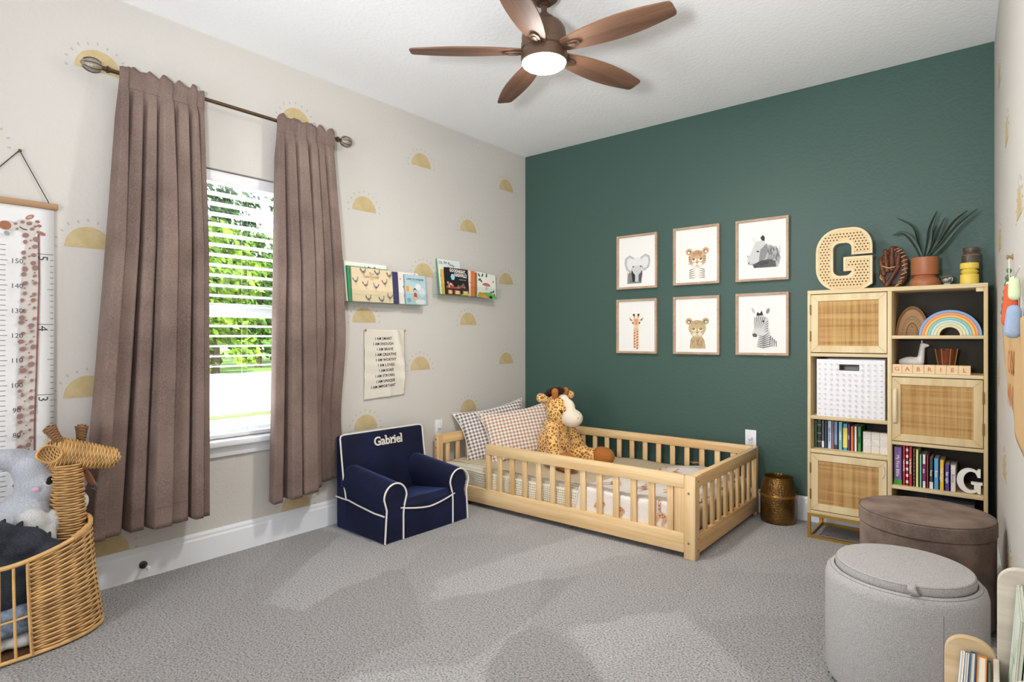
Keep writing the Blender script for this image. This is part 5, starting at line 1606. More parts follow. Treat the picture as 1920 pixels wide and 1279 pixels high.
for a in [
    (2.366, 2.376, .155, (92, 150, 108), 'thin green book first on the left bookcase shelf', None, (), ),
    (2.377, 2.399, .162, (36, 40, 38), 'black spotted book second on the left bookcase shelf', None, ((.2, .24, (150, 140, 110)), (.5, .53, (150, 140, 110)), (.8, .83, (150, 140, 110)))),
    (2.400, 2.414, .160, (92, 104, 112), 'slate grey book with white label on the left bookcase shelf', None, ((.02, .25, (226, 228, 230)),)),
    (2.415, 2.430, .158, (54, 58, 96), 'dark navy book on the left bookcase shelf', None, ()),
    (2.431, 2.454, .160, (184, 200, 222), 'pale blue lettered book on the left bookcase shelf', 'little stories', ()),
    (2.455, 2.463, .160, (224, 200, 198), 'thin pink-white book on the left bookcase shelf', None, ()),
    (2.464, 2.484, .158, (126, 142, 196), 'lavender blue book with dark foot on the left bookcase shelf', None, ((0, .16, (80, 50, 50)),)),
    (2.487, 2.508, .158, (120, 186, 186), 'teal book on the left bookcase shelf', 'bedtime', ()),
    (2.510, 2.534, .150, (60, 160, 186), 'turquoise book with yellow band on the left bookcase shelf', None, ((.1, .85, (232, 214, 110)),)),
    (2.535, 2.546, .150, (112, 76, 140), 'narrow purple lettered book on the left bookcase shelf', 'rhymes', ()),
    (2.548, 2.565, .138, (226, 108, 48), 'orange book on the left bookcase shelf', None, ()),
    (2.566, 2.581, .140, (236, 232, 216), 'white book between orange and green books on the left shelf', None, ()),
    (2.583, 2.601, .140, (52, 142, 66), 'green book beside the patterned cube blocks', None, ((.35, .6, (36, 90, 48)),))]:
    shelf_book(a[4], a[0], a[1], -0.262, zL, a[2], a[3], GL, a[5], (90, 100, 130) if a[3][0] > 150 else (236, 236, 230), a[6])
# patterned cube blocks, three by three
M_BLK = plain('white_card', (232, 226, 220), 0.7)
cols = ['left', 'middle', 'right']; rows = ['bottom', 'centre', 'top']
rr = random.Random(12)
for i in range(3):
    for j in range(3):
        s = 0.0385
        t = thing('cube_block', 'white patterned cube block, %s row, %s column of the stack on the bookcase' % (rows[j], cols[i]), 'toy block', at(2.612 + i * (s + 0.0012), -0.272, zL + j * (s + 0.0006)), 'patterned cube blocks')
        b = B(); b.box(0, s, 0, s, 0, s, 0.0012, 1); b.part('cube', M_BLK, t, smooth=False)
        F = Flat(0.0)
        k = (i + 2 * j) % 4
        for q in range(6):
            u = 0.004 + q * 0.0056
            if k == 0: F.line([(u, 0.003), (u + 0.004, s - 0.003)], 0.0012, (190, 184, 186))
            elif k == 1: F.line([(0.003, u), (s - 0.003, u)], 0.0010, (196, 186, 176))
            elif k == 2: F.ell(u + 0.002, 0.008 + (q % 3) * 0.011, 0.003, 0.003, (206, 196, 190), 0, 8)
            else: F.line([(0.003, s - u), (s - u, 0.003)], 0.0016, (110, 120, 150) if (i, j) == (2, 0) else (200, 192, 190))
        F.part('pattern', t, M=frame((0, -0.0003, 0), (1, 0, 0), (0, 0, 1)))
GR = 'books on the right side of the bookcase'
zR = 0.3685
for a in [
    (2.760, 2.797, .200, (126, 92, 164), 'thick purple book with green foot, first on the right shelf', 'My First Bible', ((0, .14, (66, 160, 52)),)),
    (2.799, 2.813, .212, (176, 30, 54), 'tall crimson lettered book on the right bookcase shelf', 'Touch and Feel', ()),
    (2.814, 2.826, .212, (196, 34, 50), 'red book with white dots on the right bookcase shelf', None, tuple((.06 + .16 * k, .13 + .16 * k, (240, 236, 230)) for k in range(6))),
    (2.827, 2.843, .208, (190, 38, 48), 'bright red lettered book beside the leopard-brown one', 'Up the Beanstalk', ()),
    (2.845, 2.856, .200, (140, 104, 60), 'thin brown patterned book on the right bookcase shelf', None, tuple((.05 + .1 * k, .09 + .1 * k, (60, 44, 30)) for k in range(9))),
    (2.857, 2.871, .198, (228, 224, 142), 'pale yellow book on the right bookcase shelf', None, ()),
    (2.873, 2.885, .172, (120, 188, 170), 'mint green book on the right bookcase shelf', None, ()),
    (2.886, 2.902, .174, (232, 226, 222), 'white book with purple lettering band on the right bookcase shelf', 'Jazzy', ((.2, .72, (120, 36, 92)),)),
    (2.903, 2.914, .174, (170, 40, 62), 'narrow raspberry book on the right bookcase shelf', None, ()),
    (2.916, 2.933, .162, (44, 74, 74), 'dark green book with white foot on the right bookcase shelf', 'Forest', ((0, .22, (228, 230, 230)),)),
    (2.935, 2.957, .160, (92, 158, 214), 'sky blue book on the right bookcase shelf', 'Boats', ()),
    (2.959, 2.979, .155, (234, 186, 50), 'yellow book on the right bookcase shelf', 'Little Digger', ()),
    (2.981, 3.002, .136, (84, 56, 144), 'short violet book on the right bookcase shelf', 'Star night', ()),
    (3.004, 3.028, .134, (228, 216, 212), 'short blush-white book next to the small white letter', 'Bunny', ())]:
    shelf_book(a[4], a[0], a[1], -0.305, zR, a[2], a[3], GR, a[5], (120, 120, 150) if a[3] == (228, 216, 212) else (238, 232, 226), a[6])
# ================================================================ letters G
def arc(cx, cy, rx, ry, a0, a1, n):
    return [(cx + rx * cos(R(a0 + (a1 - a0) * i / n)), cy + ry * sin(R(a0 + (a1 - a0) * i / n))) for i in range(n + 1)]
def blockG(o=0.0):
    """block letter G, 0.29 wide and 0.365 high; o shrinks the outline inward"""
    w, h, st = 0.29, 0.365, 0.092
    x0, x1, y0, y1 = o, w - o, o, h - o
    s = st - o
    p = [(x1, h * 0.565 + o)]
    p += arc(x1 - 0.10 + o, y1 - 0.115 + o, 0.10 - o, 0.115 - o, 0, 90, 9)
    p += arc(x0 + 0.125 - o, y1 - 0.135 + o, 0.125 - o, 0.135 - o, 90, 180, 9)
    p += arc(x0 + 0.125 - o, y0 + 0.135 - o, 0.125 - o, 0.135 - o, 180, 270, 9)
    p += [(x1 - 0.055, y0), (x1, y0 + 0.035)]
    p += [(x1, h * 0.535 - o), (w * 0.50 + o, h * 0.535 - o), (w * 0.50 + o, h * 0.31 + o), (w - st - 0.012 + o, h * 0.31 + o)]
    yb = 0.088 - o
    p += [(w - st - 0.012 + o, yb + 0.014)]
    ix0, ix1 = s, w - st + o - 0.012
    p += arc(ix1 - 0.03, yb + 0.03, 0.03, 0.03, 0, -90, 4)[1:]
    p += arc(ix0 + 0.035, yb + 0.035, 0.035, 0.035, 270, 180, 5)
    yt = h - 0.088 + o
    p += arc(ix0 + 0.035, yt - 0.035, 0.035, 0.035, 180, 90, 5)
    p += arc(ix1 - 0.03, yt - 0.03, 0.03, 0.03, 90, 0, 4)
    p += [(ix1, h * 0.565 + o)]
    return p
M_GWOOD = wood('pale_birch', (232, 210, 170), (218, 190, 146), 'X', 30, 3, 0.5, 0.04)
gl = thing('letter_g', 'large pale wooden block letter G with cane inlay on top of the bookcase', 'letter', on_back(2.358, 1.4285, -0.185))
b = B(); b.prism(blockG(0), 0.0, 0.022, bev=0.002); b.part('letter_body', M_GWOOD, gl, smooth=False)
def inside(p, poly):
    x, y = p; c = False; n = len(poly)
    for i in range(n):
        x1, y1 = poly[i]; x2, y2 = poly[i - 1]
        if (y1 > y) != (y2 > y) and x < (x2 - x1) * (y - y1) / (y2 - y1) + x1: c = not c
    return c
def edge_d(p, poly):
    d = 1e9; P = Vector(p)
    for i in range(len(poly)):
        a, c = Vector(poly[i - 1]), Vector(poly[i]); e = c - a
        t = max(0, min(1, (P - a).dot(e) / max(e.length_squared, 1e-12))); d = min(d, (P - a - e * t).length)
    return d
inn = blockG(0.014)
b = B(); b.prism(inn, 0.0221, 0.0226); b.part('cane_inlay', M_CANE_PALE if 'M_CANE_PALE' in globals() else plain('pale_cane', (222, 192, 144), 0.6, var=0.15, vscale=300), gl, smooth=False)
b = B()
outl = inn + [inn[0]]
b.tube([(x, y, 0.0235) for x, y in inn], 0.0016, 5, closed=True); b.part('inlay_edge', M_GWOOD, gl)
b = B()
i = 0
y = 0.016
while y < 0.36:
    x = 0.018 + (0.0085 if i % 2 else 0)
    while x < 0.285:
        if inside((x, y), inn) and edge_d((x, y), inn) > 0.0055:
            b.prism([(x + 0.0042 * cos(k * pi / 4), y + 0.0042 * sin(k * pi / 4)) for k in range(8)], 0.0222, 0.0229)
        x += 0.0172
    y += 0.0165; i += 1
b.part('cane_hole_discs', plain('hole_shade', (44, 40, 34), 0.9), gl, smooth=False, kind='stuff')  # dark discs painted on for the shade inside the cane holes

# small white slab-serif G on the shelf
sg = thing('letter_g', 'small white slab-serif letter G at the end of the right bookcase shelf', 'letter', on_back(3.030, 0.3686, -0.300))
def serifG():
    cx, cy, ro, ri = 0.052, 0.064, 0.060, 0.036
    p = arc(cx, cy, 0.056, 0.062, 38, 330, 26)
    inner = arc(cx + 0.004, cy, 0.032, 0.046, 330, 36, 22)
    top = [(cx + 0.056 * cos(R(38)), cy + 0.062 * sin(R(38)))]
    poly = [(0.083, 0.126), (0.096, 0.126), (0.096, 0.084), (0.084, 0.084)] 
    out = [(0.096, 0.126), (0.085, 0.126), (0.080, 0.116)] + arc(cx, cy, 0.052, 0.063, 60, 300, 24) + [(0.080, 0.012), (0.087, 0.002), (0.097, 0.002), (0.097, 0.046), (0.104, 0.048), (0.104, 0.060), (0.058, 0.060), (0.058, 0.048), (0.070, 0.046), (0.070, 0.026)]
    out += arc(cx + 0.008, cy, 0.032, 0.047, 300, 60, 22) + [(0.082, 0.090), (0.084, 0.084), (0.096, 0.084)]
    return out
b = B(); b.prism(serifG(), -0.022, 0.0, bev=0.001); b.part('letter_body', plain('white_lacquer', (236, 234, 228), 0.4), sg, smooth=False)

# ================================================================ top of the bookcase
TZ = 1.4283
# leather baseball mitt leaning on the wall
mitt = thing('baseball_mitt', 'old brown leather baseball mitt propped upright on top of the bookcase', 'baseball mitt', at(2.742, -0.165, TZ, 0) @ Matrix.Rotation(R(-9), 4, 'X'))
def leather(name, c1, c2):
    m, nt, p = new_mat(name); v = coords(nt)
    n = nd(nt, 'ShaderNodeTexNoise', Scale=22.0, Detail=6.0, Roughness=0.65); nt.links.new(v, n.inputs['Vector'])
    nt.links.new(ramp(nt, n.outputs[0], [(0.35, rgb(*c1)), (0.66, rgb(*c2))]), p.inputs['Base Color']); p.inputs['Roughness'].default_value = 0.45
    bump(nt, p, n.outputs[0], 0.35, 0.006); return m
M_LT1 = leather('brown_leather', (58, 34, 22), (120, 66, 36)); M_LT2 = leather('dark_leather', (40, 28, 24), (76, 50, 38)); M_LACE = plain('rawhide_lace', (196, 160, 112), 0.7)
ring = [(0.056 * cos(t) * (1.0 - 0.12 * sin(t)) , 0.120 + 0.112 * sin(t)) for t in [2 * pi * k / 40 for k in range(40)]]
b = B(); b.prism([(x * 0.94, z * 0.97 + 0.004) for x, z in ring], -0.010, 0.004, frame((0, 0, 0), (1, 0, 0), (0, 0, 1)))
b.part('palm', M_LT2, mitt)
b = B(); b.tube([(x, 0.0 + 0.006 * sin(3 * k), max(z, 0.014)) for k, (x, z) in enumerate(ring)], [0.013 + 0.004 * sin(k * 0.9) for k in range(40)], 10, closed=True); b.part('padded_rim', M_LT1, mitt)
for k, (x0, z0, x1, z1, r0) in enumerate(((-0.045, 0.085, -0.064, 0.175, 0.013), (-0.028, 0.105, -0.040, 0.222, 0.013), (-0.006, 0.11, -0.008, 0.236, 0.013), (0.018, 0.11, 0.028, 0.222, 0.013))):
    b = blob([((x0, -0.014, z0), (x1, -0.006, z1), r0 + 0.002, r0)], 0.006, 3); b.part('finger', M_LT1, mitt, angle=80)
b = blob([((-0.030, -0.024, 0.014), (0.008, -0.026, 0.085), 0.014, 0.012), ((0.008, -0.026, 0.085), (0.028, -0.022, 0.125), 0.012, 0.010)], 0.006, 3); b.part('thumb', M_LT1, mitt, angle=80)
b = B()
for k in range(12):
    a = -1.25 + 2.5 * k / 11
    x, z = 0.056 * cos(a), 0.120 + 0.112 * sin(a)
    b.tube([(x - 0.014, -0.010, z - 0.005), (x, -0.019, z), (x + 0.010, -0.008, z + 0.006)], 0.0030, 6)
b.tube([(-0.05, -0.022, 0.13), (-0.02, -0.028, 0.115), (0.01, -0.03, 0.12)], 0.003, 6)
b.tube([(-0.052, -0.014, 0.05), (-0.062, -0.014, 0.065), (-0.056, -0.012, 0.09)], 0.003, 6)
b.part('lacing', M_LACE, mitt)
b = B(); b.box(-0.058, 0.0, -0.03, -0.022, 0.0, 0.02, 0.002, M=Matrix.Rotation(R(-40), 4, 'Y')); b.part('wrist_strap', M_LT2, mitt)

# terracotta two-part pot with strap leaves
pt = thing('potted_plant', 'dark strap-leaf plant in a stepped terracotta pot on top of the bookcase', 'plant', at(2.888, -0.175, TZ))
M_TERRA = plain('terracotta_glaze', (164, 100, 66), 0.45, var=0.06)
b = B(); b.lathe([(0.0, 0.0), (0.062, 0.0), (0.069, 0.006), (0.072, 0.02), (0.070, 0.034), (0.060, 0.048), (0.052, 0.056), (0.050, 0.066), (0.062, 0.067), (0.0635, 0.07), (0.0635, 0.160), (0.061, 0.162), (0.057, 0.160), (0.056, 0.075), (0.0, 0.075)], 40); b.part('pot', M_TERRA, pt)
b = B(); b.lathe([(0.056, 0.148), (0.03, 0.152), (0, 0.154)], 24, cap=False); b.part('soil', plain('dark_soil', (48, 38, 30), 0.95, bmp=0.5, bscale=120), pt)
M_STRAP = plain('dark_strap_leaf', (30, 52, 42), 0.45, var=0.2, vscale=30)
def leaf(pts, w, tw):
    n = len(pts)
    P = [Vector(p) for p in pts]
    def cr(t):
        s = t * (n - 1); i = min(int(s), n - 2); f = s - i
        p0, p1, p2, p3 = P[max(i - 1, 0)], P[i], P[i + 1], P[min(i + 2, n - 1)]
        return 0.5 * ((2 * p1) + (p2 - p0) * f + (2 * p0 - 5 * p1 + 4 * p2 - p3) * f * f + (3 * p1 - p0 - 3 * p2 + p3) * f ** 3)
    def f(u, v):
        c = cr(v); d = (cr(min(v + 0.02, 1)) - cr(max(v - 0.02, 0))).normalized()
        a = tw[0] + (tw[1] - tw[0]) * v
        s = d.cross(Vector((0, 1, 0))).normalized(); q = d.cross(s)
        side = s * cos(a) + q * sin(a); nn = d.cross(side)
        wd = w * (sin(pi * min(1, 0.12 + 0.88 * v)) ** 0.6) * (1 if v < 0.98 else 0.1)
        x = (u - 0.5) * 2
        return c + side * x * wd + nn * (abs(x) ** 1.5) * wd * 0.35
    b = B(); b.grid(f, 6, 26); o = b.part('leaf', M_STRAP, pt, angle=80); solidify(o, 0.0012); return o
z0 = 0.150
for pts, w, tw in [([(-0.01, 0, z0), (-0.045, -0.01, z0 + 0.09), (-0.09, -0.02, z0 + 0.15), (-0.145, -0.03, z0 + 0.145)], 0.013, (0.3, 0.1)),
                   ([(-0.01, 0.01, z0), (-0.03, 0.01, z0 + 0.10), (-0.055, 0.02, z0 + 0.19), (-0.132, 0.03, z0 + 0.25)], 0.008, (1.0, 0.2)),
                   ([(0.0, 0, z0), (0.018, -0.01, z0 + 0.10), (0.026, -0.01, z0 + 0.17), (0.056, -0.02, z0 + 0.255)], 0.014, (0.2, 0.5)),
                   ([(0.005, 0, z0), (0.045, 0, z0 + 0.09), (0.065, 0.01, z0 + 0.15), (0.09, 0.01, z0 + 0.222)], 0.013, (0.5, 0.0)),
                   ([(0.01, 0, z0), (0.07, -0.01, z0 + 0.085), (0.125, -0.02, z0 + 0.18), (0.185, -0.03, z0 + 0.238)], 0.014, (0.2, 0.5)),
                   ([(0.012, -0.01, z0), (0.075, -0.03, z0 + 0.07), (0.14, -0.05, z0 + 0.155), (0.228, -0.07, z0 + 0.235)], 0.014, (0.3, 0.4)),
                   ([(0.0, 0.02, z0), (0.012, 0.03, z0 + 0.07), (0.03, 0.04, z0 + 0.12), (0.05, 0.045, z0 + 0.19)], 0.012, (0.8, 0.2))]:
    leaf(pts, w, tw)

# little glass globe on a foot
gg = thing('glass_globe', 'small clear glass globe on a pale foot between pot and yellow candle', 'glass ball', at(2.989, -0.25, TZ))
b = B(); b.lathe([(0, 0), (0.015, 0), (0.016, 0.006), (0.012, 0.010), (0, 0.010)], 20); b.part('foot', plain('pale_stone', (206, 196, 176), 0.6), gg)
mg, nt, p = new_mat('clear_glass'); p.inputs['Transmission Weight'].default_value = 1.0; p.inputs['Roughness'].default_value = 0.02; p.inputs['IOR'].default_value = 1.45
b = B(); b.ell((0, 0, 0.032), (0.0235, 0.0235, 0.0235), u=28, v=18); b.part('glass_ball', mg, gg)
b = B(); b.ell((-0.004, 0, 0.030), (0.009, 0.008, 0.007), u=10, v=8); b.ell((0.007, 0.002, 0.036), (0.005, 0.006, 0.005), u=10, v=8); b.part('inner_figure', plain('white_enamel', (236, 240, 238), 0.3), gg)

# yellow stepped candle and a dark jar behind it
cd = thing('candle', 'yellow stepped pillar candle on top of the bookcase', 'candle', at(3.080, -0.235, TZ))
M_WAX = plain('yellow_wax', (230, 202, 84), 0.5)
b = B(); b.lathe([(0, 0), (0.0375, 0), (0.039, 0.002), (0.039, 0.050), (0.037, 0.053), (0.0285, 0.054), (0.0385, 0.0665), (0.0285, 0.079), (0.0285, 0.081), (0.037, 0.082), (0.039, 0.085), (0.039, 0.108), (0.037, 0.111), (0.02, 0.110), (0, 0.1095)], 40); b.part('wax_body', M_WAX, cd)
b = B(); b.tube([(0, 0, 0.109), (0.001, 0, 0.114), (0.002, 0, 0.118)], 0.0012, 6); b.part('wick', plain('wick_cotton', (222, 214, 196), 0.9), cd)
jr = thing('ceramic_jar', 'dark brown glazed jar standing behind the yellow candle', 'jar', at(3.084, -0.115, TZ))
b = B(); b.lathe([(0, 0), (0.036, 0), (0.040, 0.03), (0.040, 0.158), (0.038, 0.168), (0.033, 0.176), (0.030, 0.178), (0.031, 0.184), (0.034, 0.187), (0.034, 0.202), (0.031, 0.204), (0.027, 0.203), (0.026, 0.185), (0, 0.18)], 36); b.part('jar_body', plain('brown_glaze', (86, 70, 58), 0.35, var=0.25, vscale=50), jr)
b = B(); b.tube([(0.0405 * cos(2 * pi * k / 36), 0.0405 * sin(2 * pi * k / 36), 0.163) for k in range(36)], 0.0018, 6, closed=True); b.part('jar_band', plain('tan_band', (148, 128, 104), 0.6), jr)

# ================================================================ toys in the open cubbies
PZ_ = 1.1683
pq = thing('carved_rainbow_plaque', 'carved brown wooden rainbow plaque behind the pastel rainbow stacker', 'plaque', on_back(2.832, PZ_, -0.175) @ Matrix.Rotation(R(-6), 4, 'X'))
M_PLQ = wood('toasted_wood', (196, 158, 110), (170, 130, 84), 'X', 26, 3, 0.6, 0.05)
def half_oval(rx, ry, n=24): return [(rx * cos(pi * k / n), ry * sin(pi * k / n)) for k in range(n + 1)]
b = B(); b.prism(half_oval(0.076, 0.160), 0, 0.010, bev=0.001); b.part('plaque_base', M_PLQ, pq, smooth=False)
M_PLD = plain('burnt_wood', (140, 92, 52), 0.7, var=0.15, vscale=60)
def oval_ring(r0, r1, h0, h1): return half_oval(r0, h0) + half_oval(r1, h1)[::-1]
b = B(); b.prism(oval_ring(0.074, 0.065, 0.157, 0.143), 0.010, 0.0125); b.part('arch_band', M_PLD, pq, smooth=False)
for r0, r1, h0, h1, m in ((0.047, 0.0455, 0.104, 0.101, M_PLD), (0.030, 0.0245, 0.070, 0.062, M_PLD), (0.021, 0.0195, 0.054, 0.051, M_PLD)):
    b = B(); b.prism(oval_ring(r0, r1, h0, h1), 0.010, 0.012); b.part('arch_band', m, pq, smooth=False)
b = B()
for k in range(11):
    a = R(20 + 140 * k / 10)
    b.tube([(0.0385 * cos(a) - 0.003, 0.086 * sin(a), 0.0105), (0.0385 * cos(a) + 0.003, 0.086 * sin(a) + 0.006, 0.0105)], 0.0012, 4)
for z in (0.012, 0.022, 0.030): b.tube([(-0.015, z, 0.0105), (0.015, z, 0.0105)], 0.0009, 4)
b.tube([(-0.004, 0.042, 0.0105), (0.004, 0.044, 0.0105)], 0.003, 5)
b.part('engraving', M_PLD, pq)
rs = thing('rainbow_stacker', 'pastel wooden rainbow stacker of seven nested arches', 'toy', on_back(3.001, PZ_, -0.285))
cols7 = [('blue', (126, 168, 216)), ('orange', (236, 150, 104)), ('amber', (240, 184, 92)), ('aqua', (134, 196, 196)), ('pale aqua', (196, 220, 216)), ('pale green', (218, 220, 178)), ('cream', (226, 210, 172))]
R0, H0 = 0.131, 0.131
for k, (nm, c) in enumerate(cols7):
    ro, ri = R0 - 0.0128 * k, R0 - 0.0128 * (k + 1) + 0.0009
    b = B(); b.prism(oval_ring(ro, ri, ro, ri), -0.045, 0.0, bev=0.0012); b.part('arch', plain('arch_' + nm.replace(' ', '_'), c, 0.6), rs, smooth=False)
# llama figurine, copper wire cup on the lower cubby (behind the letter blocks)
ZB = 0.9683
lf = thing('llama_figurine', 'white ceramic llama figurine behind the letter blocks', 'figurine', at(2.828, -0.20, ZB + 0.0003))
b = blob([((0.0, 0, 0.055), (0.052, 0.026, 0.030)), ((0.0, 0, 0.025), (0.045, 0.024, 0.028)), ((0.042, 0, 0.055), (0.052, 0, 0.148), 0.019, 0.013), ((0.052, 0, 0.148), (0.074, 0, 0.146), 0.013, 0.009), ((-0.045, 0, 0.055), (0.012, 0.014, 0.018))], 0.0045, 4)
for v in b.bm.verts: v.co.z = max(v.co.z, 0.0)
b.part('body', plain('white_ceramic', (230, 227, 222), 0.35), lf, angle=80)
for s in (-1, 1):
    b = B(); b.ell((0.049, s * 0.007, 0.165), (0.003, 0.0025, 0.009), u=10, v=8); b.part('ear', plain('white_ceramic', (230, 227, 222), 0.35), lf)
cw = thing('wire_cup', 'flared copper wire cup behind the letter blocks', 'cup', at(2.982, -0.16, ZB + 0.0003))
M_COP = plain('copper_wire', (184, 104, 72), 0.35, 0.7)
b = B()
for k in range(30):
    z = 0.003 + k * 0.0042; r = 0.030 + 0.020 * z / 0.128
    b.tube([(r * cos(t), r * sin(t), z) for t in [2 * pi * q / 24 for q in range(24)]], 0.0015, 5, closed=True)
b.part('wire_coils', M_COP, cw)
b = B(); b.lathe([(0, 0), (0.0285, 0), (0.0475, 0.122), (0.0462, 0.122), (0.028, 0.003), (0, 0.003)], 24); b.part('liner', plain('copper_liner', (150, 84, 62), 0.5, 0.4), cw)
for k in range(8):
    a = k * pi / 4 + 0.4
    b = B(); b.tube([(0.032 * cos(a), 0.032 * sin(a), 0.0), (0.052 * cos(a), 0.052 * sin(a), 0.128)], 0.0022, 6); b.part('rib', plain('pale_brass', (200, 176, 128), 0.4, 0.6), cw)
# name blocks
M_CUBE = plain('beech_cube', (232, 200, 156), 0.5, var=0.05, vscale=20)
M_ENG = plain('engraved_tan', (190, 120, 66), 0.7)
xs = [2.756, 2.800, 2.847, 2.8965, 2.943, 2.991, 3.039]
for i, chh in enumerate('GABRIEL'):
    w = (xs[i + 1] - xs[i] if i < 6 else 0.049) - 0.0008
    t = thing('letter_block', 'small beech cube engraved with the letter %s in the bookcase' % chh, 'toy block', at(xs[i], -0.330, ZB), 'beech letter blocks')
    b = B(); b.box(0, w, 0, 0.046, 0, 0.046, 0.0015, 2); b.part('cube', M_CUBE, t, smooth=False)
    b = B(); b.text(chh, 0.030, 0.0004, frame((w / 2, -0.0003, 0.0125), (1, 0, 0), (0, 0, 1)), off=0.0004); b.part('letter', M_ENG, t, smooth=False)

# dark object on the lowest shelf behind the ottoman
lowb = thing('storage_case', 'dark blue-grey case on the lowest bookcase shelf behind the brown ottoman', 'case', at(2.90, -0.30, KB + 0.0203))
b = B(); b.box(0, 0.20, 0, 0.20, 0, 0.12, 0.006); b.part('case_body', plain('slate_case', (70, 78, 90), 0.6), lowb)
b = B(); b.box(-0.003, 0.203, -0.003, 0.203, 0.120, 0.150, 0.004); b.part('case_lid', plain('slate_lid', (86, 94, 106), 0.6), lowb)

# ================================================================ hammered brass vessel on the floor
vz = thing('brass_vessel', 'hammered dark brass drum-shaped vessel on the carpet beside the bookcase', 'vessel', at(2.128, -0.135, 0))
m, nt, p = new_mat('hammered_brass'); v = coords(nt)
k = nd(nt, 'ShaderNodeTexVoronoi', Scale=90.0); nt.links.new(v, k.inputs['Vector'])
n = nd(nt, 'ShaderNodeTexNoise', Scale=12.0, Detail=4.0); nt.links.new(v, n.inputs['Vector'])
nt.links.new(ramp(nt, n.outputs[0], [(0.3, rgb(92, 66, 34)), (0.7, rgb(140, 106, 58))]), p.inputs['Base Color']); p.inputs['Metallic'].default_value = 0.85; p.inputs['Roughness'].default_value = 0.38
bump(nt, p, k.outputs['Distance'], 0.5, 0.004)
b = B(); b.lathe([(0, 0), (0.088, 0), (0.100, 0.008), (0.104, 0.03), (0.104, 0.165)], 48); b.part('lower_bowl', m, vz)
b = B(); b.lathe([(0.103, 0.176), (0.101, 0.20), (0.092, 0.245), (0.083, 0.276), (0.084, 0.286), (0.080, 0.286), (0.078, 0.275), (0.088, 0.24), (0.098, 0.18), (0.09, 0.02), (0, 0.02)], 48, cap=False); b.part('upper_rim', m, vz)
b = B(); b.lathe([(0.100, 0.162), (0.107, 0.164), (0.1085, 0.171), (0.107, 0.179), (0.100, 0.181)], 48, cap=False); b.part('belt', plain('bright_brass', (176, 138, 76), 0.3, 0.85), vz)
# ================================================================ ceiling fan
FX, FY = 1.598, -1.905
fan = thing('ceiling_fan', 'five-blade walnut ceiling fan with a lit round lamp', 'ceiling fan', at(FX, FY, 0))
M_FAN = plain('oil_rubbed_bronze', (98, 76, 60), 0.45, 0.55)
b = B(); b.lathe([(0.0, 2.74), (0.068, 2.74), (0.070, 2.72), (0.062, 2.690), (0.040, 2.672), (0.022, 2.668), (0, 2.668)][::-1], 40); b.part('canopy', M_FAN, fan)
b = B(); b.lathe([(0.0135, 2.60), (0.0135, 2.675)], 20); b.lathe([(0.012, 2.655), (0.021, 2.662), (0.021, 2.672), (0.012, 2.676)], 20); b.part('down_rod', M_FAN, fan)
b = B(); b.lathe([(0, 2.625), (0.022, 2.625), (0.026, 2.612), (0.044, 2.606), (0.050, 2.590), (0.078, 2.578), (0.096, 2.552), (0.1015, 2.52), (0.1015, 2.490), (0.104, 2.487), (0.104, 2.462), (0.100, 2.458), (0, 2.458)], 56); b.part('motor_housing', M_FAN, fan)
b = B(); b.lathe([(0, 2.458), (0.099, 2.458), (0.1045, 2.45), (0.1055, 2.425), (0.1035, 2.405), (0.1005, 2.402), (0.098, 2.404), (0.098, 2.42), (0, 2.42)], 56); lk = b.part('light_ring', M_FAN, fan)
md, nt, p = new_mat('lit_diffuser'); p.inputs['Base Color'].default_value = (1, 1, 1, 1)
p.inputs['Emission Color'].default_value = (1.0, 0.965, 0.92, 1); p.inputs['Emission Strength'].default_value = 290.0
b = B(); b.lathe([(0.0978, 2.4035), (0.0955, 2.394), (0.085, 2.3865), (0.06, 2.381), (0.03, 2.379), (0, 2.3785)], 40, cap=False); b.part('lamp_diffuser', md, lk)
WAL = wood('walnut_blade', (122, 88, 66), (82, 56, 42), 'X', 40, 2.2, 0.62, 0.08)
blm = None
for k in range(5):
    ang = R(3.5 + 72 * k)
    if blm is None:
        # blade outline: narrow root, belly, slightly clipped rounded tip
        out = []
        L0, L1 = 0.105, 0.608
        def hwid(s): return 0.038 + 0.034 * sin(pi * min(1, s * 0.92)) ** 0.9 - 0.006 * s
        n = 26
        up = [(L0 + (L1 - L0 - 0.012) * i / n, hwid(i / n)) for i in range(n + 1)]
        tip = [(L1 - 0.004, hwid(1) - 0.006), (L1, hwid(1) - 0.018)]
        root = [(L0 - 0.008, 0.024), (L0 - 0.006, 0.032)]
        poly = [(x, -y) for x, y in root[::1]][::1]
        pts = root + up + tip
        poly = pts + [(x, -y) for x, y in pts[::-1]]
        b = B(); b.prism(poly, -0.0035, 0.0035, bev=0.0015)
        blade_me = b.mesh('blade', True, 40); blade_me.materials.append(WAL)
        b = B()
        pr_ = [(0.090, -0.016), (0.12, -0.022), (0.165, -0.022), (0.182, -0.012), (0.187, 0), (0.182, 0.012), (0.165, 0.022), (0.12, 0.022), (0.090, 0.016)]
        b.prism(pr_, -0.012, -0.0036, bev=0.003)
        b.prism([(0.118, -0.010), (0.158, -0.011), (0.170, 0), (0.158, 0.011), (0.118, 0.010)], -0.0155, -0.0118, bev=0.0015)
        iron_me = b.mesh('blade_iron', True, 40); iron_me.materials.append(M_FAN)
        blm = True
    Mx = Matrix.Rotation(ang, 4, 'Z') @ Matrix.Translation((0, 0, 2.455)) @ Matrix.Rotation(R(-11), 4, 'X')
    o = bpy.data.objects.new('blade', blade_me); COL.objects.link(o); o.parent = fan; o.matrix_local = Mx
    i_ = bpy.data.objects.new('blade_iron', iron_me); COL.objects.link(i_); i_.parent = o
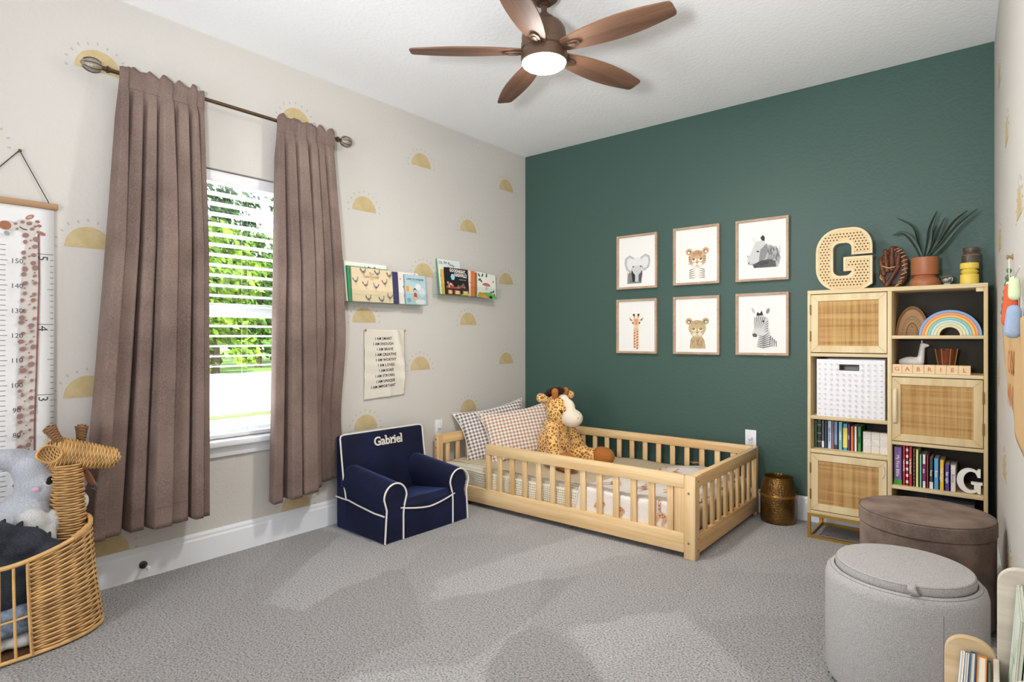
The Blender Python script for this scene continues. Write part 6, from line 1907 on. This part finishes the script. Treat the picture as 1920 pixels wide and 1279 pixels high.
# ================================================================ ottomans
def fabric(name, c1, c2, sc=320, bs=0.4, big=0.0, bsc=6, sheen=0.0):
    m, nt, p = new_mat(name); v = coords(nt)
    n = nd(nt, 'ShaderNodeTexNoise', Scale=sc, Detail=3.0, Roughness=0.7); nt.links.new(v, n.inputs['Vector'])
    f = n.outputs[0]
    if big:
        n2 = nd(nt, 'ShaderNodeTexNoise', Scale=bsc, Detail=5.0); nt.links.new(v, n2.inputs['Vector'])
        a = nd(nt, 'ShaderNodeMath', operation='MULTIPLY'); a.inputs[1].default_value = big; nt.links.new(n2.outputs[0], a.inputs[0])
        s = nd(nt, 'ShaderNodeMath', operation='MULTIPLY'); s.inputs[1].default_value = 1 - big; nt.links.new(f, s.inputs[0])
        q = nd(nt, 'ShaderNodeMath', operation='ADD'); nt.links.new(a.outputs[0], q.inputs[0]); nt.links.new(s.outputs[0], q.inputs[1]); f = q.outputs[0]
    nt.links.new(ramp(nt, f, [(0.36, rgb(*c1)), (0.62, rgb(*c2))]), p.inputs['Base Color'])
    p.inputs['Roughness'].default_value = 0.9; p.inputs['Specular IOR Level'].default_value = 0.15
    if sheen: p.inputs['Sheen Weight'].default_value = sheen; p.inputs['Sheen Roughness'].default_value = 0.35; p.inputs['Sheen Tint'].default_value = rgb(*c2)
    bump(nt, p, n.outputs[0], bs, 0.004); return m
M_OTG = fabric('grey_boucle', (150, 147, 145), (202, 199, 197), 420, 0.4)
M_OTB = fabric('brown_velour', (92, 78, 70), (148, 129, 117), 300, 0.25, 0.65, 7, 0.35)
M_DARKF = plain('dark_plinth', (40, 36, 34), 0.8)
og = thing('ottoman', 'round light grey fabric storage ottoman with a pull loop on its lid', 'ottoman', at(2.941, -1.733, 0), 'round storage ottomans')
R1 = 0.226
b = B(); b.lathe([(0, 0.012), (R1 - 0.02, 0.012), (R1 - 0.006, 0.022), (R1, 0.045), (R1, 0.345), (R1 - 0.006, 0.368), (R1 - 0.018, 0.380), (R1 - 0.027, 0.382), (R1 - 0.029, 0.372), (0, 0.372)], 72); b.part('ottoman_body', M_OTG, og)
b = B(); b.lathe([(0, 0), (R1 - 0.03, 0), (R1 - 0.03, 0.013), (0, 0.013)], 40); b.part('plinth', M_DARKF, og)
b = B(); b.lathe([(0, 0.3725), (0.188, 0.3725), (0.1945, 0.380), (0.196, 0.392), (0.194, 0.404), (0.189, 0.409), (0.12, 0.4155), (0.05, 0.418), (0, 0.4185)], 72); lid = b.part('lid', M_OTG, og)
M_SEAM = plain('grey_seam', (138, 132, 128), 0.9)
b = B(); b.tube([(0.1925 * cos(2 * pi * k / 72), 0.1925 * sin(2 * pi * k / 72), 0.4055) for k in range(72)], 0.0011, 5, closed=True); b.part('lid_seam', M_SEAM, lid)
b = B(); b.tube([((R1 - 0.016) * cos(2 * pi * k / 72), (R1 - 0.016) * sin(2 * pi * k / 72), 0.3775) for k in range(72)], 0.0013, 5, closed=True); b.part('rim_seam', M_SEAM, og)
b = B(); b.tube([(R1 * cos(R(-58)), R1 * sin(R(-58)), z) for z in (0.05, 0.15, 0.25, 0.34)], 0.001, 4); b.part('side_seam', M_SEAM, og)
a = R(-77)
dx, dy = cos(a), sin(a); tx, ty = -dy, dx
b = B()
def loop(u, v):
    t = u * pi
    r = 0.195 + 0.018 * sin(t); z = 0.378 + 0.036 * u + 0.0
    off = (v - 0.5) * 0.022 + 0.004 * sin(t * 2)
    return (dx * r + tx * off, dy * r + ty * off, z)
b.grid(loop, 18, 3); o = b.part('pull_loop', M_OTG, lid, angle=80); solidify(o, 0.0025)

ob = thing('ottoman', 'round brown velour storage ottoman in front of the bookcase', 'ottoman', at(2.952, -1.062, 0), 'round storage ottomans')
R2 = 0.236
b = B(); b.lathe([(0, 0.012), (R2 - 0.012, 0.012), (R2 - 0.004, 0.02), (R2 - 0.002, 0.04), (R2 - 0.002, 0.365), (R2 - 0.006, 0.370), (0, 0.370)], 72); b.part('ottoman_body', M_OTB, ob)
b = B(); b.lathe([(0, 0), (R2 - 0.03, 0), (R2 - 0.03, 0.013), (0, 0.013)], 40); b.part('plinth', M_DARKF, ob)
b = B(); b.lathe([(0, 0.3705), (R2 - 0.004, 0.3705), (R2 + 0.002, 0.376), (R2 + 0.002, 0.425), (R2 - 0.004, 0.433), (R2 - 0.02, 0.437), (0.12, 0.442), (0, 0.444)], 72); lid = b.part('lid', M_OTB, ob)
b = B(); b.tube([((R2 - 0.001) * cos(2 * pi * k / 72), (R2 - 0.001) * sin(2 * pi * k / 72), 0.4315) for k in range(72)], 0.0014, 5, closed=True); b.part('lid_seam', plain('brown_seam', (96, 78, 68), 0.9), lid)

# ================================================================ book rack at the right edge (stepped side panels, two tiers)
rk = thing('book_rack', 'low pale wood tiered book rack against the right wall at the photo edge', 'book rack', at(0, 0, 0))
MR = wood('whitewashed_pine', (226, 216, 200), (190, 178, 160), 'X', 40, 2, 0.5, 0.05)
MRF = wood('pale_pine', (228, 204, 166), (200, 168, 124), 'X', 36, 2, 0.5, 0.05)
YA, YB = -2.42, -2.95
def lobe(x0, x1, z0, z1, r): 
    return [(x0, z0)] + [(x1, z0)] + arc(x1 - r, z1 - r, r, r, 0, 90, 8) + arc(x0 + r, z1 - r, r, r, 90, 180, 8)
XZ = lambda y: frame((0, y, 0), (1, 0, 0), (0, 0, 1))   # outline in xz, extruded to -y
for y in (YA, YB):
    b = B(); b.prism(lobe(3.088, 3.178, 0.0, 0.503, 0.040), 0.0, 0.018, XZ(y), 0.002); b.part('front_side_panel', MRF, rk, smooth=False)
    b = B(); b.prism(lobe(3.1785, 3.255, 0.0, 0.672, 0.036), 0.0, 0.018, XZ(y), 0.002); b.part('rear_side_panel', MR, rk, smooth=False)
def rack_board(nm, x0, x1, z0, z1, m=MR):
    b = B(); b.box(x0, x1, YB, YA - 0.018, z0, z1, 0.002); b.part(nm, m, rk, smooth=False)
rack_board('front_board', 3.090, 3.100, 0.06, 0.30); rack_board('tier_board', 3.172, 3.182, 0.06, 0.475); rack_board('back_board', 3.243, 3.253, 0.06, 0.62)
rack_board('tier_floor', 3.100, 3.172, 0.20, 0.21); rack_board('tier_floor', 3.182, 3.243, 0.34, 0.35)
GRK = 'books in the slatted rack'
def rack_book(label, x, z, h, t, c, lean_, d=0.20, front=None):
    # spine side toward the back wall end; cover faces the room (-x)
    m = Matrix(((0, 1, 0, x), (-1, 0, 0, YA - 0.03), (0, 0, 1, z), (0, 0, 0, 1)))
    return book(label, m @ Matrix.Rotation(R(-lean_), 4, 'X'), d, h, t, c, front=front, group=GRK)
def fr_red(F, w, h):
    F.rect(0, w, 0, h, (240, 238, 240)); F.ell(w * 0.35, h * 0.55, 0.03, 0.04, (190, 40, 90)); F.ell(w * 0.6, h * 0.35, 0.03, 0.03, (220, 80, 70))
def fr_pale(F, w, h):
    F.rect(0, w, 0, h, (214, 222, 206))
    r = random.Random(1)
    for i in range(14): F.line([(w * r.random(), h * r.random()), (w * r.random(), h * r.random())], 0.002, (160, 176, 150))
rack_book('white book with red dots in the front tier of the rack', 3.104, 0.2105, 0.268, 0.007, (240, 238, 240), 3, front=fr_red)
rack_book('thin white book with red page edge in the rack', 3.1125, 0.2105, 0.266, 0.006, (228, 224, 222), 3)
rack_book('dark blue book in the front tier of the rack', 3.120, 0.2105, 0.272, 0.010, (54, 92, 130), 3)
rack_book('thick orange book in the front tier of the rack', 3.1315, 0.2105, 0.268, 0.016, (226, 140, 50), 3)
rack_book('dark green book in the front tier of the rack', 3.1490, 0.2105, 0.262, 0.006, (46, 72, 60), 3)
rack_book('tall pale green picture book in the rear tier of the rack', 3.190, 0.3505, 0.295, 0.008, (214, 222, 206), 4, front=fr_pale)
rack_book('white hardback book behind the pale green one in the rack', 3.2005, 0.3505, 0.285, 0.012, (232, 230, 230), 4)
rack_book('dark grey book at the back of the rear tier of the rack', 3.2145, 0.3505, 0.27, 0.010, (92, 88, 96), 3)

# ================================================================ things on the right wall
peg = thing('felt_cactus_garland', 'hanging felt garland of green, cream, red and blue shapes on a wall peg', 'garland', on_right(-1.40, 1.435))
b = B(); b.lathe([(0.010, 0), (0.010, 0.003), (0.005, 0.005), (0.005, 0.012), (0.008, 0.014), (0.008, 0.018), (0, 0.019)], 14); b.part('wall_peg', plain('wood_peg', (150, 118, 84), 0.6), peg)
b = B(); b.tube([(0, -0.004, 0.011), (0.06, -0.06, 0.014), (0.16, -0.095, 0.018), (0.33, -0.11, 0.020), (0.60, -0.09, 0.020)], 0.0018, 5)
b.part('string', plain('cream_string', (226, 220, 206), 0.9), peg)
def felt(nm, c, p, q, r0, r1):
    b = blob([(p, q, r0, r1)], 0.006, 3); b.part(nm, plain('felt_' + nm.replace(' ', '_'), c, 0.95, bmp=0.3, bscale=200), peg, angle=80)
felt('green_felt_shape', (84, 118, 80), (0.04, -0.05, 0.014), (-0.02, -0.19, 0.022), 0.010, 0.014)
felt('cream_felt_shape', (226, 224, 196), (0.12, -0.10, 0.018), (0.09, -0.225, 0.020), 0.010, 0.018)
felt('red_felt_shape', (206, 92, 56), (0.27, -0.125, 0.020), (0.27, -0.225, 0.024), 0.018, 0.022)
felt('blue_felt_shape', (150, 168, 196), (0.42, -0.20, 0.022), (0.415, -0.26, 0.024), 0.018, 0.022)
felt('pale_green_felt_shape', (206, 218, 176), (0.40, -0.11, 0.020), (0.40, -0.155, 0.020), 0.014, 0.016)
felt('grey_tassel', (176, 172, 160), (0.02, -0.225, 0.012), (0.02, -0.25, 0.012), 0.010, 0.008)
kb_ = thing('kraft_banner', 'tan paper pennant banner with orange letters on the right wall', 'banner', on_right(-1.18, 0.0))
M_KRAFT = plain('kraft_paper', (210, 172, 122), 0.8, bmp=0.15, bscale=40)
def kban(u, v):
    x = 0.85 * u
    top = 1.205 + 0.01 * sin(u * 9)
    bot = 0.97 - 0.15 * math.sin(min(1, u / 0.85) * pi / 2) ** 1.5
    if u < 0.12: x = 0.85 * u + 0.08 * (1 - v) * (1 - u / 0.12) * 1.0
    z = bot + (top - bot) * v
    return (x, z, 0.006 + 0.003 * sin(u * 14 + v * 3) + 0.012 * (1 - min(1, u / 0.1)) * v)
b = B(); b.grid(kban, 60, 20); o = b.part('paper_sheet', M_KRAFT, kb_, angle=80); solidify(o, 0.0012)
b = B()
for row, s in enumerate(('ONE', 'YEAR')): pass
b.text('ON', 0.115, 0.0002, Matrix.Translation((0.15, 1.035, 0)), align='LEFT', off=0.001, squeeze=1.5)
b.text('NN', 0.105, 0.0002, Matrix.Translation((0.15, 0.925, 0)), align='LEFT', off=0.001, squeeze=1.5)
for v in b.bm.verts:
    v.co.z += 0.0112
b.part('lettering', plain('rust_orange', (198, 120, 62), 0.8), kb_, smooth=False)
b = B()
for x in (0.06, 0.45): b.tube([(x - 0.012, 1.18, 0.013), (x + 0.012, 1.18, 0.013)], 0.002, 5)
b.part('stitch', plain('dark_stitch', (70, 52, 40), 0.8), kb_)
# ================================================================ wicker giraffe basket
M_WICK = plain('rattan', (196, 154, 98), 0.5, var=0.28, vscale=14, bmp=0.15, bscale=120)
M_WICKD = plain('rattan_dark', (134, 98, 64), 0.6, var=0.25, vscale=20)
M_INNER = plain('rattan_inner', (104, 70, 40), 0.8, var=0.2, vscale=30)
M_ROD = plain('rattan_rod', (204, 162, 102), 0.45, var=0.15, vscale=18)
bk = thing('giraffe_basket', 'woven rattan giraffe basket holding soft toys at the left photo edge', 'basket', at(0.0, 0.0, 0))
def weave(name, surf, u0, u1, rows, waves, amp, r, mat, parent, closed=False, per=8, inner=True, seg=4):
    """woven strands: row k follows the surface at constant v, over and under the stakes; surf(u, v) -> (point, outward normal)"""
    b = B(); t = bmesh.new()
    n = int(waves * per)
    for k in range(rows):
        v = (k + 0.5) / rows
        ring = []
        for i in range(n + (0 if closed else 1)):
            u = u0 + (u1 - u0) * i / n
            p, nn = surf(u, v)
            a = amp * cos(pi * waves * i / n + (pi if k % 2 else 0))
            ring.append((p + nn * a, nn))
        prev = None; first = None
        m = len(ring)
        for i in range(m):
            p, nn = ring[i]
            q = ring[(i + 1) % m][0] if (closed or i < m - 1) else p + (p - ring[i - 1][0])
            o_ = ring[i - 1][0] if (closed or i > 0) else p - (q - p)
            d = (q - o_)
            d = d.normalized() if d.length > 1e-9 else Vector((1, 0, 0))
            s = d.cross(nn); s = s.normalized() if s.length > 1e-9 else Vector((0, 0, 1))
            g = s.cross(d)
            cur = [t.verts.new(p + (s * cos(2 * pi * j / seg) + g * sin(2 * pi * j / seg)) * r) for j in range(seg)]
            if prev:
                for j in range(seg): t.faces.new((prev[j], prev[(j + 1) % seg], cur[(j + 1) % seg], cur[j]))
            else: first = cur
            prev = cur
        if closed:
            for j in range(seg): t.faces.new((prev[j], prev[(j + 1) % seg], first[(j + 1) % seg], first[j]))
    bmesh.ops.recalc_face_normals(t, faces=t.faces)
    b.add(t)
    o = b.part(name, mat, parent, angle=80, kind='stuff')
    if inner:
        b2 = B()
        nu, nv = max(24, int(waves * 4)), max(8, rows // 2)
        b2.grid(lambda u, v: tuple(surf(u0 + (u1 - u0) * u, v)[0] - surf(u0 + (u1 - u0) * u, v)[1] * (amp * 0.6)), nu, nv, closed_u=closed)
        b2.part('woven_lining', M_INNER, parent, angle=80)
    return o
def num_normal(pt, u, v, out):
    e = 1e-3
    a = Vector(pt(u + e, v)) - Vector(pt(u - e, v)); c = Vector(pt(u, min(v + e, 1))) - Vector(pt(u, max(v - e, 0)))
    n = a.cross(c)
    n = n.normalized() if n.length > 1e-12 else Vector(out)
    return n if n.dot(Vector(out)) >= 0 else -n
BCX, BCY = 0.290, -3.585
def outline(th, v):
    """rounded-box plan, flaring to the base; th = 0 points to +y (the giraffe's chest)"""
    fl = 1.0 + 0.13 * (1 - v) ** 1.4
    ax, ay = 0.178 * fl, 0.292 * fl
    c, s = cos(th), sin(th)
    k = 2.6
    rr_ = (abs(c) ** k + abs(s) ** k) ** (-1 / k)
    return BCX + ax * rr_ * s, BCY + ay * rr_ * c
def rim_z(th):
    c = max(0, cos(th))
    return 0.335 + 0.085 * c ** 1.5
def body(th, v):
    x, y = outline(th, v)
    return (x, y, 0.012 + (rim_z(th) - 0.012) * v)
def surf_body(u, v):
    p = Vector(body(u, v)); out = Vector((p.x - BCX, (p.y - BCY) * 0.6, 0))
    return p, num_normal(body, u, v, out)
TH = 1.36
weave('woven_chest', surf_body, -TH, TH, 38, 14, 0.0040, 0.0043, M_WICK, bk)
for th in (-TH, TH):
    b = B(); b.tube([surf_body(th, v / 12)[0] for v in range(13)], 0.006, 8); b.part('edge_rod', M_ROD, bk)
    b = B()
    for q in range(70):
        v = (q + 0.5) / 70; p, n = surf_body(th, v)
        b.tube([p + Vector((0.0072 * cos(w), 0, 0.0072 * 0 + 0.0)) + n * 0.0072 * sin(w) for w in [2 * pi * z / 8 for z in range(8)]], 0.0022, 4, closed=True)
    b.part('edge_wrap', M_WICK, bk, kind='stuff')
    
def rail(v, r, th0, th1, n, name, mat, dz=0.0):
    b = B(); b.tube([Vector(body(th0 + (th1 - th0) * i / n, v)) + Vector((0, 0, dz)) for i in range(n + 1)], r, 10); return b.part(name, mat, bk)
rail(1.0, 0.0085, 0, 2 * pi, 72, 'rim_rod', M_ROD, 0.004)
rail(0.0, 0.007, 0, 2 * pi, 72, 'base_rod', M_ROD)
rail(0.42, 0.004, TH, 2 * pi - TH, 40, 'middle_rod', M_ROD)
ns = 26
for i in range(1, ns):
    th = TH + (2 * pi - 2 * TH) * i / ns
    b = B(); b.tube([surf_body(th, v / 8)[0] for v in range(9)], 0.0048, 8); b.part('upright_rod', M_ROD, bk)
b = B()
for i in range(16):                              # wrapped binding on the rim near the neck
    th = 0.55 + 0.30 * i / 15
    p = Vector(body(th, 1)) + Vector((0, 0, 0.004)); q = Vector(body(th + 0.01, 1)) - Vector(body(th - 0.01, 1)); q.normalize()
    s = q.cross(Vector((0, 0, 1))).normalized(); w = s.cross(q)
    b.tube([p + s * 0.0105 * cos(a) + w * 0.0105 * sin(a) for a in [2 * pi * z / 10 for z in range(10)]], 0.0032, 5, closed=True)
b.part('rim_binding', M_WICK, bk, kind='stuff')
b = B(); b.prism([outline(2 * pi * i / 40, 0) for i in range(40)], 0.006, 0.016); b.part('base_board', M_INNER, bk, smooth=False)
# neck: oval tube rising from the chest, leaning back slightly
NX, NY = 0.272, -3.355
def neckp(u, v):
    a = 2 * pi * u
    s = 1.0 - 0.10 * v + 0.12 * max(0, 0.2 - v) / 0.2
    return (NX + 0.064 * s * cos(a), NY + 0.004 + 0.056 * s * sin(a) - 0.012 * v, 0.345 + 0.305 * v)
def neck_s(u, v):
    p = Vector(neckp(u, v)); return p, num_normal(neckp, u, v, p - Vector((NX, NY, p.z)))
weave('woven_neck', neck_s, 0, 1, 30, 8, 0.0034, 0.0042, M_WICK, bk, closed=True)
# head: from the nape forward to the muzzle (pointing to +y and slightly to the room)
HO = Vector((0.262, -3.432, 0.705)); HDIR = Vector((0.10, 1.0, -0.26)).normalized(); HL = 0.262
HS = HDIR.cross(Vector((0, 0, 1))).normalized(); HU = HS.cross(HDIR)
def headp(u, v):
    a = 2 * pi * u
    r = 0.070 * (1 - 0.44 * v ** 0.8) * min(1.0, (v / 0.12 + 0.02)) ** 0.5 * (min(1, (1 - v) / 0.10 + 0.02)) ** 0.5
    ry = r * (1.0 if v < 0.6 else 1.0 - 0.1 * (v - 0.6))
    c = HO + HDIR * HL * v - HU * 0.020 * sin(pi * v) * 0
    return tuple(c + HS * r * 0.92 * cos(a) + HU * ry * sin(a))
def head_s(u, v):
    p = Vector(headp(u, v)); c = HO + HDIR * HL * v; return p, num_normal(headp, u, v, p - c)
weave('woven_head', head_s, 0, 1, 40, 9, 0.0019, 0.0034, M_WICK, bk, closed=True)
def leafear(name, c, d, up, L, Wd):
    d = Vector(d).normalized(); up = Vector(up); s = d.cross(up).normalized(); n = s.cross(d)
    def pt(u, v):
        w = Wd * sin(pi * min(1, v * 0.93 + 0.04)) ** 0.7
        x = (u - 0.5) * 2
        return tuple(Vector(c) + d * L * v + s * x * w - n * (0.010 * (1 - x * x) * sin(pi * v)))
    def sf(u, v): return Vector(pt(u, v)), n
    weave(name, sf, 0, 1, 15, 5, 0.0018, 0.0031, M_WICK, bk)
    b = B(); b.tube([pt(0, v / 14) for v in range(15)] + [pt(1, 1 - v / 14) for v in range(15)], 0.0042, 6, closed=True); b.part('ear_rim', M_ROD, bk)
leafear('ear', HO + HDIR * 0.045 + HS * 0.060 + HU * 0.012, (0.55, -0.9, 0.02), (0.8, 0.5, 0.3), 0.105, 0.034)
leafear('ear', HO + HDIR * 0.045 - HS * 0.060 + HU * 0.012, (-0.98, -0.1, 0.0), (0.1, 0.9, 0.3), 0.09, 0.030)
for s, dl, fw_, ln_ in ((1, 0.0, 0.035, 0.95), (-1, 0.0, 0.115, 0.20)):
    c = HO + HDIR * fw_ + HU * 0.046 + HS * s * 0.026
    ax = (HU * 1.0 - HDIR * ln_ + HS * s * 0.06).normalized(); sx = ax.orthogonal().normalized(); sy = ax.cross(sx)
    def hp(u, v, c=c, ax=ax, sx=sx, sy=sy):
        a = 2 * pi * u; r = (0.0145 + 0.010 * v ** 2) * (1 if v < 0.93 else max(0.02, (1 - v) / 0.07))
        return tuple(c + ax * 0.075 * v + (sx * cos(a) + sy * sin(a)) * r)
    def hs(u, v, c=c, ax=ax, hp=hp):
        p = Vector(hp(u, v)); return p, num_normal(hp, u, v, p - (c + ax * 0.075 * v))
    weave('woven_horn', hs, 0, 1, 13, 6, 0.0018, 0.0030, M_WICKD, bk, closed=True)

# ================================================================ soft toys inside
M_EL = fabric('grey_plush', (160, 162, 170), (186, 188, 196), 200, 0.15)
M_EL2 = fabric('light_grey_plush', (178, 178, 178), (206, 205, 204), 200, 0.15)
el = thing('elephant_plush', 'pale grey elephant soft toy with raised trunk sitting in the giraffe basket', 'soft toy', at(0.20, -3.47, 0.0))
b = blob([((0.0, 0.035, 0.575), (0.095, 0.080, 0.092)), ((0.0, 0.015, 0.63), (0.080, 0.070, 0.075)), ((-0.01, -0.03, 0.672), (0.0, -0.14, 0.695), 0.048, 0.034), ((0.0, -0.14, 0.690), (0.01, -0.22, 0.74), 0.036, 0.032),
          ((0.0, -0.01, 0.43), (0.105, 0.105, 0.12)), ((0.05, -0.09, 0.43), (0.06, 0.055, 0.06)), ((0.0, 0.09, 0.50), (0.05, 0.05, 0.07))], 0.009, 8)
b.part('body', M_EL, el, angle=80)
b = blob([((0.095, -0.01, 0.435), (0.042, 0.056, 0.062)), ((0.085, 0.065, 0.425), (0.030, 0.030, 0.055)), ((0.11, 0.02, 0.365), (0.030, 0.05, 0.06))], 0.008, 6); b.part('foot', M_EL2, el, angle=80)
b = blob([((-0.02, 0.135, 0.56), (0.030, 0.075, 0.085)), ((0.0, 0.15, 0.46), (0.02, 0.045, 0.07))], 0.008, 5); b.part('ear', M_EL2, el, angle=80)
def surf_pt(o, target, frm, lift=0.001):
    return None
eb_ = B(); Me = frame((0.0865, 0.052, 0.590), (-0.45, 0.89, 0), (0, 0, 1)); eb_.ell((0, 0, 0), (0.0165, 0.0175, 0.006), u=16, v=10); eb_.bm.transform(Me); eb_.part('eye', plain('glossy_black', (16, 14, 14), 0.1), el)
eb_ = B(); eb_.tube([(0.024 * cos(t) - 0.001, 0.017 * sin(t) * 1.0, 0.0) for t in [pi * 1.05 + k * pi * 1.3 / 12 for k in range(13)]], 0.0028, 6); eb_.bm.transform(Me); eb_.part('eyelid_stitch', plain('stitch_white', (224, 222, 224), 0.8), el)
eb_ = B(); eb_.ell((0.003, 0.006, 0.0058), (0.004, 0.004, 0.0016), u=10, v=6); eb_.bm.transform(Me); eb_.part('eye_glint', plain('stitch_white', (224, 222, 224), 0.8), el)
eb_ = B(); Mc = frame((0.098, 0.004, 0.566), (-0.03, 1, 0), (0, 0, 1)); eb_.ell((0, 0, 0), (0.012, 0.009, 0.003), u=14, v=8); eb_.bm.transform(Mc); eb_.part('pink_cheek', plain('pink_felt', (214, 168, 184), 0.9), el, label='round pink cheek patch')

dk_ = thing('dragon_plush', 'dark charcoal velvet soft toy with small spikes in the giraffe basket', 'soft toy', at(0.35, -3.56, 0.0))
M_DK = fabric('charcoal_velvet', (34, 36, 42), (64, 68, 76), 160, 0.15, 0.6, 9, 0.4)
b = blob([((0.0, 0.02, 0.385), (0.085, 0.105, 0.062)), ((0.0, -0.06, 0.42), (0.09, 0.10, 0.065)), ((0.015, 0.10, 0.345), (0.060, 0.07, 0.042)), ((0.02, -0.13, 0.40), (0.07, 0.08, 0.06)), ((0.0, 0.0, 0.31), (0.08, 0.15, 0.07)), ((0.01, -0.02, 0.22), (0.075, 0.17, 0.12))], 0.009, 6)
b.part('body', M_DK, dk_, angle=80)
for y, z in ((-0.06, 0.486), (-0.01, 0.470), (0.04, 0.450), (0.085, 0.420), (0.125, 0.388)):
    b = B(); b.lathe([(0.013, -0.010), (0.011, 0.0), (0.004, 0.013), (0, 0.016)], 10, Matrix.Translation((-0.015, y, z)) @ Matrix.Rotation(R(-30), 4, 'X')); b.part('spike', M_DK, dk_)
jn = thing('folded_denim_cloth', 'faded blue checked cloth bundled in the bottom of the giraffe basket', 'cloth', at(0.31, -3.56, 0.0))
M_JN = fabric('faded_denim', (86, 100, 118), (150, 164, 182), 90, 0.3, 0.5, 16)
b = blob([((0.09, -0.02, 0.105), (0.07, 0.15, 0.035)), ((0.095, 0.02, 0.155), (0.06, 0.12, 0.028)), ((0.08, -0.12, 0.16), (0.07, 0.09, 0.03)), ((0.0, 0.0, 0.10), (0.12, 0.18, 0.06))], 0.009, 4)
for v in b.bm.verts: v.co += Vector((0, 0, 0.008 * noise.noise(v.co * 22)))
b.part('cloth', M_JN, jn, angle=80)
wt = thing('white_plush', 'white and grey soft toy lying at the base of the giraffe basket', 'soft toy', at(0.37, -3.56, 0.0))
b = blob([((0.03, 0.04, 0.048), (0.05, 0.07, 0.030)), ((0.03, -0.07, 0.048), (0.05, 0.08, 0.030))], 0.008, 4); b.part('body', plain('white_fleece', (222, 218, 216), 0.95, bmp=0.3, bscale=200), wt, angle=80)
dn = thing('donkey_plush', 'grey furry soft toy with a pink-lined ear peeking out behind the wicker giraffe neck', 'soft toy', at(0.175, -3.30, 0.0))
M_DON = fabric('grey_fur', (92, 94, 100), (150, 150, 154), 160, 0.5)
b = blob([((0.0, -0.02, 0.50), (0.050, 0.042, 0.10)), ((0.01, -0.03, 0.40), (0.055, 0.05, 0.07))], 0.008, 4); b.part('body', M_DON, dn, angle=80)
b = B(); b.grid(lambda u, v: (0.03 + 0.02 * (u - 0.5), 0.016 + 0.035 * v + 0.01 * (u - 0.5), 0.60 - 0.075 * v + 0.02 * (u - 0.5) * sin(pi * v)), 4, 10); o = b.part('ear', plain('pink_ear_lining', (206, 146, 116), 0.9), dn); solidify(o, 0.008)
b = B(); rr = random.Random(7)
for k in range(90):
    c = Vector((0.03 + rr.gauss(0, 0.006), 0.050 + rr.gauss(0, 0.003), 0.527 + rr.gauss(0, 0.006)))
    d = Vector((rr.gauss(0, 0.6), rr.gauss(0.4, 0.6), rr.gauss(-0.2, 0.6))).normalized()
    b.tube([c, c + d * 0.016], [0.0018, 0.0004], 4)
b.part('ear_tuft', M_DON, dn, kind='stuff')
b = blob([((0.012, 0.004, 0.465), (0.030, 0.034, 0.042))], 0.008, 3); b.part('cream_muzzle', plain('cream_fleece', (222, 216, 208), 0.95), dn, angle=80)
